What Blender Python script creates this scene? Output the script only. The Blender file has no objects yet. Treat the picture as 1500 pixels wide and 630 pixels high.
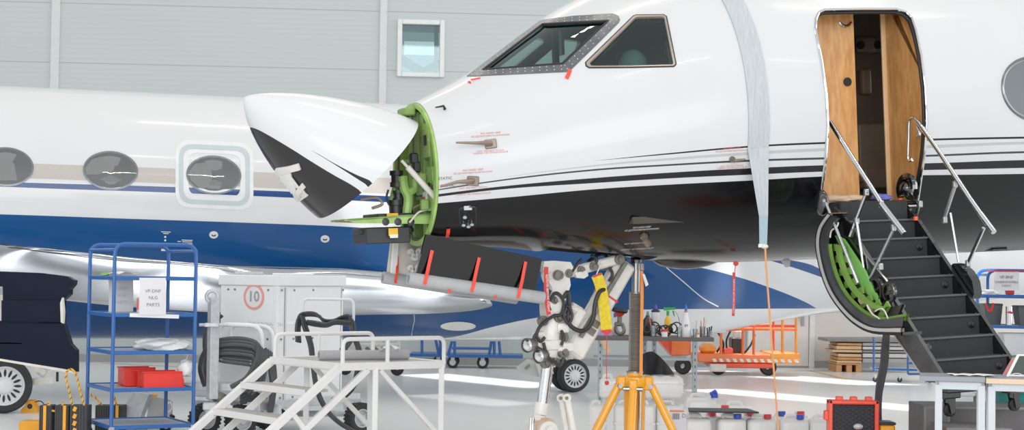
import bpy, bmesh, math, random
from mathutils import Vector as V, Matrix, Quaternion
from mathutils.bvhtree import BVHTree
random.seed(7)
PI = math.pi
sc = bpy.context.scene
COL = sc.collection
# ------------------------------------------------------------------ camera maths
F = 2500.0
CAM = V((0, 0, 1.55))
_p = math.atan(85 / F); _r = math.radians(.75)
_f = V((0, math.cos(_p), math.sin(_p))); _x = V((1, 0, 0)); _u0 = _x.cross(_f)
_rt = _x * math.cos(_r) + _u0 * math.sin(_r); _up = -_x * math.sin(_r) + _u0 * math.cos(_r)
def ray(px, py): return _f + _rt * ((px - 750) / F) - _up * ((py - 315) / F)
def P(px, py, Y):
    d = ray(px, py); return CAM + d * (Y / d.y)
def G(px, py, z=0.0):
    d = ray(px, py); return CAM + d * ((z - CAM.z) / d.z)
def S(Y): return Y / F          # metres per pixel at depth Y
cam = bpy.data.cameras.new('camera'); cam.lens = 60.0; cam.sensor_width = 36.0; cam.clip_end = 300
co = bpy.data.objects.new('camera', cam); COL.objects.link(co)
m = Matrix((_rt, _up, -_f)).transposed().to_4x4(); m.translation = CAM
co.matrix_world = m; sc.camera = co
# ------------------------------------------------------------------ materials
def lin(c):
    def f(v):
        v /= 255.0
        return v / 12.92 if v <= .04045 else ((v + .055) / 1.055) ** 2.4
    return tuple(f(v) for v in c[:3]) + (1.0,)
def nd(nt, t, **k):
    n = nt.nodes.new(t)
    for a, b in k.items(): setattr(n, a, b)
    return n
def M(name, rgb, rough=.5, metal=0, coat=0, var=.06, scale=6.0, bump=0, bscale=60.0, emit=0, trans=0, alpha=1, spec=.5, stretch=None, rgb2=None, ior=1.5):
    m = bpy.data.materials.new(name); m.use_nodes = True; nt = m.node_tree
    b = nt.nodes['Principled BSDF']; L = nt.links.new
    tc = nd(nt, 'ShaderNodeTexCoord'); mp = nd(nt, 'ShaderNodeMapping'); L(tc.outputs['Object'], mp.inputs[0])
    if stretch: mp.inputs['Scale'].default_value = stretch
    n = nd(nt, 'ShaderNodeTexNoise'); n.inputs['Scale'].default_value = scale; n.inputs['Detail'].default_value = 4
    L(mp.outputs[0], n.inputs['Vector'])
    mx = nd(nt, 'ShaderNodeMix', data_type='RGBA')
    c = lin(rgb); k = 1 - var
    mx.inputs[6].default_value = c; mx.inputs[7].default_value = lin(rgb2) if rgb2 else (c[0]*k, c[1]*k, c[2]*k, 1)
    rp = nd(nt, 'ShaderNodeMapRange'); rp.inputs[1].default_value = .35; rp.inputs[2].default_value = .65
    L(n.outputs['Fac'], rp.inputs[0]); L(rp.outputs[0], mx.inputs[0])
    L(mx.outputs[2], b.inputs['Base Color'])
    b.inputs['Roughness'].default_value = rough; b.inputs['Metallic'].default_value = metal
    b.inputs['Coat Weight'].default_value = coat; b.inputs['Coat Roughness'].default_value = .03
    b.inputs['Specular IOR Level'].default_value = spec; b.inputs['IOR'].default_value = ior
    b.inputs['Transmission Weight'].default_value = trans; b.inputs['Alpha'].default_value = alpha
    if emit:
        b.inputs['Emission Color'].default_value = c; b.inputs['Emission Strength'].default_value = emit
    if bump:
        n2 = nd(nt, 'ShaderNodeTexNoise'); n2.inputs['Scale'].default_value = bscale; L(mp.outputs[0], n2.inputs['Vector'])
        bp = nd(nt, 'ShaderNodeBump'); bp.inputs['Strength'].default_value = bump; bp.inputs['Distance'].default_value = .01
        L(n2.outputs['Fac'], bp.inputs['Height']); L(bp.outputs[0], b.inputs['Normal'])
    return m
def thin_glass(name, rgb, refl=.12, tint=(200, 215, 215)):
    m = bpy.data.materials.new(name); m.use_nodes = True; nt = m.node_tree; L = nt.links.new
    nt.nodes.remove(nt.nodes['Principled BSDF']); out = nt.nodes['Material Output']
    t = nd(nt, 'ShaderNodeBsdfTransparent'); t.inputs[0].default_value = lin(tint)
    g = nd(nt, 'ShaderNodeBsdfGlossy'); g.inputs['Roughness'].default_value = .02; g.inputs['Color'].default_value = lin(rgb)
    fr = nd(nt, 'ShaderNodeLayerWeight'); fr.inputs['Blend'].default_value = .35
    ns = nd(nt, 'ShaderNodeTexNoise'); ns.inputs['Scale'].default_value = 3
    ad = nd(nt, 'ShaderNodeMath', operation='MULTIPLY_ADD'); ad.inputs[1].default_value = .8; ad.inputs[2].default_value = refl
    L(fr.outputs['Fresnel'], ad.inputs[0]); cl = nd(nt, 'ShaderNodeMath', operation='MINIMUM'); cl.inputs[1].default_value = 1
    L(ad.outputs[0], cl.inputs[0])
    mx = nd(nt, 'ShaderNodeMixShader'); L(cl.outputs[0], mx.inputs[0]); L(t.outputs[0], mx.inputs[1]); L(g.outputs[0], mx.inputs[2])
    L(mx.outputs[0], out.inputs[0]); return m
def paint(name, base, layers, xr, zr, rough=.2, coat=.12, shift=0.0):
    """glossy paint whose stripes are curves z = f(x) in the object's own coordinates; layers = [(lo, hi, rgb)]"""
    m = M(name, base, rough, coat=coat, var=.02, scale=1.5, spec=.2); nt = m.node_tree; L = nt.links.new
    b = nt.nodes['Principled BSDF']; src = b.inputs['Base Color'].links[0].from_socket
    tc = nd(nt, 'ShaderNodeTexCoord'); sp = nd(nt, 'ShaderNodeSeparateXYZ'); L(tc.outputs['Object'], sp.inputs[0])
    mr = nd(nt, 'ShaderNodeMapRange'); L(sp.outputs['X'], mr.inputs[0]); mr.inputs[1].default_value, mr.inputs[2].default_value = xr
    mz = nd(nt, 'ShaderNodeMapRange'); L(sp.outputs['Z'], mz.inputs[0]); mz.inputs[1].default_value, mz.inputs[2].default_value = zr
    def curve(pts):
        c = nd(nt, 'ShaderNodeFloatCurve'); L(mr.outputs[0], c.inputs['Value']); cv = c.mapping.curves[0]
        q = sorted(((x - xr[0]) / (xr[1] - xr[0]), (z - zr[0]) / (zr[1] - zr[0])) for x, z in pts)
        q = [t for i, t in enumerate(q) if i == 0 or t[0] - q[i-1][0] > 1e-4]
        cv.points[0].location = q[0]; cv.points[1].location = q[-1]
        for t in q[1:-1]: cv.points.new(*t)
        c.mapping.use_clip = False; c.mapping.update(); return c.outputs[0]
    def cmp(a, bb, op):
        n = nd(nt, 'ShaderNodeMath', operation=op); L(a, n.inputs[0]); L(bb, n.inputs[1]); return n.outputs[0]
    for lo, hi, rgb in layers:
        k = None
        if hi is not None: k = cmp(mz.outputs[0], curve(hi), 'LESS_THAN')
        if lo is not None:
            k2 = cmp(mz.outputs[0], curve(lo), 'GREATER_THAN'); k = k2 if k is None else cmp(k, k2, 'MULTIPLY')
        mx = nd(nt, 'ShaderNodeMix', data_type='RGBA'); L(k, mx.inputs[0]); L(src, mx.inputs[6]); mx.inputs[7].default_value = lin(rgb)
        src = mx.outputs[2]
    L(src, b.inputs['Base Color']); return m
# ------------------------------------------------------------------ mesh builder
class MB:
    def __init__(s): s.v = []; s.f = []; s.m = []; s.mi = 0
    def add(s, vs, fs):
        o = len(s.v); s.v += [V(v) for v in vs]; s.f += [tuple(i + o for i in f) for f in fs]; s.m += [s.mi] * len(fs); return s
    def box(s, c, size, R=None, bev=0.0, seg=1):
        c = V(c)
        if bev:
            bm = bmesh.new(); bmesh.ops.create_cube(bm, size=1)
            for v in bm.verts: v.co = V((v.co.x * size[0], v.co.y * size[1], v.co.z * size[2]))
            bmesh.ops.bevel(bm, geom=bm.edges[:], offset=bev, segments=seg, profile=.5, affect='EDGES')
            vs = [v.co.copy() for v in bm.verts]; bm.verts.index_update(); fs = [tuple(v.index for v in f.verts) for f in bm.faces]; bm.free()
        else:
            vs = [V((x * size[0] / 2, y * size[1] / 2, z * size[2] / 2)) for x in (-1, 1) for y in (-1, 1) for z in (-1, 1)]
            fs = [(0, 1, 3, 2), (4, 6, 7, 5), (0, 4, 5, 1), (2, 3, 7, 6), (0, 2, 6, 4), (1, 5, 7, 3)]
        return s.add([c + (R @ v if R else v) for v in vs], fs)
    def beam(s, p, q, w, h, up=(0, 0, 1), bev=0.0):
        p, q = V(p), V(q); d = q - p; z = d.normalized(); x = V(up).cross(z)
        if x.length < 1e-4: x = V((1, 0, 0)).cross(z)
        x.normalize(); y = z.cross(x)
        return s.box((p + q) / 2, (w, h, d.length), Matrix((x, y, z)).transposed(), bev)
    def tube(s, pts, r, n=8, closed=False, caps=True):
        pts = [V(p) for p in pts]; k = len(pts); vs = []; fs = []
        rr = r if isinstance(r, (list, tuple)) else [r] * k
        t0 = (pts[1] - pts[0]).normalized(); a = t0.orthogonal().normalized(); tp = t0
        for i in range(k):
            if closed: t = (pts[(i + 1) % k] - pts[i - 1])
            else: t = (pts[min(i + 1, k - 1)] - pts[max(i - 1, 0)])
            t = t.normalized() if t.length > 1e-9 else tp
            a = tp.rotation_difference(t) @ a; a = (a - t * a.dot(t)).normalized(); b = t.cross(a); tp = t
            for j in range(n):
                an = 2 * PI * j / n; vs.append(pts[i] + (a * math.cos(an) + b * math.sin(an)) * rr[i])
        for i in range(k if closed else k - 1):
            i2 = (i + 1) % k
            for j in range(n):
                j2 = (j + 1) % n; fs.append((i * n + j, i * n + j2, i2 * n + j2, i2 * n + j))
        if caps and not closed: fs += [tuple(reversed(range(n))), tuple(range((k - 1) * n, k * n))]
        return s.add(vs, fs)
    def cyl(s, p, q, r, n=16, r2=None):
        return s.tube([p, q], [r, r if r2 is None else r2], n)
    def lathe(s, prof, o=(0, 0, 0), axis=(0, 0, 1), n=24, caps=False):
        o = V(o); z = V(axis).normalized(); x = z.orthogonal().normalized(); y = z.cross(x); vs = []; fs = []
        for r, h in prof:
            for j in range(n):
                a = 2 * PI * j / n; vs.append(o + z * h + (x * math.cos(a) + y * math.sin(a)) * r)
        for i in range(len(prof) - 1):
            for j in range(n):
                j2 = (j + 1) % n; fs.append((i * n + j, i * n + j2, (i + 1) * n + j2, (i + 1) * n + j))
        if caps: fs += [tuple(reversed(range(n))), tuple(range((len(prof) - 1) * n, len(prof) * n))]
        return s.add(vs, fs)
    def ball(s, c, r, n=12, sc=(1, 1, 1)):
        c = V(c); k = n // 2; vs = []; fs = []
        for i in range(k + 1):
            t = PI * i / k
            for j in range(n):
                a = 2 * PI * j / n; vs.append(c + V((math.sin(t) * math.cos(a) * sc[0], math.sin(t) * math.sin(a) * sc[1], math.cos(t) * sc[2])) * r)
        for i in range(k):
            for j in range(n):
                j2 = (j + 1) % n; fs.append((i * n + j, (i + 1) * n + j, (i + 1) * n + j2, i * n + j2))
        return s.add(vs, fs)
    def prism(s, pts, d):
        """polygon of 3D points pushed along vector d"""
        pts = [V(p) for p in pts]; d = V(d); n = len(pts)
        vs = pts + [p + d for p in pts]
        fs = [tuple(reversed(range(n))), tuple(range(n, 2 * n))] + [(i, (i + 1) % n, n + (i + 1) % n, n + i) for i in range(n)]
        return s.add(vs, fs)
    def grid(s, fn, nu, nv, cu=False, cv=False):
        U = nu if cu else nu + 1; W = nv if cv else nv + 1
        vs = [fn(i / nu, j / nv) for i in range(U) for j in range(W)]
        fs = [(i * W + j, ((i + 1) % U) * W + j, ((i + 1) % U) * W + (j + 1) % W, i * W + (j + 1) % W) for i in range(nu) for j in range(nv)]
        return s.add(vs, fs)
    def sheet(s, fn, nu, nv, th):
        """thin solid sheet: fn(u,v)->(point, normal)"""
        a = len(s.v)
        s.grid(lambda u, v: fn(u, v)[0], nu, nv); s.grid(lambda u, v: fn(u, v)[0] - fn(u, v)[1] * th, nu, nv)
        W = nv + 1; N = (nu + 1) * W; e = []
        for i in range(nu): e += [(i * W, (i + 1) * W), ((i + 1) * W + nv, i * W + nv)]
        for j in range(nv): e += [(j + 1, j), (nu * W + j, nu * W + j + 1)]
        for p, q in e: s.f.append((a + p, a + N + p, a + N + q, a + q)); s.m.append(s.mi)
        return s
    def wall2(s, outer, inner):
        """strip between two equal closed loops"""
        n = len(outer); return s.add(list(outer) + list(inner), [(i, (i + 1) % n, n + (i + 1) % n, n + i) for i in range(n)])
    def mesh(s, name, mats, Minv=None, sharp=35, recalc=True):
        me = bpy.data.meshes.new(name)
        me.from_pydata([tuple((Minv @ v) if Minv else v) for v in s.v], [], s.f)
        for mt in (mats if isinstance(mats, (list, tuple)) else [mats]): me.materials.append(mt)
        me.polygons.foreach_set('material_index', s.m)
        if recalc:
            bm = bmesh.new(); bm.from_mesh(me); bmesh.ops.recalc_face_normals(bm, faces=bm.faces[:]); bm.to_mesh(me); bm.free()
        me.shade_smooth(); me.set_sharp_from_angle(angle=math.radians(sharp)); me.update(); return me
WM = {}
def tag(o, label=None, cat=None, group=None, kind=None):
    if label: o['label'] = label
    if cat: o['category'] = cat
    if group: o['group'] = group
    if kind: o['kind'] = kind
    return o
def thing(name, label, cat, loc=(0, 0, 0), group=None, mat=None):
    o = bpy.data.objects.new(name, None); COL.objects.link(o); o.empty_display_size = .1
    mw = mat.copy() if mat else Matrix.Translation(V(loc))
    o.matrix_world = mw; WM[o] = mw; return tag(o, label, cat, group)
def root_of(o):
    while o.parent: o = o.parent
    return o
def part(name, mb, mats, parent, label=None, local=False, sharp=35, ml=None):
    """child mesh; vertices in world space (or the thing's own space if local)"""
    mi = None if local else WM[root_of(parent)].inverted()
    me = mb.mesh(name, mats, mi, sharp) if isinstance(mb, MB) else mb
    o = bpy.data.objects.new(name, me); COL.objects.link(o); o.parent = parent
    if ml: o.matrix_local = ml
    if label: o['label'] = label
    return o
def solo(name, mb, mats, label, cat, group=None, kind=None, sharp=35):
    xs = [v.x for v in mb.v]; ys = [v.y for v in mb.v]; zs = [v.z for v in mb.v]
    T = Matrix.Translation(((min(xs) + max(xs)) / 2, (min(ys) + max(ys)) / 2, min(zs)))
    o = bpy.data.objects.new(name, mb.mesh(name, mats, T.inverted(), sharp)); COL.objects.link(o); o.matrix_world = T; WM[o] = T
    return tag(o, label, cat, group, kind)
def struct(name, mb, mats, sharp=35):
    return tag(solo(name, mb, mats, None, None, None, 'structure', sharp))
def dup(o, loc=None, rz=None, label=None, mat=None):
    r = o.copy(); COL.objects.link(r); r.animation_data_clear()
    mw = mat if mat else (Matrix.Translation(V(loc)) @ Matrix.Rotation(rz or 0, 4, 'Z'))
    r.matrix_world = mw; WM[r] = mw
    if label: r['label'] = label
    for ch in list(o.children):
        c = ch.copy(); COL.objects.link(c); c.parent = r; c.matrix_parent_inverse = ch.matrix_parent_inverse.copy()
        for g in list(ch.children):
            d = g.copy(); COL.objects.link(d); d.parent = c; d.matrix_parent_inverse = g.matrix_parent_inverse.copy()
    return r
def text_mb(txt, h, fn, align='CENTER', ext=0.0, bold=False):
    """letters as a mesh; fn maps (u, v) in metres to a 3D point"""
    cu = bpy.data.curves.new('t', 'FONT'); cu.body = txt; cu.size = h * 1.4; cu.align_x = align; cu.align_y = 'CENTER'
    cu.resolution_u = 2; cu.fill_mode = 'FRONT'
    if bold: cu.offset = h * .025
    o = bpy.data.objects.new('t', cu); COL.objects.link(o); dg = bpy.context.evaluated_depsgraph_get()
    me = o.evaluated_get(dg).to_mesh(); mb = MB()
    mb.add([fn(v.co.x, v.co.y) for v in me.vertices], [tuple(p.vertices) for p in me.polygons])
    o.evaluated_get(dg).to_mesh_clear(); bpy.data.objects.remove(o); bpy.data.curves.remove(cu); return mb
def arc(c, r, a0, a1, n, u, v):
    c, u, v = V(c), V(u), V(v)
    return [c + (u * math.cos(a0 + (a1 - a0) * i / n) + v * math.sin(a0 + (a1 - a0) * i / n)) * r for i in range(n + 1)]
def fillet(pts, r, n=4, closed=False):
    """polyline with rounded corners"""
    pts = [V(p) for p in pts]; out = []; k = len(pts)
    for i in range(k):
        if not closed and i in (0, k - 1): out.append(pts[i]); continue
        p, a, b = pts[i], pts[i - 1], pts[(i + 1) % k]
        da, db = (a - p), (b - p); rr = min(r, da.length * .45, db.length * .45)
        A = p + da.normalized() * rr; B = p + db.normalized() * rr
        for j in range(n + 1):
            t = j / n; out.append(A * (1 - t) ** 2 + p * 2 * t * (1 - t) + B * t * t)
    return out
def smooth(pts, n=6):
    pts = [V(p) for p in pts]; out = []; k = len(pts)
    for i in range(k - 1):
        a, b, c, d = pts[max(i - 1, 0)], pts[i], pts[i + 1], pts[min(i + 2, k - 1)]
        for j in range(n):
            t = j / n
            out.append(b * 1.0 + (c - a) * (.5 * t) + (a * 2 - b * 5 + c * 4 - d) * (.5 * t * t) + (b * 3 - a - c * 3 + d) * (.5 * t ** 3))
    return out + [pts[-1]]
def interp(tab, x):
    """smooth (Hermite, finite difference) interpolation of rows (x, a, b, ...) with ascending x"""
    n = len(tab)
    if x <= tab[0][0]: return list(tab[0][1:])
    if x >= tab[-1][0]: return list(tab[-1][1:])
    i = max(j for j in range(n - 1) if tab[j][0] <= x)
    h = tab[i+1][0] - tab[i][0]; t = (x - tab[i][0]) / h; r = []
    for k in range(1, len(tab[0])):
        def sl(j):
            if j == 0: return (tab[1][k] - tab[0][k]) / (tab[1][0] - tab[0][0])
            if j == n - 1: return (tab[j][k] - tab[j-1][k]) / (tab[j][0] - tab[j-1][0])
            a = (tab[j][k] - tab[j-1][k]) / (tab[j][0] - tab[j-1][0]); b = (tab[j+1][k] - tab[j][k]) / (tab[j+1][0] - tab[j][0])
            return 0 if a * b <= 0 else 2 * a * b / (a + b)
        p0, p1, m0, m1 = tab[i][k], tab[i+1][k], sl(i) * h, sl(i+1) * h
        r.append((2*t**3-3*t*t+1)*p0 + (t**3-2*t*t+t)*m0 + (3*t*t-2*t**3)*p1 + (t**3-t*t)*m1)
    return r
# ------------------------------------------------------------------ world and light
w = bpy.data.worlds.new('world'); sc.world = w; w.use_nodes = True; nt = w.node_tree
bg = nt.nodes['Background']; tc = nd(nt, 'ShaderNodeTexCoord'); sp = nd(nt, 'ShaderNodeSeparateXYZ'); nt.links.new(tc.outputs['Generated'], sp.inputs[0])
rp = nd(nt, 'ShaderNodeValToRGB'); rp.color_ramp.elements[0].position = .42; rp.color_ramp.elements[0].color = (.35, .34, .33, 1)
rp.color_ramp.elements[1].position = .95; rp.color_ramp.elements[1].color = (.62, .64, .64, 1)
e = rp.color_ramp.elements.new(.50); e.color = (1.0, 1.0, 1.0, 1)
e = rp.color_ramp.elements.new(.66); e.color = (.92, .95, .96, 1)
ad = nd(nt, 'ShaderNodeMath', operation='MULTIPLY_ADD'); ad.inputs[1].default_value = .5; ad.inputs[2].default_value = .5
nt.links.new(sp.outputs['Z'], ad.inputs[0]); nt.links.new(ad.outputs[0], rp.inputs[0]); nt.links.new(rp.outputs[0], bg.inputs[0])
bg.inputs[1].default_value = 1.0
sc.view_settings.view_transform = 'Standard'; sc.view_settings.look = 'None'; sc.view_settings.exposure = 0.0
def area(name, loc, size, energy, rot=(0, 0, 0), color=(1, 1, 1), spread=None):
    l = bpy.data.lights.new(name, 'AREA'); l.shape = 'RECTANGLE'; l.size, l.size_y = size; l.energy = energy; l.color = color
    if spread: l.spread = math.radians(spread)
    o = bpy.data.objects.new(name, l); COL.objects.link(o); o.location = loc; o.rotation_euler = rot; return o
for i, (x, y) in enumerate([(-9, 6), (-3, 6), (3, 6), (9, 6), (-6, 13), (0, 13.5), (6, 13), (-9, 21), (-2, 20), (5, 20), (11, 21)]):
    area('ceiling_strip_light', (x, y, 9.5), (3.2, .22), 60, (0, 0, .15), (1, .86, .70))
area('front_fill', (4, -14, 6.5), (26, 9), 3400, (math.radians(84), 0, 0), (.96, .98, 1.0))  # broad fill lamp added behind the camera to lift the foreground
area('side_fill', (19, 18, 5), (12, 7), 900, (0, math.radians(80), 0), (.96, .98, 1.0))  # unseen side lamp added to brighten the low area under the jets
# ------------------------------------------------------------------ hangar shell
m_floor = M('floor_epoxy', (232, 234, 235), .22, coat=.0, var=.05, scale=.6, spec=.3)
nt = m_floor.node_tree
f = MB(); f.add([(-40, -15, 0), (40, -15, 0), (40, 60, 0), (-40, 60, 0)], [(0, 1, 2, 3)]); struct('floor', f, m_floor)
WY0 = 28.75; WS = math.tan(math.radians(5))        # back wall line y = WY0 + WS*x
def wy(x): return WY0 + WS * x
WR = Matrix.Rotation(math.radians(5), 3, 'Z')
def wp(px, py, off=0.0):
    d = ray(px, py); t = (WY0 - off) / (d.y - WS * d.x); return CAM + d * t
def wx(x, z, off=0): return V((x, wy(x) - off, z))
# wall material: micro-ribbed sandwich panels with wide horizontal joints; beige lower part
m_wall = M('wall_panels', (188, 197, 197), .55, var=.02, scale=.3); nt = m_wall.node_tree; L = nt.links.new; b = nt.nodes['Principled BSDF']
src = b.inputs['Base Color'].links[0].from_socket
tc = nd(nt, 'ShaderNodeNewGeometry'); sp = nd(nt, 'ShaderNodeSeparateXYZ'); L(tc.outputs['Position'], sp.inputs[0])
mu = nd(nt, 'ShaderNodeMath', operation='MULTIPLY_ADD'); L(sp.outputs['Z'], mu.inputs[0]); mu.inputs[1].default_value = 1 / .99; mu.inputs[2].default_value = .03
fr = nd(nt, 'ShaderNodeMath', operation='FRACT'); L(mu.outputs[0], fr.inputs[0])
lt = nd(nt, 'ShaderNodeMath', operation='LESS_THAN'); L(fr.outputs[0], lt.inputs[0]); lt.inputs[1].default_value = .016
rb = nd(nt, 'ShaderNodeMath', operation='SINE'); r2 = nd(nt, 'ShaderNodeMath', operation='MULTIPLY'); L(sp.outputs['Z'], r2.inputs[0]); r2.inputs[1].default_value = 2 * PI / .083; L(r2.outputs[0], rb.inputs[0])
mx = nd(nt, 'ShaderNodeMix', data_type='RGBA'); L(lt.outputs[0], mx.inputs[0]); L(src, mx.inputs[6]); mx.inputs[7].default_value = lin((160, 168, 167))
m3 = nd(nt, 'ShaderNodeMath', operation='MULTIPLY_ADD'); L(rb.outputs[0], m3.inputs[0]); m3.inputs[1].default_value = .03; m3.inputs[2].default_value = .03
mx2 = nd(nt, 'ShaderNodeMix', data_type='RGBA'); L(m3.outputs[0], mx2.inputs[0]); L(mx.outputs[2], mx2.inputs[6]); mx2.inputs[7].default_value = lin((120, 130, 130))
L(mx2.outputs[2], b.inputs['Base Color'])
# wall with a window hole
wl = wp(584, 110); wr = wp(649, 33); X0, X1, Z0, Z1 = wl.x, wr.x, wl.z, wr.z
wb = MB()
for xa, xb, za, zb in [(-30, X0, 0, 10), (X1, 30, 0, 10), (X0, X1, 0, Z0), (X0, X1, Z1, 10)]:
    wb.add([wx(xa, za), wx(xb, za), wx(xb, zb), wx(xa, zb)], [(0, 1, 2, 3)])
struct('wall_back', wb, m_wall)
m_trim = M('white_trim', (206, 210, 208), .45, var=.03)
m_frame = M('window_frame_white', (224, 228, 226), .4)
for i, (pxa, pxb) in enumerate([(75, 88), (556, 567)]):
    a = wp(pxa, 60).x; c = wp(pxb, 60).x; t = MB(); t.box(wx((a + c) / 2, 5, .02), (c - a, .05, 10), WR, .008)
    for k in range(24):
        for xx in (a + .012, c - .012):
            p = wx(xx, 2.6 + k * .3, .045); t.ball(p, .012, 6)
    struct('trim_%d' % (i + 1), t, m_trim)
wn = MB(); fw = .05
for xa, xb, za, zb in [(X0 - .03, X0 + fw, Z0 - .03, Z1 + .03), (X1 - fw, X1 + .03, Z0 - .03, Z1 + .03), (X0 + fw, X1 - fw, Z0 - .03, Z0 + fw), (X0 + fw, X1 - fw, Z1 - fw, Z1 + .03)]:
    wn.box(wx((xa + xb) / 2, (za + zb) / 2, .02), (xb - xa, .12, zb - za), WR, .01)
win = struct('window_1', wn, m_frame)
WM[win] = win.matrix_world.copy()
g = MB(); g.box(wx((X0 + X1) / 2, (Z0 + Z1) / 2, -.01), (X1 - X0 - 2 * fw, .012, Z1 - Z0 - 2 * fw), WR)
part('window_pane', g, thin_glass('hall_glass', (215, 230, 235), .05, (225, 238, 238)), win)
# what one sees through that window: a neighbouring hall with lattice braces
nb = MB(); nb.add([wx(-6, 2, -5), wx(4, 2, -5), wx(4, 9, -5), wx(-6, 9, -5)], [(0, 1, 2, 3)])
struct('wall_beyond', nb, M('far_hall', (176, 196, 202), .6))
cx = (X0 + X1) / 2
br = MB()
def tw(px, py, o): return wp(px, py, o)
br.beam(tw(580, 82, -3.2), tw(622, 108, -3.2), .06, .17); br.beam(tw(620, 107, -3.2), tw(668, 80, -3.2), .06, .17); br.beam(tw(639, 20, -1.6), tw(639, 125, -1.6), .07, .07)
struct('beam_beyond', br, M('dark_steel', (88, 104, 110), .5))
br = MB(); a = tw(575, 46, -2); c = tw(670, 20, -2); br.box(((a.x + c.x) / 2, a.y, (a.z + c.z) / 2), (c.x - a.x, .2, c.z - a.z), WR)
struct('lintel_beyond', br, M('grey_lintel', (140, 158, 164), .6))
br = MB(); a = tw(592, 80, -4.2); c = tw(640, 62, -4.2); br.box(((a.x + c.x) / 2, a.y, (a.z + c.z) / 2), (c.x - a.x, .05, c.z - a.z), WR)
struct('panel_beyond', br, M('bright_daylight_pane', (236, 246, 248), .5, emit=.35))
# lower wall cladding (warm grey) right of the planes, base strip, door
m_low = M('lower_wall', (214, 208, 203), .6, var=.03)
a = wp(1188, 480).x
lw = MB(); lw.box(wx((a + 14) / 2, 1.15, .015), (14 - a, .03, 2.3), WR); struct('wall_lower', lw, m_low)
bb = MB(); bb.box(wx(0, .06, .04), (44, .05, .12), WR); struct('baseboard_back', bb, M('base_strip', (150, 152, 152), .5))
da = wp(1098, 480).x; dz = .02; dw = MB(); dw.box(wx((da + a) / 2, 1.06, .05), (a - da - .1, .05, 2.06), WR, .01)
door = struct('door_1', dw, M('door_leaf', (226, 220, 216), .45))
WM[door] = door.matrix_world.copy()
df = MB()
for x in (da, a): df.box(wx(x, 1.08, .05), (.09, .09, 2.16), WR, .01)
df.box(wx((da + a) / 2, 2.12, .05), (a - da, .09, .09), WR, .01); part('door_frame', df, m_frame, door)
h = MB(); p = wp(1176, 468, .09); h.box(p, (.05, .02, .22), WR, .005); h.beam(p + V((0, -.05, .03)), p + V((-.13, -.06, .03)), .022, .022); h.cyl(p + V((0, 0, .03)), p + V((0, -.06, .03)), .012)
part('door_handle', h, M('handle_grey', (150, 148, 146), .3, .8), door)
# yellow floor lines
m_line = M('floor_line_yellow', (226, 190, 110), .3, var=.2, scale=3)
for i, (p, q, wd) in enumerate([((1188, 543), (1240, 556), .09), ((1150, 543), (1420, 547), .07), ((150, 532), (420, 545), .08)]):
    A, B_ = G(*p), G(*q); t = MB(); dd = (B_ - A).normalized(); sd = V((dd.y, -dd.x, 0)) * wd / 2; z = V((0, 0, .003))
    t.add([A + sd + z, B_ + sd + z, B_ - sd + z, A - sd + z], [(0, 1, 2, 3)]); struct('trim_line_%d' % (i + 1), t, m_line)
# narrow lamps added in mid-air, standing in for sun streaks on the floor
def beam(loc, target, size, energy, spread=3):
    loc, target = V(loc), V(target); d = (target - loc).normalized(); o = area('floor_streak_lamp', loc, size, energy, (0, 0, 0), (1, .99, .97), spread)
    ax = G(1367, 572) - G(1022, 545); ax.z = 0; x = (ax - d * ax.dot(d)).normalized(); y = d.cross(x) * -1
    o.matrix_world = Matrix((x, (-d).cross(x), -d)).transposed().to_4x4(); o.matrix_world.translation = loc; return o
a, b = G(1010, 541), G(1400, 573); c = (a + b) / 2; beam(c + V((0, 1.2, 7)), c, ((b - a).length, .9), 30)
a, b = G(1000, 577), G(1400, 594); c = (a + b) / 2; beam(c + V((0, -5, 5.2)), c, ((b - a).length, .55), 22)
a, b = G(610, 549), G(810, 566); c = (a + b) / 2; beam(c + V((-.2, 2.2, 7)), c, ((b - a).length, .8), 20)
a, b = G(480, 577), G(800, 583); c = (a + b) / 2; beam(c + V((0, -5, 5.2)), c, ((b - a).length, .6), 4)
sc.view_settings.gamma = 1.15

def entry_fill(loc, e, c=(1, .9, .78)):  # unseen lamp added inside the entry to brighten the wood panels
    l = bpy.data.lights.new('entry_fill', 'POINT'); l.energy = e; l.color = c; l.shadow_soft_size = .08
    o = bpy.data.objects.new('entry_fill', l); COL.objects.link(o); o.location = loc
# ================================================================== foreground jet
psi = math.radians(22); ptc = math.radians(3)
jf = V((-math.cos(psi) * math.cos(ptc), -math.sin(psi) * math.cos(ptc), -math.sin(ptc)))
jl = V((math.sin(psi), -math.cos(psi), 0)); ju = jf.cross(jl)
JM = Matrix((jf, jl, ju)).transposed().to_4x4(); JM.translation = V((2.97, 14.1, 2.92)); JI = JM.inverted(); JR = JI.to_3x3()
CL = JI @ CAM
def Jw(p): return JM @ V(p)
def JX(px, py, x):
    d = JR @ ray(px, py); return CL + d * ((x - CL.x) / d.x)
def JY(px, py, y):
    d = JR @ ray(px, py); return CL + d * ((y - CL.y) / d.y)
def JZ(px, py, z):
    d = JR @ ray(px, py); return CL + d * ((z - CL.z) / d.z)
SEC = [(-7.0, 1.195, -1.195, 1.195, 0), (.9, 1.195, -1.195, 1.195, 0), (1.4, 1.185, -1.19, 1.18, -.03), (1.9, 1.13, -1.165, 1.13, -.10),
       (2.3, 1.03, -1.13, 1.06, -.17), (2.685, .87, -1.09, .98, -.23), (2.94, .73, -1.06, .91, -.28), (3.3, .47, -1.01, .78, -.34),
       (3.65, .26, -.985, .68, -.40), (4.0, .09, -.975, .50, -.45)]
def fus(x, a, off=0.0):
    zt, zb, w_, zc = interp(SEC, x); zt -= off; zb += off; w_ -= off
    s_, c_ = math.sin(a), math.cos(a)
    return V((x, w_ * c_, zc + (zt - zc) * s_ if s_ > 0 else zc + (zc - zb) * s_))
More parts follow.
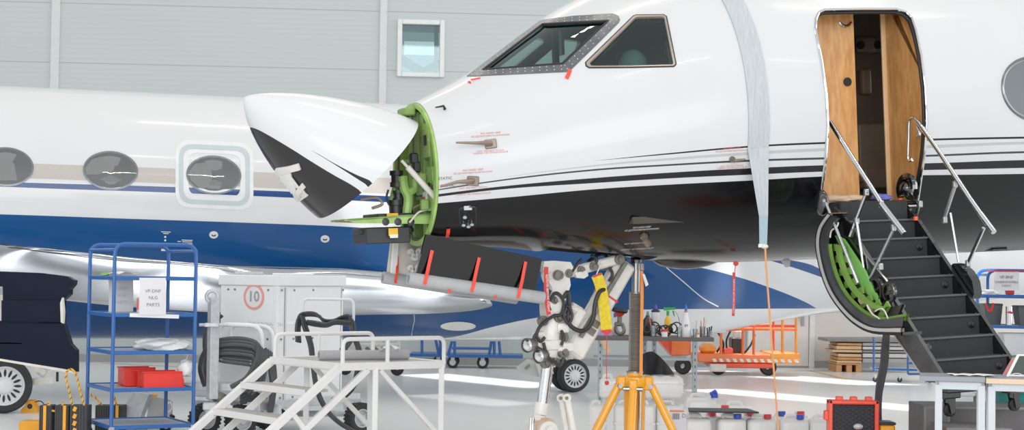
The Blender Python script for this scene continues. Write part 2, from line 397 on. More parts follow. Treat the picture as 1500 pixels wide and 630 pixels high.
XS = [-7, -6, -5, -4, -3.2] + [-2.6 + i * .12 for i in range(55)] + [3.95, 3.98]
XS = sorted(set([round(x, 4) for x in XS if x <= 3.98] + [4.0])); NA = 128
def shell_mb(off0, off1):
    mb = MB(); n = len(XS)
    mb.add([fus(x, 2 * PI * j / NA, off0) for x in XS for j in range(NA)], [(i*NA+j, i*NA+(j+1)%NA, (i+1)*NA+(j+1)%NA, (i+1)*NA+j) for i in range(n-1) for j in range(NA)])
    mb.mi = 1
    mb.add([fus(x, 2 * PI * j / NA, off1) for x in XS for j in range(NA)], [(i*NA+j, (i+1)*NA+j, (i+1)*NA+(j+1)%NA, i*NA+(j+1)%NA) for i in range(n-1) for j in range(NA)])
    N = n * NA
    for i, fl in ((0, 1), (n - 1, 0)):
        for j in range(NA):
            j2 = (j + 1) % NA; q = (i*NA+j, i*NA+j2, N+i*NA+j2, N+i*NA+j); mb.f.append(q if fl == 0 else tuple(reversed(q))); mb.m.append(1)
    return mb
smb = shell_mb(0, .055)
osurf = MB(); n = len(XS)
osurf.add([fus(x, 2 * PI * j / NA) for x in XS for j in range(NA)], [(i*NA+j, (i+1)*NA+j, (i+1)*NA+(j+1)%NA, i*NA+(j+1)%NA) for i in range(n-1) for j in range(NA)])
BV = BVHTree.FromPolygons([tuple(v) for v in osurf.v], osurf.f)
def fnorm(p):
    """smooth outward normal of the hull near a local point"""
    x = max(-6.9, min(3.99, p.x)); zt, zb, w_, zc = interp(SEC, x)
    h = (zt - zc) if p.z > zc else (zc - zb); a = math.atan2((p.z - zc) / h, p.y / w_); e = 1e-3
    du = fus(x + e, a) - fus(x - e, a); dv = fus(x, a + e) - fus(x, a - e); nn = du.cross(dv); nn.normalize()
    return nn if nn.dot(V((0, p.y, p.z - zc))) > 0 else -nn
def hit(px, py, cen=None):
    for k in range(14):
        d = (JR @ ray(px, py)).normalized(); r = BV.ray_cast(CL, d)
        if r[0] is not None: return r[0], fnorm(r[0])
        if cen: px += (cen[0] - px) * .02; py += (cen[1] - py) * .02
        else: py += 2
    return JY(px, py, 0), V((0, 1, 0))
def hs(lst, cen=None): return [hit(x, y, cen) for x, y in lst]
def side(x, z):
    """port surface point at (x,z)"""
    r = BV.ray_cast(V((x, 3, z)), V((0, -1, 0)))
    return (r[0], fnorm(r[0])) if r[0] is not None else (V((x, .5, z)), V((0, 1, 0)))
def resample(pts, n):
    pts = [V((p[0], p[1], 0)) for p in pts]; pts.append(pts[0]); L_ = [0]
    for a, b in zip(pts, pts[1:]): L_.append(L_[-1] + (b - a).length)
    out = []
    for i in range(n):
        t = L_[-1] * i / n; k = max(j for j in range(len(L_) - 1) if L_[j] <= t); u = (t - L_[k]) / max(1e-9, L_[k+1] - L_[k])
        q = pts[k].lerp(pts[k+1], u); out.append((q.x, q.y))
    return out
def densify(pts, k=5):
    out = []
    for i in range(len(pts)):
        a, b = pts[i], pts[(i + 1) % len(pts)]
        for j in range(k): out.append((a[0] + (b[0] - a[0]) * j / k, a[1] + (b[1] - a[1]) * j / k))
    return out
DOOR = [(1194, 44), (1195, 28), (1199, 19), (1207, 15), (1260, 14), (1312, 14), (1326, 18), (1335, 27), (1341, 45), (1349, 82), (1355, 130), (1357, 180), (1354, 225), (1348, 265), (1343, 300), (1300, 302), (1250, 303), (1203, 304), (1204, 275), (1209, 230), (1212, 185), (1210, 140), (1203, 90)]
WSO = [(684, 112), (792, 30), (840, 24), (897, 20.4), (906, 23), (909, 31), (873, 67), (837, 102), (833, 105.5), (760, 109), (695, 112)]
WSI = [(708, 102.5), (795, 36), (840, 33.5), (891, 31), (858, 62), (825, 93.4), (765, 98)]
SWO = [(859, 97), (858, 92), (928, 24), (932, 22.5), (972, 22), (976, 24.5), (990, 94), (987, 97.5), (925, 99), (863, 99.5)]
SWI = [(865, 96), (864, 92.5), (930, 27), (933, 25.6), (971, 25), (973, 27), (986, 92.5), (985, 95), (925, 96.5), (867, 97)]
CW = [(1522 + 50 * math.cos(a), 130 + 38 * math.sin(a) - 1.7 * math.cos(a)) for a in [2 * PI * i / 32 for i in range(32)]]
# ---- cutters
def loc_poly(pxs, cen=None): return [h[0] for h in hs(pxs, cen)]
def cutter(mb, poly, y0, y1): mb.prism([V((p.x, y0, p.z)) for p in poly], (0, y1 - y0, 0))
cut = MB(); cut.mi = 2
cutter(cut, loc_poly(DOOR), .35, 1.6)
cen = (800, 70); wsi = loc_poly(densify(WSI, 3), cen); cutter(cut, wsi, .07, 1.3); cutter(cut, wsi, -1.3, -.07)
swi = loc_poly(densify(SWI, 2), (940, 70)); cutter(cut, swi, .3, 1.3); cutter(cut, swi, -1.3, -.3)
cwx, cwz = hit(1480, 130)[0].x - .27, hit(1485, 130)[0].z
for k in range(4):
    el = [V((cwx - 1.25 * k + .33 * math.cos(a), 0, cwz + .235 * math.sin(a))) for a in [2 * PI * i / 40 for i in range(40)]]
    cutter(cut, el, .6, 1.6); cutter(cut, el, -1.6, -.6)
cut.mi = 3; bx0, bx1 = 2.15, 3.05
cut.box(((bx0 + bx1) / 2, 0, -1.1), (bx1 - bx0, .5, .5))
# ---- paint from the photo's stripe lines
def cz(lst): return [(hit(x, y)[0].x, hit(x, y)[0].z) for x, y in lst]
def ext(c, fa=None):
    c = sorted(c); return [(-7.0, c[0][1] + (c[0][1] - c[1][1]) / (c[1][0] - c[0][0]) * .0), *c]
main_top = cz([(645, 297.5), (745, 289), (874, 277), (979, 270.5), (1098, 264.5), (1207, 258.5), (1365, 256.5), (1480, 255)])
b_lo = cz([(645, 288), (745, 276.5), (874, 268), (979, 261.5), (1098, 256), (1207, 251.5), (1365, 249), (1480, 246.5)])
b_hi = cz([(645, 284), (745, 272), (874, 260.5), (979, 253), (1098, 246.5), (1207, 242), (1365, 239), (1480, 235)])
c_lo = cz([(645, 278.5), (745, 263.8), (874, 250), (979, 243.2), (1098, 237), (1207, 233.6), (1365, 229.5), (1480, 225)])
c_hi = cz([(645, 276.8), (745, 261.6), (874, 247.4), (979, 240.5), (1098, 234), (1207, 230.5), (1365, 226.5), (1480, 222)])
d_lo = cz([(724, 261.6), (874, 243.6), (979, 235), (1098, 227), (1207, 221.5), (1365, 217), (1480, 212)])
d_hi = cz([(724, 261.5), (874, 241.4), (979, 231.6), (1098, 222.6), (1207, 217), (1365, 212.5), (1480, 208)])
e_lo = cz([(871, 235.7), (979, 226.4), (1098, 216.2), (1207, 211), (1365, 206), (1480, 203.5)])
e_hi = cz([(871, 235.6), (979, 224.4), (1098, 213.6), (1207, 208), (1365, 203), (1480, 200.5)])
BLK = (13, 13, 15); GRY = (58, 58, 61); SIL = (176, 180, 182)
m_fus = paint('jet_paint', (208, 210, 213), [(None, ext(main_top), BLK), (ext(b_lo), ext(b_hi), (28, 28, 32)), (ext(c_lo), ext(c_hi), GRY), (ext(d_lo), ext(d_hi), SIL), (ext(e_lo), ext(e_hi), (26, 26, 30))], (-7, 4.1), (-1.25, 1.25))
m_int = M('cabin_lining', (120, 108, 96), .6, var=.1)
m_edge = M('polished_edge', (150, 152, 155), .25, .9)
m_bay = M('gear_bay_dark', (52, 50, 48), .5, var=.4, scale=9)
jet = thing('business_jet', 'white and black business jet on jacks, nose radome raised and stair door open', 'jet', mat=JM)
tmp = bpy.data.objects.new('tmp', smb.mesh('tmp', [m_fus, m_int, m_edge, m_bay])); COL.objects.link(tmp)
cu = bpy.data.objects.new('cut', cut.mesh('cut', [m_fus, m_int, m_edge, m_bay])); COL.objects.link(cu)
bo = tmp.modifiers.new('b', 'BOOLEAN'); bo.operation = 'DIFFERENCE'; bo.object = cu; bo.solver = 'EXACT'; bo.use_self = True
dg = bpy.context.evaluated_depsgraph_get(); me = bpy.data.meshes.new_from_object(tmp.evaluated_get(dg)); me.name = 'fuselage'
bpy.data.objects.remove(tmp); bpy.data.objects.remove(cu)
me.shade_smooth(); nrm = [None] * len(me.loops)
for p in me.polygons:
    for li in p.loop_indices:
        nrm[li] = p.normal.copy()
        if p.material_index == 0:
            g = fnorm(me.vertices[me.loops[li].vertex_index].co)
            if g.dot(p.normal) > .7: nrm[li] = g
me.normals_split_custom_set([tuple(v) for v in nrm])
fuselage = part('fuselage', me, None, jet)
# ---- surface strips: bent to the hull, on a px polygon pair
def on(p, off): return p[0] + p[1] * off
def hull_strip(mb, outer, inner, n, off, cen):
    A = hs(resample(outer, n), cen); B_ = hs(resample(inner, n), cen)
    a = [on(p, off) for p in A]; b = [on(p, off) for p in B_]; c = [on(p, -.03) for p in A]; d = [on(p, -.05) for p in B_]
    k = len(mb.v); mb.wall2(a, b); mb.wall2(c, a); mb.wall2(b, d)
def align(outer, inner, n):
    """resample inner so that its points sit nearest to the outer ones"""
    o = resample(outer, n); i = resample(inner, n * 4); r = []
    for q in o: r.append(min(i, key=lambda t: (t[0] - q[0]) ** 2 + (t[1] - q[1]) ** 2))
    return o, r
def hull_frame(mb, outer, inner, n, off, cen):
    o, i = align(outer, inner, n); A, B_ = hs(o, cen), hs(i, cen)
    mid = hs([((a[0] + b[0]) / 2, (a[1] + b[1]) / 2) for a, b in zip(o, i)], cen)
    a, md, b = [on(p, off) for p in A], [on(p, off) for p in mid], [on(p, off) for p in B_]
    mb.wall2(a, md); mb.wall2(md, b); mb.wall2([on(p, -.02) for p in A], a); mb.wall2(b, [on(p, -.06) for p in B_])
    return mid
def hull_pane(poly, cen, off, k=8):
    pts = hs(densify(poly, 4), cen); c = V((0, 0, 0))
    for p in pts: c += p[0]
    c /= len(pts); r = BV.find_nearest(c); c = r[0] + fnorm(r[0]) * off; mb = MB(); rings = []
    for j in range(1, k + 1):
        ring = []
        for p in pts:
            q = c.lerp(p[0] + p[1] * off, j / k); h_ = BV.find_nearest(q); ring.append(h_[0] + fnorm(h_[0]) * off)
        rings.append(ring)
    mb.add([c] + rings[0], [(0, i + 1, (i + 1) % len(pts) + 1) for i in range(len(pts))])
    for a, b in zip(rings, rings[1:]): mb.wall2(a, b)
    return mb
m_wsframe = M('windshield_frame', (112, 116, 122), .35, .75, var=.25, scale=14)
m_rivet = M('rivet', (205, 198, 190), .35, .6)
m_glass = thin_glass('cockpit_glass', (220, 235, 235), .03, (128, 158, 150))
m_rubber = M('black_rubber', (18, 18, 19), .55, var=.2)
mb = MB(); mid = hull_frame(mb, WSO, WSI, 96, .006, (800, 70)); wsf = part('windshield', mb, m_wsframe, jet, local=True)
mb = MB()
for i in range(0, 96, 2):
    o, i2 = align(WSO, WSI, 96)
    for t in (.3, .72):
        h_ = hit(o[i][0] + (i2[i][0] - o[i][0]) * t, o[i][1] + (i2[i][1] - o[i][1]) * t, (800, 70)); mb.ball(h_[0] + h_[1] * .006, .0055, 6)
part('rivets', mb, m_rivet, wsf, local=True)
part('windshield_pane', hull_pane(WSI, (800, 70), -.012), m_glass, wsf, local=True)
gask = MB(); pp = [on(p, .004) for p in hs(densify(WSI, 8), (800, 70))]; gask.tube(pp, .009, 6, True); part('window_seal', gask, m_rubber, wsf, local=True)
m_swframe = M('side_window_frame', (176, 160, 150), .3, .6)
mb = MB(); hull_frame(mb, SWO, SWI, 72, .007, (940, 70)); swf = part('cockpit_side_window', mb, m_swframe, jet, local=True)
part('window_pane', hull_pane(SWI, (940, 70), -.012), m_glass, swf, local=True)
gask = MB(); gask.tube([on(p, .003) for p in hs(densify(SWO, 8), (940, 70))], .006, 6, True); part('window_seal', gask, m_rubber, swf, local=True)
for k in range(4):
    el = [side(cwx - 1.25 * k + .345 * math.cos(a), cwz + .25 * math.sin(a)) for a in [2 * PI * i / 48 for i in range(48)]]
    mb = MB(); mb.tube([on(p, .002) for p in el], .013, 8, True); cwf = part('cabin_window', mb, M('window_ring', (120, 124, 128), .25, .8), jet, local=True)
    mb = MB(); c0 = side(cwx - 1.25 * k, cwz); mb.add([c0[0] - c0[1] * .015] + [p[0] - p[1] * .015 for p in el], [(0, i + 1, (i + 1) % 48 + 1) for i in range(48)])
    part('window_pane', mb, thin_glass('cabin_glass', (225, 235, 240), .25, (120, 125, 128)), cwf, local=True)
# ---- door surround
m_chrome = M('chrome', (214, 216, 220), .09, 1, var=.02)
m_black = M('gloss_black', (16, 16, 18), .18, coat=1, var=.1)
dpts = hs(densify(fillet([(p[0], p[1], 0) for p in DOOR], 4, 2, True) and DOOR, 4))
mb = MB(); mb.tube([on(p, .004) for p in dpts], .011, 8, True); dfr = part('door_frame', mb, m_chrome, jet, local=True)
mb = MB(); mb.tube([p[0] - p[1] * .03 + V((0, 0, 0)) for p in dpts], .014, 8, True); part('door_seal', mb, m_rubber, dfr, local=True)
# ---- cabin: floor, wood partitions, galley
m_wood = M('figured_maple', (228, 168, 102), .38, coat=.4, rgb2=(204, 138, 76), scale=5, stretch=(6, 6, 1.2))
m_wood2 = M('maple_edge', (238, 190, 136), .4, coat=.3, scale=5, stretch=(6, 6, 1))
mb = MB(); mb.box((-1.5, 0, -.84), (8.2, 1.5, .05)); part('cabin_floor', mb, M('cabin_carpet', (70, 62, 56), .9), jet, local=True)
def panel(name, pts, th, mt):
    mb = MB(); mb.prism(pts, th); return part(name, mb, mt, jet, local=True)
a, b = JY(1196, 150, .62), JY(1254, 150, .62)
fp = panel('entry_panel', [V((a.x + .25, .62, -.84)), V((b.x, .62, -.84)), V((b.x - .005, .62, .93)), V((a.x + .25, .62, .93))], (0, -.04, 0), m_wood)
p = JY(1241, 120, .625); mb = MB(); mb.cyl(p, p + V((0, .012, 0)), .034, 20); part('latch_hole', mb, m_rubber, fp, local=True)
p = JY(1238, 27, .63); mb = MB(); mb.tube(arc(p, .06, PI * 1.15, PI * 1.85, 8, (1, 0, 0), (0, 0, 1)), .012, 6); part('assist_handle', mb, m_chrome, fp, local=True)
yy = .58
ap = panel('entry_panel', [V((.20, yy, -.84))] + [V((.20, 1.125 * math.cos(a_), 1.125 * math.sin(a_))) for a_ in [math.radians(d_) for d_ in range(-48, 69, 6)]] + [V((.20, yy, 1.04))], (.05, 0, 0), m_wood)
mb = MB(); mb.box((.245, yy, .08), (.07, .03, 1.85), None, .01); part('edge_strip', mb, m_wood2, ap, local=True)
m_gal = M('galley_dark', (112, 92, 76), .5, var=.2)
mb = MB(); mb.box((-.3, -.55, .05), (2.4, .05, 1.8)); gal = part('galley_wall', mb, m_gal, jet, local=True)
m_beige = M('beige_leather', (146, 122, 100), .5, var=.15)
for q, sz in [((1268, 66), (.19, .05, .14)), ((1287, 66), (.1, .05, .14)), ((1267, 120), (.10, .08, .22)), ((1275, 225), (.42, .3, .5)), ((1272, 262), (.3, .35, .18))]:
    mb = MB(); mb.box(JY(*q, -.48), sz, None, .025, 3); part('galley_fitting', mb, m_beige, gal, local=True)
for q in [(1260, 66), (1285, 66)]:
    mb = MB(); p = JY(*q, -.44); mb.cyl(p, p + V((0, .02, 0)), .035, 16); part('galley_dial', mb, m_rubber, gal, local=True)
# ---- cockpit interior
m_dark = M('cockpit_dark', (44, 48, 50), .6, var=.3)
mb = MB(); mb.grid(lambda u, v: V((3.35 - .55 * u, (.46 + .18 * u) * (2 * v - 1), .08 + .12 * u + .06 * math.sin(PI * v))), 8, 12); part('glareshield', mb, M('glareshield_cover', (150, 160, 128), .7, var=.3, scale=3), jet, local=True)
mb = MB(); mb.grid(lambda u, v: V((3.1 - .3 * u, -.05 + .5 * v, .22 + .10 * u + .02 * math.sin(9 * u + 7 * v))), 10, 10); part('cover_sheet', mb, M('plastic_sheet', (224, 232, 226), .35), jet, local=True)
mb = MB(); mb.box((2.75, 0, -.2), (.3, 1.5, .5), None, .05); part('instrument_panel', mb, m_dark, jet, local=True)
mb = MB(); mb.lathe([(0, -.02), (1.04, -.02), (1.04, .02), (0, .02)], (1.5, 0, -.02), (1, 0, 0), 40); part('cockpit_bulkhead', mb, m_dark, jet, local=True)
for s_ in (1, -1):
    mb = MB(); mb.box((2.35, .42 * s_, -.3), (.5, .48, .14), None, .05, 3); mb.box((2.08, .42 * s_, .05), (.14, .48, .75), Matrix.Rotation(-.15, 3, 'Y'), .05, 3); mb.box((2.02, .42 * s_, .48), (.11, .28, .2), None, .05, 3)
    st = part('pilot_seat', mb, M('seat_dark', (60, 66, 70), .6, var=.3), jet, local=True)
    mb = MB(); mb.ball((2.44 if s_ > 0 else 2.3, .52 * s_, .30), .14, 18, (.8, .8, 1.0)); part('seat_cover', mb, M('white_cover', (226, 232, 230), .5, bump=.4, bscale=9), st, local=True)
mb = MB(); mb.box((2.84, 0, .42), (.04, .05, .5)); mb.box((2.35, 0, .80), (.5, .4, .06), None, .02); part('overhead_panel', mb, m_dark, jet, local=True)
mb = MB(); p = JY(821, 62, -.1); mb.box(p, (.02, .10, .2)); part('paper_note', mb, M('pale_blue_paper', (190, 214, 220), .6), jet, local=True)
# ---- probes
m_steel = M('probe_steel', (150, 134, 120), .35, .8, var=.2)
def probe(c, tip, w_=.085, h_=.07):
    p, nn = hit(*c); t = hit(*tip); fx = V((1, 0, 0)) - nn * nn.x; fx.normalize(); up = nn.cross(fx)
    if up.z < 0: up = -up
    R = Matrix((fx, nn, up)).transposed(); mb = MB(); mb.box(p + nn * .006, (w_, .014, h_), R, .006)
    pp = part('pitot_probe', mb, m_steel, jet, local=True)
    q = p + nn * .075 + fx * .10; e_ = t[0] + t[1] * .13
    mb = MB(); mb.tube([p + nn * .01, p + nn * .05 + fx * .04, q, e_], [.022, .016, .012, .007], 8); mb.mi = 1; part('probe_tube', mb, [m_steel, m_steel], pp, local=True)
probe((719, 211), (673, 216)); probe((693, 265), (648, 270))
p, nn = hit(1072, 233); mb = MB(); mb.cyl(p, p + nn * .015, .022, 16); mb.tube([p + nn * .015, p + nn * .05, p + nn * .05 + V((-.09, 0, .01))], [.016, .014, .006], 8); part('temperature_probe', mb, m_steel, jet, local=True)
p, nn = hit(943, 345); mb = MB(); mb.cyl(p, p + nn * .02, .03, 16); q = hit(948, 351)[0] + nn * .04; mb.tube([p + nn * .03, q], [.02, .028], 8); part('vane_probe', mb, m_steel, jet, local=True)
# open access panel
h4 = [on(h_, .004) for h_ in hs([(673, 304), (697, 302), (698, 329), (673, 330)])]
mb = MB(); mb.tube(fillet(h4, .02, 3, True), .006, 6, True); mb.add(h4, [(0, 1, 2, 3)]); acc = part('access_panel', mb, M('panel_black', (22, 22, 24), .25), jet, local=True)
mb = MB()
for q in [(679, 326), (691, 325), (681, 315), (686, 328)]:
    p, nn = hit(*q); mb.cyl(p, p + nn * .03, .014, 10)
p, nn = hit(685, 304); mb.box(p + nn * .008, (.06, .015, .03)); part('panel_valves', mb, m_chrome, acc, local=True)
# placards
m_red = M('placard_red', (206, 92, 84), .5); m_wht = M('placard_white', (214, 214, 214), .5); m_blk = M('placard_black', (20, 20, 20), .5)
def placard(txt, px, py, h_, mt, slope=0.0, parent=None):
    p, nn = hit(px, py)
    def fn(u, v):
        x, z = p.x - u, p.z + v + slope * u; q = side(x, z); return q[0] + q[1] * .003
    part('placard', text_mb(txt, h_, fn), mt, parent or jet, local=True)
for x, y, c in [(719, 211, m_red), (693, 265, m_red), (1072, 233, m_red), (940, 347, m_wht)]:
    dy = 1 if c is m_red else .9
    placard('NO HAND GRIP', x, y - 16 * dy, .013, c, .03); placard('НЕ ДОТРАГИВАТЬСЯ РУКАМИ', x, y - 12 * dy, .012, c, .03)
    xx = x + (0 if c is m_red else -7)
    placard('HOT  DO NOT TOUCH', xx, y + 10 * dy, .012, c, .03); placard('ГОРЯЧО  НЕ ПРИКАСАТЬСЯ', xx, y + (16 if y < 240 else 26) * dy * .62 + 3, .012, c, .03)
p, nn = hit(641, 166); q, n2_ = hit(652, 161); mb = MB(); mb.tube([q + n2_ * .01, q + n2_ * .04, p + nn * .06], [.012, .009, .005], 8); part('ice_probe', mb, m_box if 'm_box' in globals() else m_rubber, jet, local=True)
for x_, y_ in [(649, 261.5), (653, 272)]: placard('STATIC', x_ + 3, y_, .02, m_blk, .03)
# belly blister and blade antenna
mb = MB(); c = JY(1008, 385, 0); mb.ball(c + V((0, 0, .05)), .1, 20, (3.2, .9, 1.0)); part('belly_blister', mb, m_black, jet, local=True)
c = JY(1150, 381, 0); c = V((c.x, 0, -1.19)); mb = MB(); mb.prism([c + V((.05, -.006, .02)), c + V((-.05, -.006, .02)), c + V((-.04, -.006, -.06)), c + V((-.0, -.006, -.06))], (0, .012, 0)); part('blade_antenna', mb, m_wht, jet, local=True)
c = hit(1458, 366)[0]; mb = MB(); mb.box((c.x, 0.2, -1.178), (.16, .12, .02), None, .004); part('belly_plate', mb, m_black, jet, local=True)
# ================================================================== nose: bulkhead and radome
m_grn = M('zinc_green', (156, 196, 104), .45, var=.25, scale=8, rgb2=(130, 170, 80)); m_grnd = M('zinc_green_dark', (124, 160, 78), .5, var=.3, scale=8)
mb = MB(); xr_ = 4.0
ring = lambda off, x: [V((x,) + tuple(fus(xr_, 2 * PI * j / 72, off))[1:]) for j in range(72)]
mb.wall2(ring(.004, 4.02), ring(.04, 4.02)); mb.wall2(ring(.04, 4.02), ring(.05, 3.8)); mb.wall2(ring(.004, 4.02), ring(.004, 3.97))
r_ = ring(.052, 3.92); mb.add(r_, [tuple(range(72))]); bh = part('nose_bulkhead', mb, m_grn, jet, local=True)
mb = MB()
for y_, z0_, z1_, w_ in [(.13, -.92, .0, .07), (-.12, -.95, .0, .06), (.30, -.8, -.15, .05), (0.0, -.4, .02, .10)]:
    mb.box((3.95, y_, (z0_ + z1_) / 2), (.09, w_, z1_ - z0_), None, .006)
for z_, w_ in [(-.33, .74), (-.62, .72), (-.02, .36)]: mb.box((3.945, 0, z_), (.07, w_, .035), None, .005)
part('bulkhead_stiffener', mb, m_grnd, bh, local=True)
mb = MB(); mb.lathe([(.0, .0), (.10, 0), (.13, -.02), (.13, -.06)], (3.95, .2, -.2), (1, .25, 0), 24); mb.lathe([(.0, .0), (.07, 0), (.09, -.02), (.09, -.06)], (3.97, .0, -.26), (1, 0, 0), 24); part('drum_housing', mb, M('grey_housing', (92, 92, 96), .35, .5), bh, local=True)
m_box = M('avionics_black', (30, 31, 33), .45, var=.2)
a = JY(527, 334, .0); b = JY(592, 356, .0)
mb = MB(); mb.box(((a.x + b.x) / 2, -.02, (a.z + b.z) / 2), (a.x - b.x, .34, a.z - b.z), None, .008); mb.box((a.x + .01, -.02, (a.z + b.z) / 2 + .03), (.03, .2, .03), None, .004)
ab = part('avionics_box', mb, m_box, bh, local=True)
a2 = JY(543, 316, .0); b2 = JY(598, 322, .0); mb = MB(); mb.box(((a2.x + b2.x) / 2, -.02, a2.z - .015), (a2.x - b2.x, .36, .05), None, .006); part('avionics_box', mb, m_box, bh, local=True)
m_yel = M('caution_yellow', (244, 182, 30), .5); m_whl = M('label_white', (230, 230, 226), .5)
for y_, z0_, z1_, w_ in [(.30, -.72, -.40, .13), (.24, -.33, -.08, .14), (.05, -.6, -.36, .12), (.36, -.6, -.5, .08)]:
    mb = MB(); mb.box((3.985, y_, (z0_ + z1_) / 2), (.035, w_, z1_ - z0_), None, .006)
    for k_ in range(3):
        for s_ in (-1, 1): mb.cyl((4.0, y_ + s_ * w_ * .4, z0_ + (z1_ - z0_) * (.15 + .35 * k_)), (4.008, y_ + s_ * w_ * .4, z0_ + (z1_ - z0_) * (.15 + .35 * k_)), .008, 6)
    ep_ = part('equipment_panel', mb, m_grn, bh, local=True); mb = MB(); mb.box((4.006, y_, (z0_ + z1_) / 2), (.01, w_ * .35, (z1_ - z0_) * .3), None, .003); part('panel_cutout', mb, m_box, ep_, local=True) if False else part('panel_cutout', mb, m_box, bh, local=True)
for q, sz, mt in [((575, 318), (.085, .004, .055), m_yel), ((576, 340), (.07, .004, .055), m_yel), ((577, 346), (.06, .005, .025), m_whl)]:
    p = JY(*q, .19); mb = MB(); mb.box((p.x, .19, p.z), sz); part('equipment_label', mb, mt, ab, local=True)
# shelf beam carrying the equipment, with lightening holes
p0, p1, p2, p3 = JY(505, 321, .24), JY(640, 312, .24), JY(632, 332, .24), JY(520, 327, .24)
mb = MB(); mb.prism([p0, p1, p2 + V((0, 0, .02)), p3], (0, -.02, 0)); mb.prism([p0, p1, p1 + V((0, -.5, 0)), p0 + V((0, -.36, 0))], (0, 0, -.015))
bm_ = part('shelf_beam', mb, m_grn, bh, local=True)
mb = MB()
for q in (565, 583, 602):
    p = JY(q, 325, .243); mb.lathe([(.0, .003), (.022, .003), (.028, .0)], p, (0, 1, 0), 16)
part('lightening_hole', mb, m_box, bm_, local=True)
mb = MB(); a = JY(490, 325, .2); b = JY(520, 324, .2); mb.tube([a, b], [.004, .014], 8); part('lightning_rod', mb, m_steel, bm_, local=True)
def gtube(pxs, y, r, mt, nm='cable'):
    mb = MB(); mb.tube(smooth([JY(q[0], q[1], y if len(q) < 3 else q[2]) for q in pxs], 5), r, 8); return part(nm, mb, mt, bh, local=True)
gtube([(596, 313), (598, 290), (592, 275), (590, 258)], .12, .035, m_grn, 'duct'); gtube([(600, 282), (608, 276), (608, 262)], .12, .03, m_grn, 'duct')
gtube([(575, 318), (574, 295), (580, 268), (577, 250)], .0, .022, m_grn, 'duct')
for q, r_, h_ in [((581, 262), .05, .06), ((580, 307), .055, .07), ((596, 303), .045, .06), ((583, 287), .04, .04), ((598, 330), .04, .05)]:
    p = JY(*q, .08); mb = MB(); mb.lathe([(.0, -h_), (r_, -h_), (r_, -h_ * .4), (r_ * .8, -h_ * .35), (r_ * .8, h_ * .4), (r_, h_ * .45), (r_, h_), (0, h_)], p, (0, 0, 1), 16); part('connector', mb, m_box, bh, local=True)
gtube([(641, 300), (632, 306), (622, 308), (612, 312), (600, 326)], .28, .007, M('white_wire', (214, 206, 196), .5)); gtube([(570, 300), (566, 290), (569, 278)], .1, .008, m_box); gtube([(606, 305), (616, 300), (626, 296)], .2, .01, m_steel)
p = JY(602, 294, .18); mb = MB(); mb.box((3.99, p.y, p.z), (.03, .09, .13), None, .008); plate = part('switch_plate', mb, m_whl, bh, local=True)
mb = MB(); mb.box((4.01, p.y, p.z), (.03, .03, .05), None, .006); part('switch', mb, M('switch_red', (140, 60, 50), .5), plate, local=True)
for q, y_ in [((622, 300), .3), ((618, 262), .28), ((606, 232), .2), ((610, 245), .2)]:
    p = JY(*q, y_); mb = MB(); mb.box(p, (.06, .05, .08), None, .01); part('bracket', mb, m_box if y_ < .25 else m_grnd, bh, local=True)
# prop rod
mb = MB(); a, b = JY(588, 235, .36), JY(637, 289, .36); c = a.lerp(b, .18); mb.cyl(a, c, .011, 10); mb.cyl(c, b, .021, 12); part('prop_rod', mb, M('rod_white', (216, 210, 204), .35), bh, local=True)
# hinge bracket
mb = MB(); mb.box((4.06, .0, .02), (.08, .2, .06), None, .01); part('hinge_bracket', mb, m_grnd, bh, local=True)
mb = MB(); q = [JY(527, 292, .2), JY(552, 290, .2), JY(560, 299, .2), JY(545, 305, .2)]; mb.tube(smooth(q, 4), .011, 8); part('latch_arm', mb, m_steel, bh, local=True)
# radome in its closed place, then turned about the hinge
RHZ = -.05; RA = math.radians(-46)
def rad(t, a, off=0):
    k = (1 - t ** 1.38) ** .72 if t < 1 else 0; zc = -.55 - .27 * t ** 1.05
    return V((4.02 + 1.0 * t, (.56 * k - off * min(1, k * 4)) * math.cos(a), zc + (.50 * (k ** (1.0)) - off * min(1, k * 4)) * math.sin(a)))
TS = [0, .03, .1, .2, .3, .4, .5, .6, .7, .78, .85, .9, .94, .97, .985, .995, 1]
mb = MB(); NR = 64
for off, fl in ((0, 0), (.02, 1)):
    mb.add([rad(t, 2 * PI * j / NR, off) for t in TS for j in range(NR)], [(i*NR+j, i*NR+(j+1)%NR, (i+1)*NR+(j+1)%NR, (i+1)*NR+j) for i in range(len(TS)-1) for j in range(NR)])
    mb.mi = 1
N = len(TS) * NR
for j in range(NR): mb.f.append((j, (j+1) % NR, N + (j+1) % NR, N + j)); mb.m.append(1)
RT = Matrix.Translation((4.02, 0, RHZ)) @ Matrix.Rotation(RA, 4, 'Y') @ Matrix.Translation((-4.02, 0, -RHZ)); RTi = RT.inverted()
RBV = BVHTree.FromPolygons([tuple(v) for v in mb.v[:N]], [f_ for f_ in mb.f[:(len(TS)-1)*NR]])
def rhit(px, py):
    o = RTi @ CL; d = (RTi.to_3x3() @ (JR @ ray(px, py))).normalized(); r = RBV.ray_cast(o, d)
    if r[0] is None: r = RBV.find_nearest(RTi @ JY(px, py, .2))
    return r[0], (r[1] if r[1].dot(d) < 0 else -r[1])
def rz(l): return [(rhit(*q)[0].x, rhit(*q)[0].z) for q in l]
def lext(c):
    c = sorted(c); (xa, za), (xb, zb_) = c[0], c[-1]; sl = (zb_ - za) / (xb - xa); return [(4.03, za + sl * (4.03 - xa))] + c + [(min(5.19, xb + .12), zb_ + sl * .12)]
m_rad = paint('radome_paint', (218, 220, 223), [(None, lext(rz([(378, 190), (400, 202), (430, 220), (460, 239), (490, 257), (515, 271)])), (40, 39, 41)),
    (lext(rz([(459, 222), (490, 241), (520, 260), (540, 273)])), lext(rz([(459, 221.6), (490, 239.4), (520, 255), (545, 266)])), (30, 30, 32))], (4.05, 5.2), (-1.3, .1))
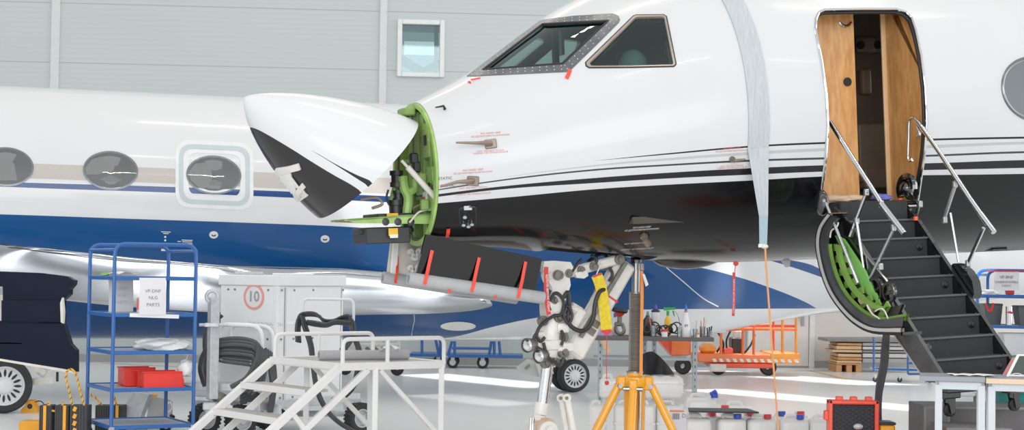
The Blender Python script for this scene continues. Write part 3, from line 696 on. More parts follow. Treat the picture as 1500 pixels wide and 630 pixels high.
radome = part('radome', mb, [m_rad, M('radome_inside', (190, 170, 130), .6)], jet, local=True, ml=RT)
def rw(px, py, off): p, n_ = rhit(px, py); return JM @ (RT @ (p + n_ * off))

entry_fill(Jw((.75, .8, .95)), 9)
# ================================================================== air stair (part of the jet, local coordinates)
m_carpet = M('step_carpet', (34, 35, 38), .85, bump=.25, bscale=400, var=.15, scale=20)
m_strg = M('stringer_black', (20, 20, 22), .22, coat=.7, var=.2)
m_strgg = M('stringer_grey', (56, 58, 62), .3, coat=.5, var=.3)
m_alu = M('satin_aluminium', (186, 188, 192), .28, .9)
xL, xR = 1.03, .43
mb = MB(); dz, dy, y0s, z0s = .1395, .146, 1.15, -.90
slope = math.atan2(dz, dy); up_n = V((0, math.sin(slope), math.cos(slope))); dn = V((0, math.cos(slope), -math.sin(slope)))
def side_plate(x, th):
    a = V((x, 1.02, -.79)); b = V((x, y0s + 7.85 * dy, z0s - 7.85 * dz)); c = V((x, b.y - .02, -2.03)); d = V((x, b.y - .20, -2.03)); e = V((x, 1.02, -1.08))
    mb = MB(); mb.prism([a, V((x, y0s, z0s + .02)), b, c, d, V((x, 1.3, -1.33)), e], (th, 0, 0)); return mb
stair = part('air_stair', side_plate(xL, .03), m_strgg, jet, 'black carpeted stair hanging out of the cabin door', local=True)
part('stringer', side_plate(xR, -.03), m_strg, stair, local=True)
mb = MB(); mb.tube([V((xL + .03, 1.05, -1.08)), V((xL + .03, 1.3, -1.33)), V((xL + .03, y0s + 7.85 * dy - .2, -2.03))], .008, 6); part('edge_strip', mb, m_alu, stair, local=True)
mb = MB(); mb.box(((xL + xR) / 2, .985, -.83), (xL - xR, .16, .155), None, .01); part('sill_step', mb, m_carpet, stair, local=True)
for k in range(9):
    y, z = y0s + k * dy, z0s - k * dz; mb = MB(); xm, wd = (xL + xR) / 2, xL - xR
    if k < 9: mb.box((xm, y - dy / 2, z - .008), (wd, dy + .01, .018), None, .004)
    if k < 8: mb.box((xm, y - .012, z - dz / 2 - .008), (wd, .012, dz), None, .002)
    st = part('step', mb, m_carpet, stair, local=True)
    mb = MB(); mb.box((xm, y + .004, z - .003), (wd, .006, .012)); mb.mi = 0
    for xx in (xL - .04, xR + .04): mb.ball((xx, y + .01, z + .004), .006, 6)
    part('nosing', mb, M('nosing_grey', (88, 90, 94), .4, .6) if k == 0 else bpy.data.materials['nosing_grey'], stair, local=True)
for k in (1, 3, 5, 7):
    for xx in (xR + .07,) if k % 4 == 3 else (xR + .07, ):
        y, z = y0s + k * dy, z0s - k * dz - dz * .5; mb = MB(); mb.lathe([(.0, .022), (.014, .02), (.02, .008), (.03, .0)], (xx, y, z), (0, 1, 0), 14); part('step_bumper', mb, m_rubber, stair, local=True)
for k in (4, 6):
    y, z = y0s + k * dy, z0s - k * dz - dz * .45; mb = MB(); mb.lathe([(.0, .022), (.014, .02), (.02, .008), (.03, .0)], (xL - .05, y, z), (0, 1, 0), 14); part('step_bumper', mb, m_strgg, stair, local=True)
# toe beam and casters
a, b = V((xL + .03, y0s + 7.7 * dy, -2.06)), V((xR - .06, y0s + 7.7 * dy, -2.06)); mb = MB(); mb.box((a + b) / 2, (abs(a.x - b.x), .13, .07), None, .008)
for xx in (.95, .75, .5): mb.ball((xx, a.y + .066, -2.045), .012, 8)
part('toe_beam', mb, m_strg, stair, local=True)
for xx in (xL - .03, xR + .03):
    y = y0s + 7.6 * dy; mb = MB(); mb.box((xx, y, -2.11), (.14, .10, .05), None, .008); mb.prism([V((xx + .03, y - .03, -2.13)), V((xx - .03, y - .03, -2.13)), V((xx - .02, y - .03, -2.23)), V((xx + .01, y - .03, -2.24))], (0, .008, 0)); mb.prism([V((xx + .03, y + .03, -2.13)), V((xx - .03, y + .03, -2.13)), V((xx - .02, y + .03, -2.23)), V((xx + .01, y + .03, -2.24))], (0, .008, 0))
    part('caster_fork', mb, m_strg, stair, local=True)
    mb = MB(); mb.lathe([(.012, -.018), (.038, -.018), (.045, -.012), (.045, .012), (.038, .018), (.012, .018)], (xx, y + .004, -2.215), (0, 1, 0), 20); part('caster_wheel', mb, m_rubber, stair, local=True)
# door shell (the lower half door), curved like the hull it closes
XD = 1.22
edge_px = [(1213, 312), (1200, 332), (1196, 355), (1199, 380), (1207, 410), (1219, 436), (1237, 460), (1256, 477), (1280, 488), (1322, 491)]
ep = smooth([JX(x, y, XD) for x, y in edge_px], 4)
ctr = JX(1330, 380, XD)
def inset(p, d):
    q = V((p.x, ctr.y, ctr.z)) - p; q.x = 0; return p + q.normalized() * d
x2 = .26; XS2 = 1.06
mb = MB(); nE = len(ep)
mb.sheet(lambda u, v: ((lambda q: (V((XD + (XS2 - XD) * v, q.y, q.z)), (V((0, q.y - ctr.y, q.z - ctr.z))).normalized()))(ep[round(u * (nE - 1))])), nE - 1, 8, .02)
shell = part('door_shell', mb, m_black, stair, local=True)
lo_e = [p for p in ep if p.z < -1.33 - (p.y - 1.3) * .9555 - .14 or p.y < 1.0]; nL = len(lo_e)
mb = MB(); mb.sheet(lambda u, v: ((lambda q: (V((1.06 + (x2 - 1.06) * v, q.y, q.z)), (V((0, q.y - ctr.y, q.z - ctr.z))).normalized()))(lo_e[round(u * (nL - 1))])), nL - 1, 8, .02) if nL > 2 else None
if nL > 2: part('door_shell_inner', mb, m_black, stair, local=True)
def band(d0, d1, dx, mt, name):
    o = [inset(p, d0) + V((dx, 0, 0)) for p in ep]; i = [inset(p, d1) + V((dx, 0, 0)) for p in ep]; mb = MB()
    mb.add(o + i + [p + V((-.03, 0, 0)) for p in o] + [p + V((-.03, 0, 0)) for p in i], sum([[(k, k+1, nE+k+1, nE+k), (2*nE+k, 3*nE+k, 3*nE+k+1, 2*nE+k+1), (k, 2*nE+k, 2*nE+k+1, k+1), (nE+k, nE+k+1, 3*nE+k+1, 3*nE+k)] for k in range(nE-1)], [])); return part(name, mb, mt, stair, local=True)
band(-.004, .022, .012, m_rubber, 'door_seal'); band(.022, .05, .018, M('rail_pale', (196, 196, 194), .35, .2), 'edge_rail'); band(.05, .06, .012, m_rubber, 'door_seal'); band(.06, .13, .004, m_strgg, 'edge_panel'); 
# green inner frame: two curved rails joined by webs
gp = ep[int(nE * .22):]; nG = len(gp)
m_gshade = M('zinc_green_stair', (112, 156, 62), .45, var=.2, scale=9)
def curved(d, x, w_, h_, pts):
    mb = MB(); q = [inset(p, d) for p in pts]
    for p in q: p.x = x
    k = len(q); o = [inset(p, -h_) for p in q]
    mb.add(q + o + [p - V((w_, 0, 0)) for p in q] + [p - V((w_, 0, 0)) for p in o], sum([[(j, j+1, k+j+1, k+j), (2*k+j, 3*k+j, 3*k+j+1, 2*k+j+1), (j, 2*k+j, 2*k+j+1, j+1), (k+j, k+j+1, 3*k+j+1, 3*k+j)] for j in range(k-1)], [])); return mb
part('green_frame', curved(.15, 1.20, .02, .05, gp), m_gshade, stair, local=True)
part('green_frame', curved(.25, 1.19, .03, .04, gp[:int(nG*.86)]), m_gshade, stair, local=True)
part('door_recess', curved(.25, 1.13, .02, .13, gp[:int(nG * .9)]), m_bay, stair, local=True)
part('door_recess', curved(.24, 1.06, .02, .16, gp[:int(nG * .8)]), m_bay, stair, local=True)
for k in range(1, int(nG * .82), 3):
    p, q = inset(gp[k], .13), inset(gp[k], .28); p.x = q.x = 1.15; mb = MB(); mb.beam(p, q, .05, .014, (1, 0, 0)); part('green_rib', mb, m_gshade, stair, local=True)
for k in (nG // 2 + 1, nG // 2 + 4):
    p = inset(gp[k], .2); p.x = 1.16; mb = MB(); mb.ball(p, .05, 10, (.5, .8, .8)); part('insulation_pad', mb, M('insulation_tan', (176, 146, 112), .8, bump=.5, bscale=40), stair, local=True)
mb = MB(); mb.prism([JX(x, y, 1.1) for x, y in [(1226, 345), (1238, 350), (1268, 395), (1290, 440), (1282, 450), (1274, 446), (1262, 412), (1240, 372)]], (.02, 0, 0)); part('green_plate', mb, M('bright_green', (120, 186, 90), .4), stair, local=True)
mb = MB(); mb.tube(smooth([JX(x, y, 1.2) for x, y in [(1216, 348), (1218, 338), (1226, 332), (1228, 326)]], 4), .006, 6); part('white_wire', mb, M('wire_white2', (220, 216, 208), .5), stair, local=True); mb = MB(); mb.tube(smooth([JX(x, y, 1.2) for x, y in [(1270, 447), (1278, 460), (1288, 467), (1290, 474)]], 4), .006, 6); mb.tube(smooth([JX(x, y, 1.2) for x, y in [(1282, 456), (1290, 452), (1296, 456), (1302, 470)]], 4), .005, 6); part('white_wire', mb, bpy.data.materials['wire_white2'], stair, local=True)
# cable wheels on the front stringer
for (x, y), r_ in [((1282, 426), .098), ((1303, 428), .072)]:
    p = JX(x, y, 1.10); mb = MB()
    mb.lathe([(r_ * .78, -.014), (r_, -.014), (r_ * .93, 0), (r_, .014), (r_ * .78, .014), (r_ * .78, -.014)], p, (1, 0, 0), 32); mb.lathe([(0, -.012), (r_ * .25, -.012), (r_ * .25, .012), (0, .012)], p, (1, 0, 0), 14)
    for j in range(4):
        a_ = j * PI / 2 + .4; d = V((0, math.cos(a_), math.sin(a_))); mb.beam(p + d * r_ * .2, p + d * r_ * .82, .014, .012, (1, 0, 0))
    part('cable_wheel', mb, m_strg, stair, local=True)
mb = MB(); mb.prism([JX(x, y, 1.07) for x, y in [(1236, 318), (1252, 330), (1268, 372), (1300, 410), (1312, 440), (1296, 442), (1262, 400), (1240, 352)]], (.015, 0, 0)); part('hinge_plate', mb, m_strg, stair, local=True)
mb = MB(); mb.prism([JX(x, y, 1.07) for x, y in [(1290, 444), (1308, 440), (1316, 462), (1310, 486), (1302, 486), (1298, 462)]], (.02, 0, 0)); part('latch_fitting', mb, m_strgg, stair, local=True)
p = V((xR - .05, 0, 0)); mb = MB(); mb.prism([JX(x, y, xR - .04) for x, y in fillet([(1392, 390, 0), (1402, 386, 0), (1418, 400, 0), (1426, 420, 0), (1424, 438, 0), (1412, 432, 0)], 4, 3, True) and [(1391, 391), (1396, 386), (1404, 387), (1416, 398), (1424, 412), (1427, 430), (1424, 438)]], (-.07, 0, 0)); part('hinge_cover', mb, m_strg, stair, local=True)
# handrails and their struts
XA, XB = 1.09, .37
def rail(name, pxs, x, r, mt=None, sm=False):
    q = [JX(a, b, x) for a, b in pxs]; mb = MB(); mb.tube(smooth(q, 5) if sm else q, r, 12); return part(name, mb, mt or m_chrome, stair, local=True)
rail('handrail', [(1216, 179), (1256, 243), (1292, 300)], XA, .018); rail('handrail', [(1291, 299), (1325, 343)], XA, .021)
rail('handrail', [(1344, 178), (1378, 226), (1420, 290), (1436, 313)], XB, .018); rail('handrail', [(1436, 313), (1456, 340)], XB, .021)
rail('rail_hook', [(1350, 186), (1343, 178), (1338, 172), (1332, 177), (1331, 200), (1330, 226), (1331, 235), (1336, 234)], XB, .012, sm=True)
rail('rail_hook', [(1343, 186), (1347, 196), (1344, 200)], XB, .012, sm=True)
for nm, pxs, x, r, mt in [('rail_strut', [(1270, 280), (1245, 346)], XA, .014, None), ('rail_strut', [(1255, 326), (1266, 399)], XA + .01, .010, None), ('rail_strut', [(1309, 336), (1272, 414)], XA, .013, m_alu),
        ('rail_strut', [(1204, 284), (1257, 415)], 1.2, .013, None), ('rail_strut', [(1401, 266), (1381, 326)], XB, .014, m_alu), ('rail_strut', [(1392, 312), (1404, 384)], XB, .009, None), ('rail_strut', [(1441, 334), (1415, 392)], XB, .014, None)]:
    rail(nm, pxs, x, r, mt)
mb = MB(); a, b = JX(1257, 413, XA), JX(1275, 412, XA); mb.beam(a, b, .05, .04); mb.prism([JX(1263, 396, XA), JX(1270, 396, XA), JX(1275, 414, XA), JX(1258, 414, XA)], (.02, 0, 0)); part('pivot_bracket', mb, m_alu, stair, local=True)
for q, x in [((1291, 299), XA), ((1309, 334), XA), ((1269, 282), XA), ((1255, 324), XA), ((1290, 391), XA), ((1384, 322), XB), ((1399, 270), XB), ((1418, 386), XB), ((1348, 299), XB)]:
    mb = MB(); mb.box(JX(*q, x), (.035, .03, .05), None, .006); part('rail_joint', mb, m_alu, stair, local=True)
# red corner markers
for q, x in [((1318, 293), .46), ((1341, 320), .46), ((1238, 323), 1.02)]:
    mb = MB(); mb.box(JX(*q, x), (.028, .02, .03)); part('red_marker', mb, M('marker_red', (236, 84, 52), .5), stair, local=True)
# black hinge mechanism at the aft sill
mb = MB(); p = JX(1328, 276, .40)
mb.tube(arc(p, .09, -.2, PI * 1.2, 10, (0, 1, .1), (0, 0, 1)), .03, 8); mb.tube(smooth([JX(1322, 268, .42), JX(1330, 285, .4), JX(1345, 299, .38), JX(1341, 318, .38)], 4), [.03] * 6 + [.012] * 13, 8); mb.ball(p, .06, 12); part('hinge_arm', mb, m_black, jet, local=True)
mb = MB(); p = JX(1203, 285, 1.2); mb.ball(p + V((0, 0, -.06)), .10, 14, (.5, .7, 1)); part('hinge_arm', mb, m_black, jet, local=True)
mb = MB()
mb = MB(); mb.grid(lambda u, v: V((1.05 - .3 * u, .93 + .12 * v, -.742 + .035 * abs(math.sin(5 * u + 3 * v)))), 14, 6)
for v_ in mb.v: v_.z += 0
# ================================================================== nose gear bay, strut and doors
m_gw = M('gear_white', (226, 222, 214), .35, coat=.3, var=.12, scale=14); m_gd = M('gear_grey', (120, 116, 110), .4, .4, var=.3, scale=20)
mb = MB(); mb.box(((bx0 + bx1) / 2, 0, -.78), (bx1 - bx0 + .1, .56, .04)); part('gear_bay_roof', mb, m_bay, jet, local=True)
gear = part('nose_gear', (lambda mb: mb.tube([JY(818, 425, 0), JY(814, 445, 0), JY(808, 470, 0), JY(804, 500, 0), JY(800, 522, 0)], [.05, .075, .10, .11, .095], 20))(MB()), m_gw, jet, 'white nose gear leg with hoses, wheel removed', local=True)
def gp_(pxs, y, r, mt, nm, sm=True, n=10):
    q = [JY(p[0], p[1], p[2] if len(p) > 2 else y) for p in pxs]; mb = MB(); q2 = smooth(q, 5) if sm and len(q) > 2 else q
    mb.tube(q2, r, n); return part(nm, mb, mt, gear, local=True)
def plate(pxs, y, th, mt, nm):
    mb = MB(); mb.prism([JY(p[0], p[1], y + th / 2) for p in pxs], (0, -th, 0)); return part(nm, mb, mt, gear, local=True)
plate([(797, 383), (812, 382), (836, 384), (842, 396), (834, 402), (836, 418), (828, 442), (812, 440), (808, 420), (800, 405), (795, 397)], .08, .05, m_gw, 'trunnion')
plate([(797, 383), (812, 382), (836, 384), (842, 396), (834, 402), (836, 418), (828, 442), (812, 440), (808, 420), (800, 405), (795, 397)], -.10, .05, m_gw, 'trunnion')
mb = MB(); p = JY(817, 403, .12); mb.lathe([(.0, .03), (.022, .03), (.022, .04), (.035, .04), (.04, 0)], p, (0, 1, 0), 18); mb.cyl(p, p + V((0, -.26, 0)), .03, 14); part('pivot_pin', mb, m_gd, gear, local=True)
gp_([(803, 395), (798, 402), (801, 412)], .1, .03, m_gw, 'trunnion_arm')
# drag brace (wide white beam) and folding link
a, b = JY(916, 384, 0), JY(838, 520, 0); mb = MB(); mb.beam(a, b, .17, .11, (0, 1, 0), .02); part('drag_brace', mb, m_gw, gear, local=True)
mb = MB(); mb.beam(a.lerp(b, .0) + V((.04, .09, .0)), a.lerp(b, .80) + V((.06, .09, 0)), .03, .03, (0, 1, 0)); part('brace_tube', mb, m_gd, gear, local=True)
for t_ in (.62, .70): 
    mb = MB(); q = a.lerp(b, t_) + V((0, .062, 0)); d = (b - a).normalized(); mb.beam(q, q + d * .055, .10, .006, (0, 1, 0)); part('data_plate', mb, m_gd, gear, local=True)
mb = MB(); q = a.lerp(b, .36) + V((.0, .0, 0)); d = (b - a).normalized(); mb.beam(q, q + d * .016, .174, .114, (0, 1, 0)); part('red_band', mb, M('band_red', (214, 52, 44), .5), gear, local=True)
a, b = JY(824, 402, .05), JY(908, 379, .05); mb = MB(); mb.beam(a, b, .075, .07, (0, 1, 0), .012); part('folding_link', mb, m_gw, gear, local=True)
for t_, r_ in [(.06, .035), (.28, .03), (.5, .035), (.95, .04)]:
    p = a.lerp(b, t_) + V((0, .05, 0)); mb = MB(); mb.lathe([(0, .02), (r_ * .5, .02), (r_ * .5, .008), (r_, .008), (r_, -.02)], p, (0, 1, 0), 14); part('pivot_pin', mb, m_gd, gear, local=True)
plate([(842, 400), (860, 396), (862, 404), (856, 408), (845, 407)], .09, .04, m_gw, 'bracket'); plate([(865, 390), (885, 383), (900, 384), (890, 396), (868, 397)], -.02, .05, m_gd, 'bracket')
gp_([(918, 382), (896, 402), (880, 418), (868, 440)], -.06, .025, m_gd, 'brace_tube', False)
# actuator lower right
gp_([(836, 449), (848, 456), (856, 464)], .05, .038, m_gw, 'steering_actuator', False); gp_([(852, 456), (842, 472), (838, 480)], .06, .05, m_gw, 'steering_actuator', False)
gp_([(838, 448), (838, 449)], .06, .05, m_gw, 'link_lug', False)
for q, sz in [((808, 452), (.14, .18, .12)), ((800, 505), (.24, .2, .08)), ((818, 480), (.1, .2, .08)), ((822, 508), (.14, .2, .07)), ((789, 490), (.07, .14, .05))]:
    mb = MB(); mb.box(JY(*q, .02), sz, None, .02, 2); part('gear_collar', mb, m_gw, gear, local=True)
for q, r_ in [((796, 470), .04), ((818, 466), .035), ((826, 494), .04), ((812, 440), .03), ((826, 516), .045), ((800, 532), .04), ((815, 530), .03)]:
    mb = MB(); p = JY(*q, .1); mb.lathe([(0, .03), (r_ * .55, .03), (r_ * .55, .012), (r_, .01), (r_, -.03), (0, -.03)], p, (-.2, 1, .1), 14); part('gear_fitting', mb, m_gd, gear, local=True)
for pxs, y, r_ in [([(806, 440), (812, 430), (820, 432), (826, 444), (822, 460), (812, 462)], .13, .013), ([(826, 436), (832, 428), (834, 446), (832, 470), (842, 482), (856, 484), (868, 470), (872, 444), (878, 428), (886, 424)], .12, .017), ([(830, 452), (826, 462), (832, 474), (838, 464), (834, 450), (828, 448)], .14, .013),
        ([(812, 462), (800, 470), (790, 480), (786, 492), (792, 500), (798, 494)], .14, .013), ([(786, 488), (782, 496), (786, 508), (800, 516)], .14, .013), ([(796, 502), (802, 522), (812, 530), (820, 536), (826, 524)], .15, .013), ([(822, 484), (826, 494), (822, 506)], .14, .012), ([(870, 392), (874, 380), (866, 374)], .1, .012), ([(838, 398), (846, 386), (852, 380)], .1, .012), ([(893, 392), (897, 402), (892, 412)], .08, .012), ([(806, 425), (802, 440), (806, 455)], .15, .012), ([(860, 384), (880, 372), (890, 378)], -.05, .014)]:
    gp_(pxs, y, r_, m_box, 'hose')
for q in [(773, 506), (790, 522)]:
    p = JY(*q, .14); ax = V((.9, .5, -.05)); mb = MB(); mb.lathe([(.02, -.1), (.045, -.07), (.056, -.01), (.058, .012), (.05, .012)], p, ax, 20); lt_ = part('taxi_light', mb, m_gd, gear, local=True)
    mb = MB(); mb.lathe([(0, .004), (.03, .012), (.051, .0)], p + ax.normalized() * .004, ax, 20); part('light_lens', mb, m_chrome, gear, local=True)
gp_([(803, 528), (794, 598)], 0, .046, m_chrome, 'chrome_piston', False, 20); gp_([(808, 518), (802, 534)], 0, .062, m_gw, 'gland_nut', False, 18)
gp_([(794, 590), (791, 607)], 0, .056, m_gw, 'axle_collar', False, 18); gp_([(790.6, 608), (788, 634)], 0, .05, m_gw, 'axle_collar', False, 18)
mb = MB(); p = JY(792, 629, 0); mb.cyl(p + V((0, .22, 0)), p + V((0, -.22, 0)), .045, 18); mb.cyl(p + V((0, .16, 0)), p + V((0, .07, 0)), .075, 18); mb.cyl(p + V((0, -.16, 0)), p + V((0, -.07, 0)), .075, 18); part('axle', mb, m_gw, gear, local=True)
mb = MB(); p = JY(801, 628, .10); mb.lathe([(.052, -.05), (.078, -.05), (.08, -.01), (.075, .03), (.05, .03)], p, (-.5, 1, 0), 18); part('brake_hub', mb, M('hub_tan', (206, 170, 140), .5), gear, local=True)
for x in (778, 781): gp_([(x, 612), (x - 1, 634)], .1, .012, m_chrome, 'brake_line', False)
gp_([(780, 611), (790, 613)], .06, .03, m_gw, 'link_lug', False)
# red warning streamer on the leg is a thing of its own (see below); gear doors
m_gdi = M('door_inner_grey', (206, 200, 192), .45, var=.06)
yA, yB = .29, -.29
def dpoly(pxs, y): return [JY(x, yy, y) for x, yy in pxs]
ov = dpoly([(624, 343), (700, 359), (794, 379), (783, 433), (690, 419), (609, 405)], yA); mb = MB(); mb.prism(ov, (0, -.025, 0))
gd = part('gear_door', mb, M('door_black', (9, 9, 10), .12, coat=.25, spec=.3, var=.1), jet, 'black nose gear door hanging open on the near side', local=True)
iv = dpoly([(573, 352), (622, 344), (612, 404), (567, 401)], yB); jv = dpoly([(622, 344), (780, 378), (770, 432), (612, 404)], yB)
mb = MB(); mb.prism([iv[0], iv[1], jv[1], jv[2], iv[2], iv[3]], (0, -.02, 0)); gi = part('gear_door', mb, m_gdi, jet, 'pale grey inner face of the far nose gear door', local=True)
mb = MB(); a, b = JY(580, 353, yB + .02), JY(576, 401, yB + .02); mb.beam(a, b, .05, .03, (0, 1, 0), .008); part('door_stiffener', mb, m_whl, gi, local=True)
for q in [(606, 372), (605, 396)]:
    p = JY(*q, yB + .03); mb = MB()
    for dx, dz_ in ((-.03, .02), (.03, .02), (0, -.03)): mb.cyl(p + V((dx, -.02, dz_)), p + V((dx, .03, dz_)), .022, 12)
    mb.beam(p + V((-.03, .02, .02)), p + V((0, .02, -.03)), .02, .02); mb.beam(p + V((.03, .02, .02)), p + V((0, .02, -.03)), .02, .02); part('hinge_lug', mb, m_whl, gi, local=True)
# ================================================================== second jet (behind)
th = math.radians(19)
bf = V((math.cos(th), math.sin(th), 0)); bl = V((-math.sin(th), math.cos(th), 0))
BM = Matrix((bf, bl, V((0, 0, 1)))).transposed().to_4x4(); BM.translation = V((.79, 22.5, 0)); BI = BM.inverted(); BR = BI.to_3x3(); BC = BI @ CAM
def BY(px, py, y):
    d = BR @ ray(px, py); return BC + d * ((y - BC.y) / d.y)
SEC2 = [(-16, 3.68, .70, 1.30, 2.38), (-2, 3.68, .69, 1.30, 2.38), (.6, 3.68, .68, 1.30, 2.38), (1.7, 3.68, .73, 1.30, 2.36), (2.7, 3.62, .89, 1.27, 2.32), (3.7, 3.45, 1.04, 1.18, 2.22), (5.0, 3.05, 1.13, .98, 2.05), (6.4, 2.5, 1.25, .66, 1.85), (7.4, 2.08, 1.45, .34, 1.75), (7.8, 1.75, 1.70, .03, 1.72)]
def fus2(x, a):
    zt, zb, w_, zc = interp(SEC2, x); s_, c_ = math.sin(a), math.cos(a)
    return V((x, w_ * c_, zc + (zt - zc) * s_ if s_ > 0 else zc + (zc - zb) * s_))
X2 = [-16, -14, -12, -10.5, -9.5] + [-9 + .25 * i for i in range(66)] + [7.4, 7.6, 7.75, 7.8]; X2 = sorted(set(X2)); N2 = 96
mb2 = MB(); n2 = len(X2)
mb2.add([fus2(x, 2 * PI * j / N2) for x in X2 for j in range(N2)], [(i*N2+j, i*N2+(j+1)%N2, (i+1)*N2+(j+1)%N2, (i+1)*N2+j) for i in range(n2-1) for j in range(N2)])
BV2 = BVHTree.FromPolygons([tuple(v) for v in mb2.v], mb2.f)
mb2.f += [tuple(reversed(range(N2))), tuple((n2-1)*N2 + j for j in range(N2))]; mb2.m += [0, 0]
def hit2(px, py):
    d = (BR @ ray(px, py)).normalized(); r = BV2.ray_cast(BC, d)
    if r[0] is None: r = BV2.find_nearest(BY(px, py, -.6))
    nn = r[1]; return r[0], (nn if nn.dot(d) < 0 else -nn)
def z2(l): return [(hit2(*q)[0].x, hit2(*q)[0].z) for q in l]
def flat(c): c = sorted(c); return [(-16, c[0][1])] + c
NAVY = (18, 68, 124)
top_b = z2([(2, 314), (190, 320.5), (380, 327), (520, 333), (700, 349), (850, 367), (946, 380), (1015, 390), (1076, 404.5), (1127, 421), (1172, 439), (1193, 450)])
m_f2 = paint('second_jet_paint', (214, 216, 219), [(None, flat(top_b), NAVY),
    (None, flat([(-16.0, .6), (-3.0, .6), (-2.2, .66), (-1.85, .70)] + z2([(730, 477), (790, 465), (870, 456), (950, 453.5), (1100, 452.5), (1180, 452)])), (228, 229, 230)),
    (flat(z2([(2, 260), (51, 261.7), (256, 269.4), (420, 277)])), flat(z2([(2, 238), (51, 239.7), (256, 247), (420, 254)])), (186, 180, 174)),
    (flat(z2([(2, 273.5), (51, 275.5), (256, 282.5), (560, 296)])), flat(z2([(2, 266.4), (51, 268), (256, 274), (560, 287)])), (24, 62, 120)),
    (z2([(1125, 381), (1165, 393), (1208, 408)]), z2([(1126, 379), (1157, 381), (1206, 398)]), (46, 76, 122))], (-16, 7.9), (.5, 3.9), rough=.16, coat=.25)
jet2 = thing('business_jet', 'white and navy blue jet parked behind, oval windows in a row', 'jet', mat=BM)
part('fuselage', mb2, m_f2, jet2, local=True)
def strip2(outer, inner, off, mt, nm, parent, n=80):
    a = [hit2(*q) for q in resample(outer, n)]; b = [hit2(*q) for q in resample(inner, n)]; mb = MB()
    A = [p + k * off for p, k in a]; B_ = [p + k * off for p, k in b]; mb.wall2(A, B_); mb.wall2([p - k * .01 for p, k in a], A); mb.wall2(B_, [p - k * .01 for p, k in b]); return part(nm, mb, mt, parent, local=True)
def rrect(x0, y0, x1, y1, r, sl=.045):
    q = fillet([(x0, y0, 0), (x1, y0, 0), (x1, y1, 0), (x0, y1, 0)], r, 6, True); return [(p.x, p.y + sl * (p.x - (x0 + x1) / 2)) for p in q]
ex = strip2(rrect(257, 207, 371, 306, 22), rrect(276, 225, 352, 287, 14), .004, M('exit_white', (226, 228, 230), .25), 'exit_hatch', jet2)
strip2(rrect(262, 213, 366, 300, 20), rrect(268.5, 219.5, 359.5, 293.5, 15), .007, M('exit_outline', (186, 198, 204), .4), 'hatch_outline', ex)
m_wr = M('window_rim', (110, 114, 120), .3, .7); m_wp = thin_glass('window_pane_glass', (230, 236, 240), .14, (196, 196, 194)); m_wi = M('window_inner', (70, 70, 72), .5, var=.5, scale=4, rgb2=(112, 104, 96)); m_wrefl = M('pane_reflection', (206, 206, 200), .5)
for i, (cx_, cy_) in enumerate([(9, 244.5), (162, 250), (313, 256.5)]):
    an = [2 * PI * k / 48 for k in range(48)]; sl = .035
    def el(a, b): return [(cx_ + a * math.cos(t), cy_ + b * math.sin(t) + sl * a * math.cos(t)) for t in an]
    wf = strip2(el(40.5, 28.5), el(37.5, 25.5), .008, m_wr, 'cabin_window', jet2, 64)
    pts = [hit2(*q) for q in el(38, 26)]; c = hit2(cx_, cy_); mb = MB(); mb.add([c[0] + c[1] * .022] + [p + k * .014 for p, k in pts], [(0, j + 1, (j + 1) % 48 + 1) for j in range(48)]); part('window_pane', mb, m_wp, wf, local=True)
    mb = MB(); mb.add([c[0] + c[1] * .003] + [p + k * .0025 for p, k in pts], [(0, j + 1, (j + 1) % 48 + 1) for j in range(48)]); part('window_lining', mb, m_wi, wf, local=True)
    # pale patch, a reflection on the pane put in as geometry
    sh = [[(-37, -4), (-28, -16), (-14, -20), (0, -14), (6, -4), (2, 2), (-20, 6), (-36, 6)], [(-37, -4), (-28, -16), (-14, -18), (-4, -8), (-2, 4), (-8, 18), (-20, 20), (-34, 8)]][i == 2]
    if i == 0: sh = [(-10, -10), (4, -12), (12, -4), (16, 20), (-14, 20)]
    q = [hit2(cx_ + a, cy_ + b) for a, b in sh]; mb = MB(); mb.add([p + k * .011 for p, k in q], [tuple(range(len(q)))]); part('pane_reflection', mb, m_wrefl, wf, local=True)
# small service markings on the navy side
m_pl = M('service_plate', (214, 216, 218), .4)
def decal2(cx_, cy_, rx, ry, mt, nm, off=.004):
    q = [hit2(cx_ + rx * math.cos(t), cy_ + ry * math.sin(t)) for t in [2 * PI * k / 24 for k in range(24)]]; mb = MB(); mb.add([p + k * off for p, k in q], [tuple(range(24))]); return part(nm, mb, mt, jet2, local=True)
for x, y in [(313, 344), (476, 350)]:
    d_ = decal2(x, y, 6.5, 5.4, m_pl, 'service_plate'); 
    q = [hit2(x + a, y + b) for a, b in [(-3, -1), (0, 1), (3, -1), (3, 1.5), (0, 2.5), (-3, 1.5)]]; mb = MB(); mb.add([p + k * .007 for p, k in q], [tuple(range(6))]); part('plate_symbol', mb, m_blk, d_, local=True)
for x, y in [(242, 347), (242, 352)]: decal2(x, y, 1.5, 1.5, m_pl, 'marking_dot')
def line2(x0, y0, x1, y1):
    q = [hit2(x0, y0), hit2(x1, y0 + .04 * (x1 - x0)), hit2(x1, y1 + .04 * (x1 - x0)), hit2(x0, y1)]; mb = MB(); mb.add([p + k * .004 for p, k in q], [(0, 1, 2, 3)]); part('service_marking', mb, m_pl, jet2, local=True)
for a in [(236, 339, 250, 340), (239, 341.5, 247, 342.5), (266, 351, 282, 352.2), (267, 353.5, 281, 354.5), (267, 356, 282, 357), (260, 353, 265, 354), (261, 356, 266, 357), (236, 364.5, 247, 367.5)]: line2(*a)
decal2(671, 477.5, 26, 6.5, M('belly_lamp', (226, 226, 220), .3), 'belly_lamp', .006)
q = smooth([hit2(x, y)[0] + hit2(x, y)[1] * .002 for x, y in [(606, 458), (607, 468), (605, 478), (603, 491)]], 4); mb = MB(); mb.tube(q, .005, 6); part('panel_seam', mb, m_pl, jet2, local=True)
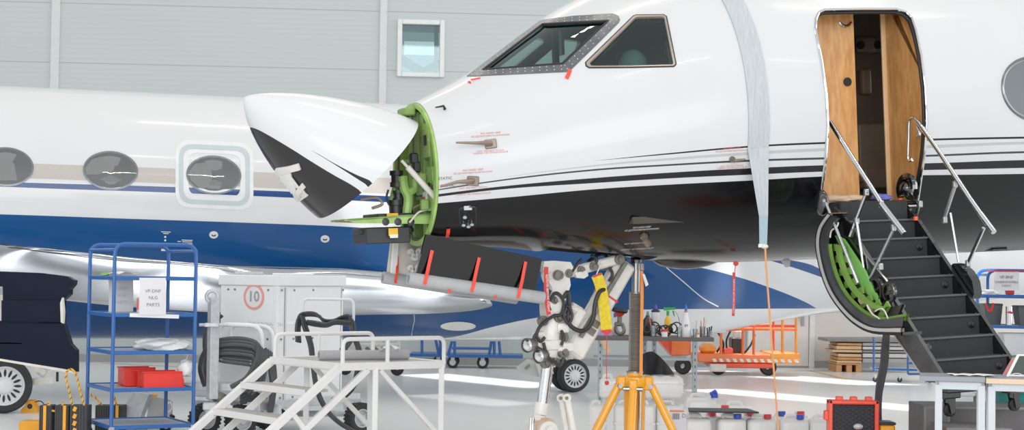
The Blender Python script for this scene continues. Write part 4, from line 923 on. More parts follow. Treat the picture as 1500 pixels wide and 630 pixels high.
q = smooth([hit2(x, y)[0] + hit2(x, y)[1] * .003 for x, y in [(976, 392), (1000, 412), (1030, 437), (1052, 449)]], 4); mb = MB(); mb.tube(q, .006, 6); part('panel_seam', mb, m_pl, jet2, local=True)
# belly blade
a = [BY(x, y, -.1) for x, y in [(1053, 450), (1084, 450), (1062, 488), (1036, 488)]]; mb = MB(); mb.prism(a, (0, .05, 0)); part('belly_fin', mb, M('fin_grey', (204, 206, 208), .4), jet2, local=True)
# wing leading edge, polished
m_pol = M('polished_wing', (184, 188, 194), .15, 1, var=.03, scale=2)
WST = [(-120, 350, 426, 16.0), (-60, 357, 432, 16.4), (0, 362, 436, 16.8), (100, 373, 447, 17.4), (200, 382, 455, 18.0), (320, 391, 461, 18.8), (420, 393, 463, 19.3), (500, 395, 462, 19.8), (580, 402, 461, 20.3), (640, 411, 458, 20.7), (675, 419, 455, 20.9), (698, 426, 450, 21.0), (708, 431, 446, 21.06), (713, 436, 441, 21.1)]
inw = V((.62, .78, 0)).normalized()
def wing_sec(i):
    px, yt, yb_, Y = WST[i]; A, B_ = P(px, yt, Y), P(px, yb_, Y); c = (A + B_) / 2; h = (A.z - B_.z) / 2; o = []
    for k in range(19):
        t = -PI / 2 + PI * k / 18; o.append(c + V((0, 0, h * math.sin(t))) + inw * (h * 2.0 * (1 - math.cos(t))))
    o = [c + V((0, 0, -h * .8)) + inw * 1.2] + o + [c + V((0, 0, h * .8)) + inw * 1.2]; return o
secs = [wing_sec(i) for i in range(len(WST))]; rows = list(zip(*[smooth(list(r), 4) for r in zip(*secs)])); k = len(rows[0])
mb = MB(); mb.add([p for r in rows for p in r], [(i*k+j, i*k+j+1, (i+1)*k+j+1, (i+1)*k+j) for i in range(len(rows)-1) for j in range(k-1)]); mb.f.append(tuple((len(rows)-1)*k + j for j in range(k))); mb.m.append(0)
wing = part('wing', mb, m_pol, jet2, 'polished silver wing leading edge')
mb = MB(); mb.tube([P(x, y - 1.0, Y - .01) for x, y, _, Y in WST[1:9]], .006, 6); part('edge_seam', mb, m_wr, wing)
# wheels
m_tyre = M('tyre', (38, 38, 40), .75, var=.2, bump=.1); m_hub = M('hub_white', (222, 224, 226), .35, coat=.2)
def wheel(nm, c, ax, r, w_, parent, rim=.62, slots=16, offs=-1):
    ax = V(ax).normalized(); mb = MB(); h = w_ / 2
    mb.lathe([(r * rim, -h * .8), (r * .72, -h), (r * .9, -h * .92), (r * .985, -h * .55), (r, 0), (r * .985, h * .55), (r * .9, h * .92), (r * .72, h), (r * rim, h * .8), (r * rim, -h * .8)], c, ax, 40); t = part(nm, mb, m_tyre, parent)
    mb = MB(); s_ = offs; mb.lathe([(r * rim * 1.02, s_ * h * .75), (r * rim * 1.02, s_ * h * .86), (r * rim * .92, s_ * h * .86), (r * rim * .88, s_ * h * .66), (r * rim * .45, s_ * h * .72), (r * rim * .40, s_ * h * .86), (r * rim * .3, s_ * h * .95), (0, s_ * h * .97)], c, ax, 40); hb = part('wheel_hub', mb, m_hub, t)
    if slots:
        mb = MB(); u = ax.orthogonal().normalized(); v = ax.cross(u)
        for j in range(slots):
            a_ = 2 * PI * j / slots; d = u * math.cos(a_) + v * math.sin(a_); e_ = ax.cross(d); p = V(c) + ax * (s_ * h * .70)
            ring_ = [p + d * (r * rim * (.66 + .20 * math.cos(q_))) + e_ * (r * rim * .07 * math.sin(q_)) for q_ in [2 * PI * z_ / 8 for z_ in range(8)]]; mb.prism(ring_, ax * (s_ * h * .05))
        part('hub_slots', mb, m_rubber, hb)
    return t
sa = -bl
c = P(840, 548.5, 22.42); ng = wheel('nose_wheel', V((c.x, c.y, .217)), sa, .217, .15, jet2, .74, 16, 1); wheel('nose_wheel', V((c.x, c.y, .217)) - sa * .26, sa, .217, .15, jet2, .74, 16, 1)
mb = MB(); c0 = V((c.x, c.y, .217)) - sa * .13; mb.cyl(c0 + sa * .14, c0 - sa * .14, .03, 12); mb.cyl(c0, c0 + V((-.02, 0, .62)), .05, 16); mb.beam(c0 + V((0, 0, .2)), c0 + V((-.5, -.15, .55)), .06, .06); part('nose_gear_strut', mb, m_gw, jet2)
mb = MB(); mb.prism([P(x, y, 22.2) for x, y in [(756, 538), (772, 526), (785, 531), (793, 546), (786, 552), (766, 550)]], (.03, .05, 0)); mb.prism([P(x, y, 22.1) for x, y in [(783, 528), (797, 536), (800, 548), (790, 550)]], (.1, .1, 0)); part('nose_gear_door', mb, M('door_pale', (204, 206, 200), .4, var=.15), jet2)
mb = MB(); mb.prism([P(x, y, 22.15) for x, y in [(768, 539), (775, 533), (777, 536), (771, 542)]], (.0, -.012, 0)); part('door_bracket', mb, m_gd, jet2)
# main gear and its door
c = P(6, 563, 18.1); R0 = .292; mw_ = wheel('main_wheel', V((c.x, c.y, R0)), sa, R0, .22, jet2, .70, 16, 1)
mb = MB(); c0 = V((c.x, c.y, R0)); mb.cyl(c0 - sa * .3, c0, .05, 14); mb.cyl(c0 - sa * .3, c0 - sa * .3 + V((-.1, 0, 1.1)), .075, 18); mb.beam(c0 - sa * .2, c0 + V((.5, .1, .06)), .07, .07); mb.cyl(P(58, 543, 18.2), P(66, 549, 18.2), .04, 14); mb.beam(P(48, 538, 18.2), P(68, 545, 18.2), .09, .05); mb.cyl(P(66, 546, 18.2), P(74, 545, 18.2), .012, 8); part('main_gear_strut', mb, m_gw, jet2)
m_gdn = M('door_and_reflection_navy', (4, 13, 36), .2, coat=.0, var=.15, spec=.15)
YD = 16.3
mb = MB()
mb.prism([P(x, y, YD) for x, y in [(-40, 470), (4, 470), (92, 472), (103, 505), (-40, 503)]], (.02, .05, 0)); mb.prism([P(x, y, YD) for x, y in [(2, 440), (92, 440), (92, 474), (2, 474)]], (.02, .05, 0))
mb.prism([P(x, y, YD) for x, y in [(-40, 501), (103, 504), (111, 513), (111, 545), (95, 541), (-40, 520)]], (.02, .05, 0)); mb.prism([P(x, y, YD + .1) for x, y in [(-40, 396), (62, 400), (98, 405), (109, 411), (108, 417), (102, 424), (102, 431), (90, 442), (4, 442), (4, 420), (-40, 416)]], (.02, .05, 0))  # top panel stands in for a dark reflection in the wing underside
mgd = part('gear_door_and_reflection', mb, m_gdn, jet2, 'dark navy main gear door panels below the wing, with a shaped wing reflection on top')
mb = MB(); mb.prism([P(x, y, YD - .01) for x, y in [(-40, 519), (95, 541), (111, 545), (111, 547.5), (-40, 522)]], (.01, .03, 0)); mb.prism([P(x, y, YD - .01) for x, y in [(88, 444), (91, 436), (93, 456), (92, 474), (89, 472)]], (.01, .03, 0)); part('door_edge', mb, m_gw, mgd)
mb = MB(); mb.cyl(P(84, 545, 16.6), P(84, 559, 16.6), .013, 8); part('door_stop', mb, m_rubber, jet2)
# ================================================================== ground equipment, left half
m_blue = M('trolley_blue', (24, 88, 164), .4, coat=.1, var=.08); m_shelf = M('shelf_grey', (176, 184, 194), .5, var=.08)
m_paper = M('white_paper', (226, 224, 228), .8, var=.02); m_ink = M('ink_grey', (120, 120, 126), .8); m_inkf = M('ink_faint', (196, 194, 202), .8)
m_plast = M('white_plastic_film', (232, 234, 236), .3, bump=.5, bscale=14)
def frame_mat(o, a):      # local frame at floor point o, turned by a about z
    mw = Matrix.Translation(V(o)) @ Matrix.Rotation(a, 4, 'Z'); return mw
def shelf_trolley(label, o, a, W_, D_, zs, top, group, loops=2):
    T = frame_mat(o, a); t = thing('shelf_trolley', label, 'trolley', mat=T, group=group); r = .017
    for x, nm in ((0, 'post_hoop'), (W_, 'post_hoop')):
        pass
    for y in (0, D_):
        mb = MB(); mb.tube(fillet([(0, y, .16), (0, y, top), (W_, y, top), (W_, y, .16)], .1, 5), r, 10); part('frame_hoop', mb, m_blue, t, local=True)
    for x in (0, W_):
        mb = MB(); mb.tube([V((x, 0, top - .05)), V((x, D_, top - .05))], r * .8, 8); part('side_rail', mb, m_blue, t, local=True)
    for z in zs:
        mb = MB(); mb.box((W_ / 2, D_ / 2, z), (W_ - .02, D_ - .02, .012)); sh = part('shelf', mb, m_shelf, t, local=True)
        mb = MB()
        for y in (0, D_): mb.box((W_ / 2, y, z), (W_, .022, .034), None, .004)
        for x in (0, W_): mb.box((x, D_ / 2, z), (.022, D_, .034), None, .004)
        part('shelf_edge', mb, m_blue, sh, local=True)
    for x in (0, W_):
        for y in (0, D_):
            mb = MB(); mb.box((x, y, .13), (.05, .05, .05), None, .006); mb.prism([V((x - .03, y - .02, .12)), V((x + .03, y - .02, .12)), V((x + .015, y - .02, .05)), V((x - .01, y - .02, .05))], (0, .005, 0)); cf = part('caster_fork', mb, m_alu, t, local=True)
            mb = MB(); mb.lathe([(.01, -.016), (.05, -.016), (.055, 0), (.05, .016), (.01, .016)], (x, y, .055), (0, 1, 0), 18); part('caster_wheel', mb, m_rubber, cf, local=True)
    return t, T
YT = 15.0; o = G(165, 392.4 + 3875 / YT); o = V((o.x, YT, 0)); TA = math.radians(29); TW, TD = .742, .80
def zat(py, px, Y): return P(px, py, Y).z
tz = [zat(y, 170, YT) for y in (407.6, 461.7, 517.2, 572.1, 627)]
trolley, TT = shelf_trolley('blue tube shelf trolley at left with paper signs and two red bins', o, TA, TW, TD, tz, zat(357.5, 200, YT) - .0, 'blue shelf trolleys')
def TP(px, py, y=0.0):   # a point on the trolley's plane y (its own coordinates)
    I = TT.inverted(); c = I @ CAM; d = I.to_3x3() @ ray(px, py); return TT @ (c + d * ((y - c.y) / d.y))
tw_ = TT.to_3x3() @ V((1, 0, 0)); td_ = TT.to_3x3() @ V((0, 1, 0))
def sheet_sign(nm, px0, py0, px1, py1, yy, lines, ink, label, h_=.03):
    a, b = TP(px0, py0, yy), TP(px1, py0, yy); c = TP(px0, py1, yy); mb = MB()
    def fn(u, v):
        q = a.lerp(b, u) + (c - a) * v; bend = -.012 * math.sin(v * PI) * (1 if u < .9 else .6); return (q + td_ * bend, -td_)
    mb.sheet(fn, 6, 10, .0015); T0 = Matrix.Translation(c); t = thing(nm, label, 'sign', loc=(a + b) / 2 + (c - a), group=None); part('paper_sheet', mb, m_paper, t)
    wd = (b - a).length; hh = (c - a).length; up = V((0, 0, 1))
    for txt, f_ in lines:
        ctr_ = a.lerp(b, .5) + (c - a) * f_ - td_ * (.004 + .012 * math.sin(f_ * PI))
        part('lettering', text_mb(txt, h_, lambda u, v: ctr_ + tw_ * u + up * v), ink, t)
    return t
sheet_sign('paper_sign', 204, 407, 243, 461.5, -.03, [('VP-DNF', .36), ('NLG', .54), ('PARTS', .73)], m_ink, 'white paper reading VP-DNF NLG PARTS taped to blue trolley')
sheet_sign('paper_sign', 159, 408, 195, 457, TD + .0 - .1, [('SCREW', .3), ('NLG', .5), ('PARTS', .72)], m_inkf, 'faintly printed white paper hanging at the back left of blue trolley')
mb = MB(); p = TP(206, 448, .02); mb.box(p, (.05, .07, .15), TT.to_3x3(), .004); t = thing('carton', 'small red and white carton on trolley shelf behind printed paper', 'box', p - V((0, 0, .075))); part('carton_body', mb, m_paper, t)
mb = MB(); mb.box(p + V((0, 0, .015)) - td_ * .036, (.03, .004, .10), TT.to_3x3()); mb.box(p + V((0, 0, .015)) - tw_ * .026, (.004, .06, .10), TT.to_3x3()); part('red_panel', mb, M('carton_red', (232, 120, 110), .6), t)
# oddments on the top shelf and the tape on the second shelf edge
mb = MB(); a, b = TP(150, 405, .45), TP(205, 403, .3); mb.grid(lambda u, v: a.lerp(b, u) + td_ * (.12 * v) + V((0, 0, .012 + .03 * abs(math.sin(7 * u + 3 * v)) * (1 - abs(2 * u - 1)))), 16, 4); solo('plastic_bag', mb, m_plast, 'clear plastic bag of small parts lying on trolley top shelf', 'bag')
mb = MB(); mb.ball(TP(154, 402, .5), .025, 8, (1.6, 1, .8)); solo('cloth_wad', mb, M('green_wad', (110, 176, 84), .8, bump=.4), 'tiny green wad beside the plastic bag on trolley top shelf', 'cloth')
a, b = TP(190, 461.5, -.016), TP(262, 464, -.016); mb = MB(); mb.beam(a, b, .004, .034); solo('tape_strip', mb, m_plast, 'pale tape strip along second shelf edge of blue trolley', 'tape')
# wrapped bundle and bag on the middle shelf
c = TP(236, 517, .25); c.z = tz[2] + .012
def lump(c, sx, sy, sz, seed, n=20):
    rr = random.Random(seed); ph = [rr.uniform(0, 6) for _ in range(6)]; mb = MB()
    def fn(u, v):
        a_ = 2 * PI * u; t_ = PI * v; k_ = 1 + .10 * math.sin(3 * a_ + ph[0] + 4 * t_) + .07 * math.sin(7 * a_ + ph[1]) * math.sin(5 * t_ + ph[2]) + .05 * math.sin(11 * a_ + 9 * t_ + ph[3])
        zz = math.cos(t_); zz = max(zz, -.8); return c + V((sx * k_ * math.sin(t_) ** .6 * math.cos(a_), sy * k_ * math.sin(t_) ** .6 * math.sin(a_), sz * (zz * k_ + .8)))
    mb.grid(fn, n * 2, n, True); return mb
solo('wrapped_bundle', lump(c, .25, .17, .055, 3), m_plast, 'crumpled white plastic bundle on middle shelf of blue trolley', 'bundle', sharp=60)
c = TP(272, 543, .1); c.z = zat(545, 272, 15.0)
mb = lump(c - V((0, 0, .06)), .07, .06, .075, 5, 12); mb.beam(c + V((0, 0, .06)), c + V((0.02, 0, .15)), .015, .004); solo('plastic_bag', mb, m_plast, 'small white plastic bag hanging at right end of blue trolley', 'bag', sharp=60)
# red bins
m_redb = M('bin_red', (232, 40, 26), .4, coat=.2, var=.05)
def bin_(px0, px1, pyt, y0, label):
    p = TP(px0, 572, y0); q = TP(px1, 572, y0); p.z = q.z = tz[3] + .013; w_ = (q - p).length; d_, h_ = .22, zat(pyt, px0, 15.1) - p.z
    T = Matrix.Translation(p) @ TT.to_3x3().to_4x4(); t = thing('storage_bin', label, 'bin', mat=T, group='red parts bins'); mb = MB(); th_ = .008
    mb.box((w_ / 2, d_ / 2, .005), (w_, d_, .01)); mb.box((w_ * .47, d_ / 2 - .1, h_ / 2), (w_ * .94, th_, h_), None, .003); mb.box((w_ * .47, d_ / 2 + .1, h_ / 2), (w_ * .94, th_, h_), None, .003); mb.box((.004, d_ / 2, h_ / 2), (th_, .2, h_), None, .003)
    mb.prism([V((w_ * .94, .01, 0)), V((w_, .01, 0)), V((w_ * .99, .01, h_ * .5)), V((w_ * .94, .01, h_))], (0, .008, 0)); mb.prism([V((w_ * .94, d_ - .018, 0)), V((w_, d_ - .018, 0)), V((w_ * .99, d_ - .018, h_ * .5)), V((w_ * .94, d_ - .018, h_))], (0, .008, 0)); mb.box((w_ - .004, d_ / 2, h_ * .25), (th_, .2, h_ * .5)); part('bin_body', mb, m_redb, t, local=True)
    mb = MB(); mb.box((w_ * .47, .006, h_ - .006), (w_ * .96, .02, .014), None, .004); mb.box((w_ * .47, d_ - .006, h_ - .006), (w_ * .96, .02, .014), None, .004); mb.box((0, d_ / 2, h_ - .006), (.02, .22, .014), None, .004); part('bin_rim', mb, m_redb, t, local=True)
bin_(211, 270, 545.5, .03, 'red plastic bin in front on trolley, nearer the right post'); bin_(182, 230, 541.5, .32, 'red plastic bin behind the front one on trolley, further left')
# ---- wheel chocks on end, ribbed rubber with yellow stripes and rope handles
m_chk = M('chock_rubber', (60, 60, 64), .8, var=.2); m_chy = M('chock_yellow', (240, 160, 20), .55, var=.1); m_rope = M('rope_yellow', (238, 170, 50), .8); m_ropeb = M('rope_black', (40, 36, 34), .8)
def rope(nm, pts, r, label):
    q = smooth(pts, 10); t = thing(nm, label, 'rope', q[0]); mb = MB(); mb.tube(q, r, 8); part('rope_core', mb, m_rope, t)
    mb = MB(); L_ = 0; hel = []
    for i in range(len(q) - 1):
        d = q[i+1] - q[i]; tt = d.normalized(); n_ = max(1, int(d.length / .006))
        for k_ in range(n_):
            s_ = L_ + d.length * k_ / n_; a_ = s_ / .05 * 2 * PI; u = tt.orthogonal().normalized(); w2 = tt.cross(u); hel.append(q[i].lerp(q[i+1], k_ / n_) + (u * math.cos(a_) + w2 * math.sin(a_)) * r * .55)
        L_ += d.length
    mb.tube(hel, r * .62, 6); part('rope_strand', mb, m_ropeb, t); return t
YC0 = 15.3
for i, (x0, x1, st, lb) in enumerate([(57, 75, .5, 'ribbed black rubber chock with one yellow stripe, leftmost of the row'), (80, 100, .75, 'ribbed black rubber chock, second from left in the row'), (102, 128, .3, 'ribbed rubber chock at left foot of trolley with dashed yellow stripe'), (139, 160, None, 'plain black ribbed chock seen behind the trolley leg'), (162, 180, .55, 'ribbed black chock with yellow stripe beside silver ramp case')]):
    YC = YC0 if i < 3 else 16.25
    a, b = P(x0, 594, YC), P(x1, 594, YC); w_ = b.x - a.x; t = thing('wheel_chock', lb, 'chock', ((a.x + b.x) / 2, YC + .08, 0), group='ribbed rubber chocks'); h_ = a.z; mb = MB(); mb.box(((a.x + b.x) / 2, YC + .09, h_ / 2), (w_, .16, h_), None, .006)
    nr = 6
    for k_ in range(nr): mb.box((a.x + w_ * (k_ + .5) / nr, YC + .008, h_ / 2), (w_ / nr * .55, .016, h_), None, .003)
    part('chock_block', mb, m_chk, t)
    if st:
        mb = MB(); xs = a.x + w_ * st
        if i == 2:
            for k_ in range(5): mb.box((xs, YC - .004, h_ * (.1 + .2 * k_)), (.03, .006, h_ * .13), Matrix.Rotation(.4, 3, 'Y'))
        else: mb.box((xs, YC - .004, h_ / 2), (.026, .012, h_))
        part('yellow_stripe', mb, m_chy, t)
for lb, pts in [('short yellow and black rope loop across the leftmost chocks', [(70, 596), (72, 589), (74, 600), (82, 602), (90, 597), (93, 588)]), ('tall looping yellow and black rope handle left of trolley', [(106, 597), (102, 575), (97, 556), (98, 545), (104, 541), (110, 546), (114, 558), (118, 575), (124, 596)]), ('yellow and black rope seen behind the trolley post', [(150, 597), (145, 588), (136, 580), (129, 577), (128, 572), (131, 569)]), ('short yellow and black rope handle at the right-hand chock', [(170, 597), (169, 588), (166, 578)])]:
    YC = YC0 if pts[0][0] < 130 else 16.25
    rope('rope_handle', [P(x, y, YC + .03) for x, y in pts], .0095, lb)
mb = MB(); a = P(45, 617, 15.9); mb.box((a.x + .15, 15.95, .06), (.5, .2, .12), None, .02); solo('chock_board', mb, m_chy, 'low yellow board on floor behind the rubber chocks', 'board')
# yellow chock at the main wheel
c = G(41, 604) + V((.03, 0, 0)); mb = MB(); mb.prism([c + V((-.09, -.06, 0)), c + V((.085, -.06, 0)), c + V((.085, -.06, .05)), c + V((.055, -.06, .07)), c + V((.04, -.06, .13)), c + V((-.03, -.06, .13)), c + V((-.05, -.06, .07)), c + V((-.09, -.06, .03))], (0, .14, 0)); t = thing('wheel_chock', 'yellow metal wheel chock against the main wheel', 'chock', c); part('chock_body', mb, m_chy, t)
mb = MB(); mb.cyl(c + V((.005, -.064, .068)), c + V((.005, -.05, .068)), .028, 16); part('chock_hole', mb, m_rubber, t)
mb = MB(); mb.tube(smooth([c + V((.04, 0, .11)), c + V((.1, 0, .12)), c + V((.14, 0, .08)), c + V((.15, 0, .0))], 5), .006, 6); part('chock_cord', mb, m_rubber, t)
# silver ramp case under the trolley
m_galv = M('galvanised', (198, 202, 206), .42, .25, var=.18, scale=22); m_case = M('case_grey', (176, 174, 172), .45, .2, var=.1)
t = thing('ramp_case', 'grey metal case with slanted lid standing under the blue trolley', 'case', G(215, 640) + V((0, 0, 0)))
Yk = 16.45; mb = MB(); mb.prism([P(x, y, Yk) for x, y in [(192, 575), (218, 578), (199, 628), (165, 636)]], (.03, .05, 0)); part('slanted_lid', mb, m_galv, t)
mb = MB(); mb.prism([P(x, y, Yk + .08) for x, y in [(219, 580), (249, 586), (240, 640), (212, 634)]], (.0, .06, 0)); mb.box(P(249, 612, Yk + .1), (.01, .2, .3)); part('case_body', mb, m_case, t)
mb = MB(); mb.prism([P(x, y, Yk + .06) for x, y in [(203, 606), (217, 630), (196, 634)]], (.0, .01, 0)); part('case_gap', mb, m_rubber, t)
mb = MB(); p = P(248, 618, Yk); mb.cyl(p, p + V((.03, -.06, 0)), .035, 14); mb.cyl(P(251, 609, Yk), P(254, 611, Yk - .05), .018, 10); sk = part('plug_socket', mb, m_rubber, t)
mb = MB(); mb.lathe([(.03, 0), (.036, 0), (.036, .012), (.03, .012), (.03, 0)], p + V((.022, -.045, 0)), V((.03, -.06, 0)), 16); part('socket_ring', mb, m_redb, sk)
mb = MB(); mb.tube(smooth([P(x, y, Yk - .02) for x, y in [(244, 592), (250, 590), (252, 598), (247, 604)]], 4), .008, 6); part('case_strap', mb, m_plast, t)
mb = MB(); p = P(224, 577, 16.6); mb.box((p.x, p.y, p.z / 2), (.07, .12, p.z), None, .01); solo('floor_post', mb, m_chy, 'stub of a yellow post behind the trolley shelf', 'post')
# ================================================================== ground power cart
m_cab = M('cabinet_pale_grey', (232, 235, 237), .42, var=.03); m_cabd = M('cabinet_seam', (150, 156, 160), .5); m_bolt = M('bolt', (120, 124, 130), .4, .7)
al = math.radians(60); c0 = P(405, 500, 16.0); c0.z = 0; er = V((math.cos(al), math.sin(al), 0)); elv = V((-math.sin(al), math.cos(al), 0)); wr, wl = 1.06, .68
zt, zb = 1.50, .30
cart = thing('ground_power_cart', 'pale grey ground power cart on black tyres with a 10 sign and coiled cables', 'cart', c0 + er * .4 + elv * .45)
def cb(u0, u1, v0, v1, z0_, z1_, bev=.006):
    mb = MB(); R = Matrix((er, elv, V((0, 0, 1)))).transposed(); mb.box(c0 + er * ((u0 + u1) / 2) + elv * ((v0 + v1) / 2) + V((0, 0, (z0_ + z1_) / 2)), (u1 - u0, v1 - v0, z1_ - z0_), R, bev); return mb
cabn = part('cabinet', cb(0, wr, 0, wl, zb, zt - .1), m_cab, cart)
part('cabinet_lid', cb(-.015, wr + .02, -.02, wl + .02, zt - .10, zt), m_cab, cart)
mb = cb(.1, .3, .4, .6, zt, zt + .03); part('lid_vent', mb, m_galv, cart); part('lid_vent', cb(.3, .7, .1, .3, zt, zt + .02), m_plast, cart)
for u0, u1, nm in [(-.008, .0, 0)]: pass
mb = cb(-.006, .0, .05, wl - .04, zb + .02, zt - .115, .002); part('side_panel', mb, m_cab, cabn)
mb = cb(.14, wr - .05, -.006, .0, zb + .02, zt - .115, .002); part('side_panel', mb, m_cab, cabn)
part('panel_seam', cb(.11, .118, -.008, .0, zb + .02, zt - .115, 0), m_cabd, cabn); part('panel_seam', cb(wr - .05, wr - .042, -.008, .0, zb + .02, zt - .115, 0), m_cabd, cabn); part('corner_post', cb(-.012, .03, -.012, .03, zb, zt - .1), m_cab, cabn)
for v_ in (.1, .5, wl - .1):
    for z_ in (zt - .14, zb + .6, zb + .05):
        mb = MB(); p = c0 + elv * v_ - er * .006 + V((0, 0, z_)); mb.cyl(p, p - er * .008, .010, 8); part('cabinet_bolt', mb, m_bolt, cabn)
for u_ in (.06, .25, .55, wr - .02):
    for z_ in (zt - .14, zb + .6, zb + .05):
        mb = MB(); p = c0 + er * u_ - elv * .006 + V((0, 0, z_)); mb.cyl(p, p - elv * .008, .010, 8); part('cabinet_bolt', mb, m_bolt, cabn)
# speed sign
def CF(px, py, off=.0):   # point on the left face (plane through c0 spanned by elv, z)
    d = ray(px, py); tt = ((c0 - er * off) - CAM).dot(er) / d.dot(er); return CAM + d * tt
p = CF(372, 435, .008); mb = MB(); mb.lathe([(0, .002), (.118, .002)], p, -er, 32); sg = part('speed_sign', mb, m_paper, cart)
mb = MB(); mb.lathe([(.098, .004), (.122, .004), (.122, .0), (.098, .0)], p, -er, 40); part('sign_ring', mb, M('sign_red', (236, 150, 140), .5), sg)
part('sign_number', text_mb('10', .10, lambda u, v: p - er * .005 - elv * u * 1.0 + V((0, 0, v)), bold=True), M('sign_grey', (150, 152, 160), .6), sg)
q = CF(388, 475, .007); part('lettering', text_mb('TLD AND INNOVATION'[4:], .034, lambda u, v: q - er * .0 - elv * u + V((0, 0, v))), M('faint_letter', (176, 184, 192), .6), cabn)
# chassis, tow bar, hoops
part('chassis', cb(-.30, wr + .25, -.05, .1, .25, .33), m_galv, cart); part('chassis', cb(-.30, wr + .25, wl - .1, wl + .05, .25, .33), m_galv, cart)
def ctube(nm, pts, Y, r, mt, n=10, sm=False):
    q_ = [P(x, y, Y if len(pt) < 3 else pt[2]) for pt in pts for x, y in [pt[:2]]]; mb = MB(); mb.tube(smooth(q_, 5) if sm else q_, r, n); return part(nm, mb, mt, cart)
def cbeam(nm, a, b, Y, w_, h_, mt, Y2=None):
    mb = MB(); mb.beam(P(*a, Y), P(*b, Y2 or Y), w_, h_, (0, 0, 1), .004); return part(nm, mb, mt, cart)
cbeam('cable_tray', (272, 565), (402, 567), 15.75, .25, .07, m_galv); cbeam('cable_tray', (283, 583), (340, 586), 15.6, .06, .04, m_galv)
mb = MB(); mb.box(P(312, 510, 15.5) + V((0, 0, .0)), (.085, .085, .92), Matrix.Rotation(.6, 3, 'Z'), .006); tb = part('tow_bar', mb, m_galv, cart)
mb = MB(); p = P(311, 434.5, 15.5); mb.grid(lambda u, v: p + V((math.cos(2*PI*u) * (.052 + .018 * math.cos(2*PI*v)), .018 * math.sin(2*PI*v), math.sin(2*PI*u) * (.052 + .018 * math.cos(2*PI*v)))), 28, 10, True, True); part('tow_ring', mb, m_galv, tb)
mb = MB(); a, b = P(292, 476, 15.45), P(334, 476, 15.45); mb.tube([a, b], .014, 8); mb.box(P(311, 476, 15.45), (.13, .1, .035), None, .005); part('tow_handle', mb, m_galv, tb)
mb = MB(); mb.box(P(308, 595, 15.48), (.12, .12, .07), None, .01); mb.cyl(P(308, 600, 15.48), P(308, 613, 15.48), .05, 12); part('tow_pivot', mb, m_galv, tb)
for dx, dyy, Y in ((0, 0, 15.7), (16, 1, 15.95)):
    q_ = [P(x + dx, y + dyy, Y) for x, y in [(322, 500), (322, 475), (384, 477), (384, 520)]]; mb = MB(); mb.tube(fillet(q_, .12, 5), .02, 10); part('cable_hoop', mb, m_cab, cart)
q_ = [P(x, y, 15.75) for x, y in [(444, 474), (444, 438), (518, 439), (518, 474), (500, 475)]]; mb = MB(); mb.tube(fillet(q_, .05, 4), .013, 8); part('cable_rail', mb, m_cab, cart)
cbeam('rail_bracket', (420, 474), (446, 474), 15.85, .03, .03, m_cab)
# wheels with lugged tyres
def lug_wheel(px, py, Y, r, w_, ax, lab=None):
    c = P(px, py, Y); c.z = r; ax = V(ax).normalized(); mb = MB(); h = w_ / 2
    mb.lathe([(r * .58, -h * .8), (r * .7, -h), (r * .9, -h), (r * .96, -h * .8), (r * .96, h * .8), (r * .9, h), (r * .7, h), (r * .58, h * .8), (r * .58, -h * .8)], c, ax, 36)
    u = ax.orthogonal().normalized(); v = ax.cross(u)
    for k_ in range(24):
        a_ = 2 * PI * k_ / 24; d = u * math.cos(a_) + v * math.sin(a_); e_ = ax.cross(d)
        for s_ in (-1, 1): mb.box(c + d * r * .955 + ax * (s_ * h * .52) + e_ * (s_ * .012), (r * .085, r * .14, h * .9), Matrix((d, e_, ax)).transposed())
    t_ = part('cart_wheel', mb, m_tyre, cart)
    mb = MB(); mb.lathe([(r * .6, h * .7), (r * .6, h * .85), (r * .52, h * .85), (r * .48, h * .4), (r * .3, h * .5), (r * .22, h * .9), (0, h * .95)], c, ax, 28)
    for k_ in range(6): a_ = PI * k_ / 3; d = u * math.cos(a_) + v * math.sin(a_); mb.cyl(c + d * r * .36 + ax * h * .4, c + d * r * .36 + ax * h * .6, r * .05, 8)
    part('wheel_hub', mb, m_galv, t_)
wax = -elv * .95 + er * .2
wax = V((.62, -.78, 0))
for px, Y in ((527, 16.35), (300, 16.0), (353, 15.9), (394, 16.6)): lug_wheel(px, 607, Y, .148, .12, wax)
mb = MB(); mb.cyl(P(300, 606, 16.2), P(353, 606, 16.1), .03, 10); mb.cyl(P(527, 606, 16.5), P(400, 606, 16.9), .03, 10); mb.beam(P(503, 592, 16.4), P(530, 592, 16.4), .08, .1); part('cart_axle', mb, m_galv, cart)
mb = MB(); mb.prism([P(x, y, 15.9) for x, y in [(398, 610), (398, 594), (402, 589), (408, 594), (409, 610)]], (.02, .03, 0)); part('lifting_lug', mb, m_galv, cart)
cbeam('chassis_strut', (352, 568), (392, 604), 15.9, .07, .03, m_galv)
mb = MB(); p = P(320, 582, 15.6); mb.ball(p, .06, 12, (1.2, 1, .9)); mb.cyl(p, p + V((.1, 0, -.04)), .035, 12); part('brake_unit', mb, m_gd, cart)
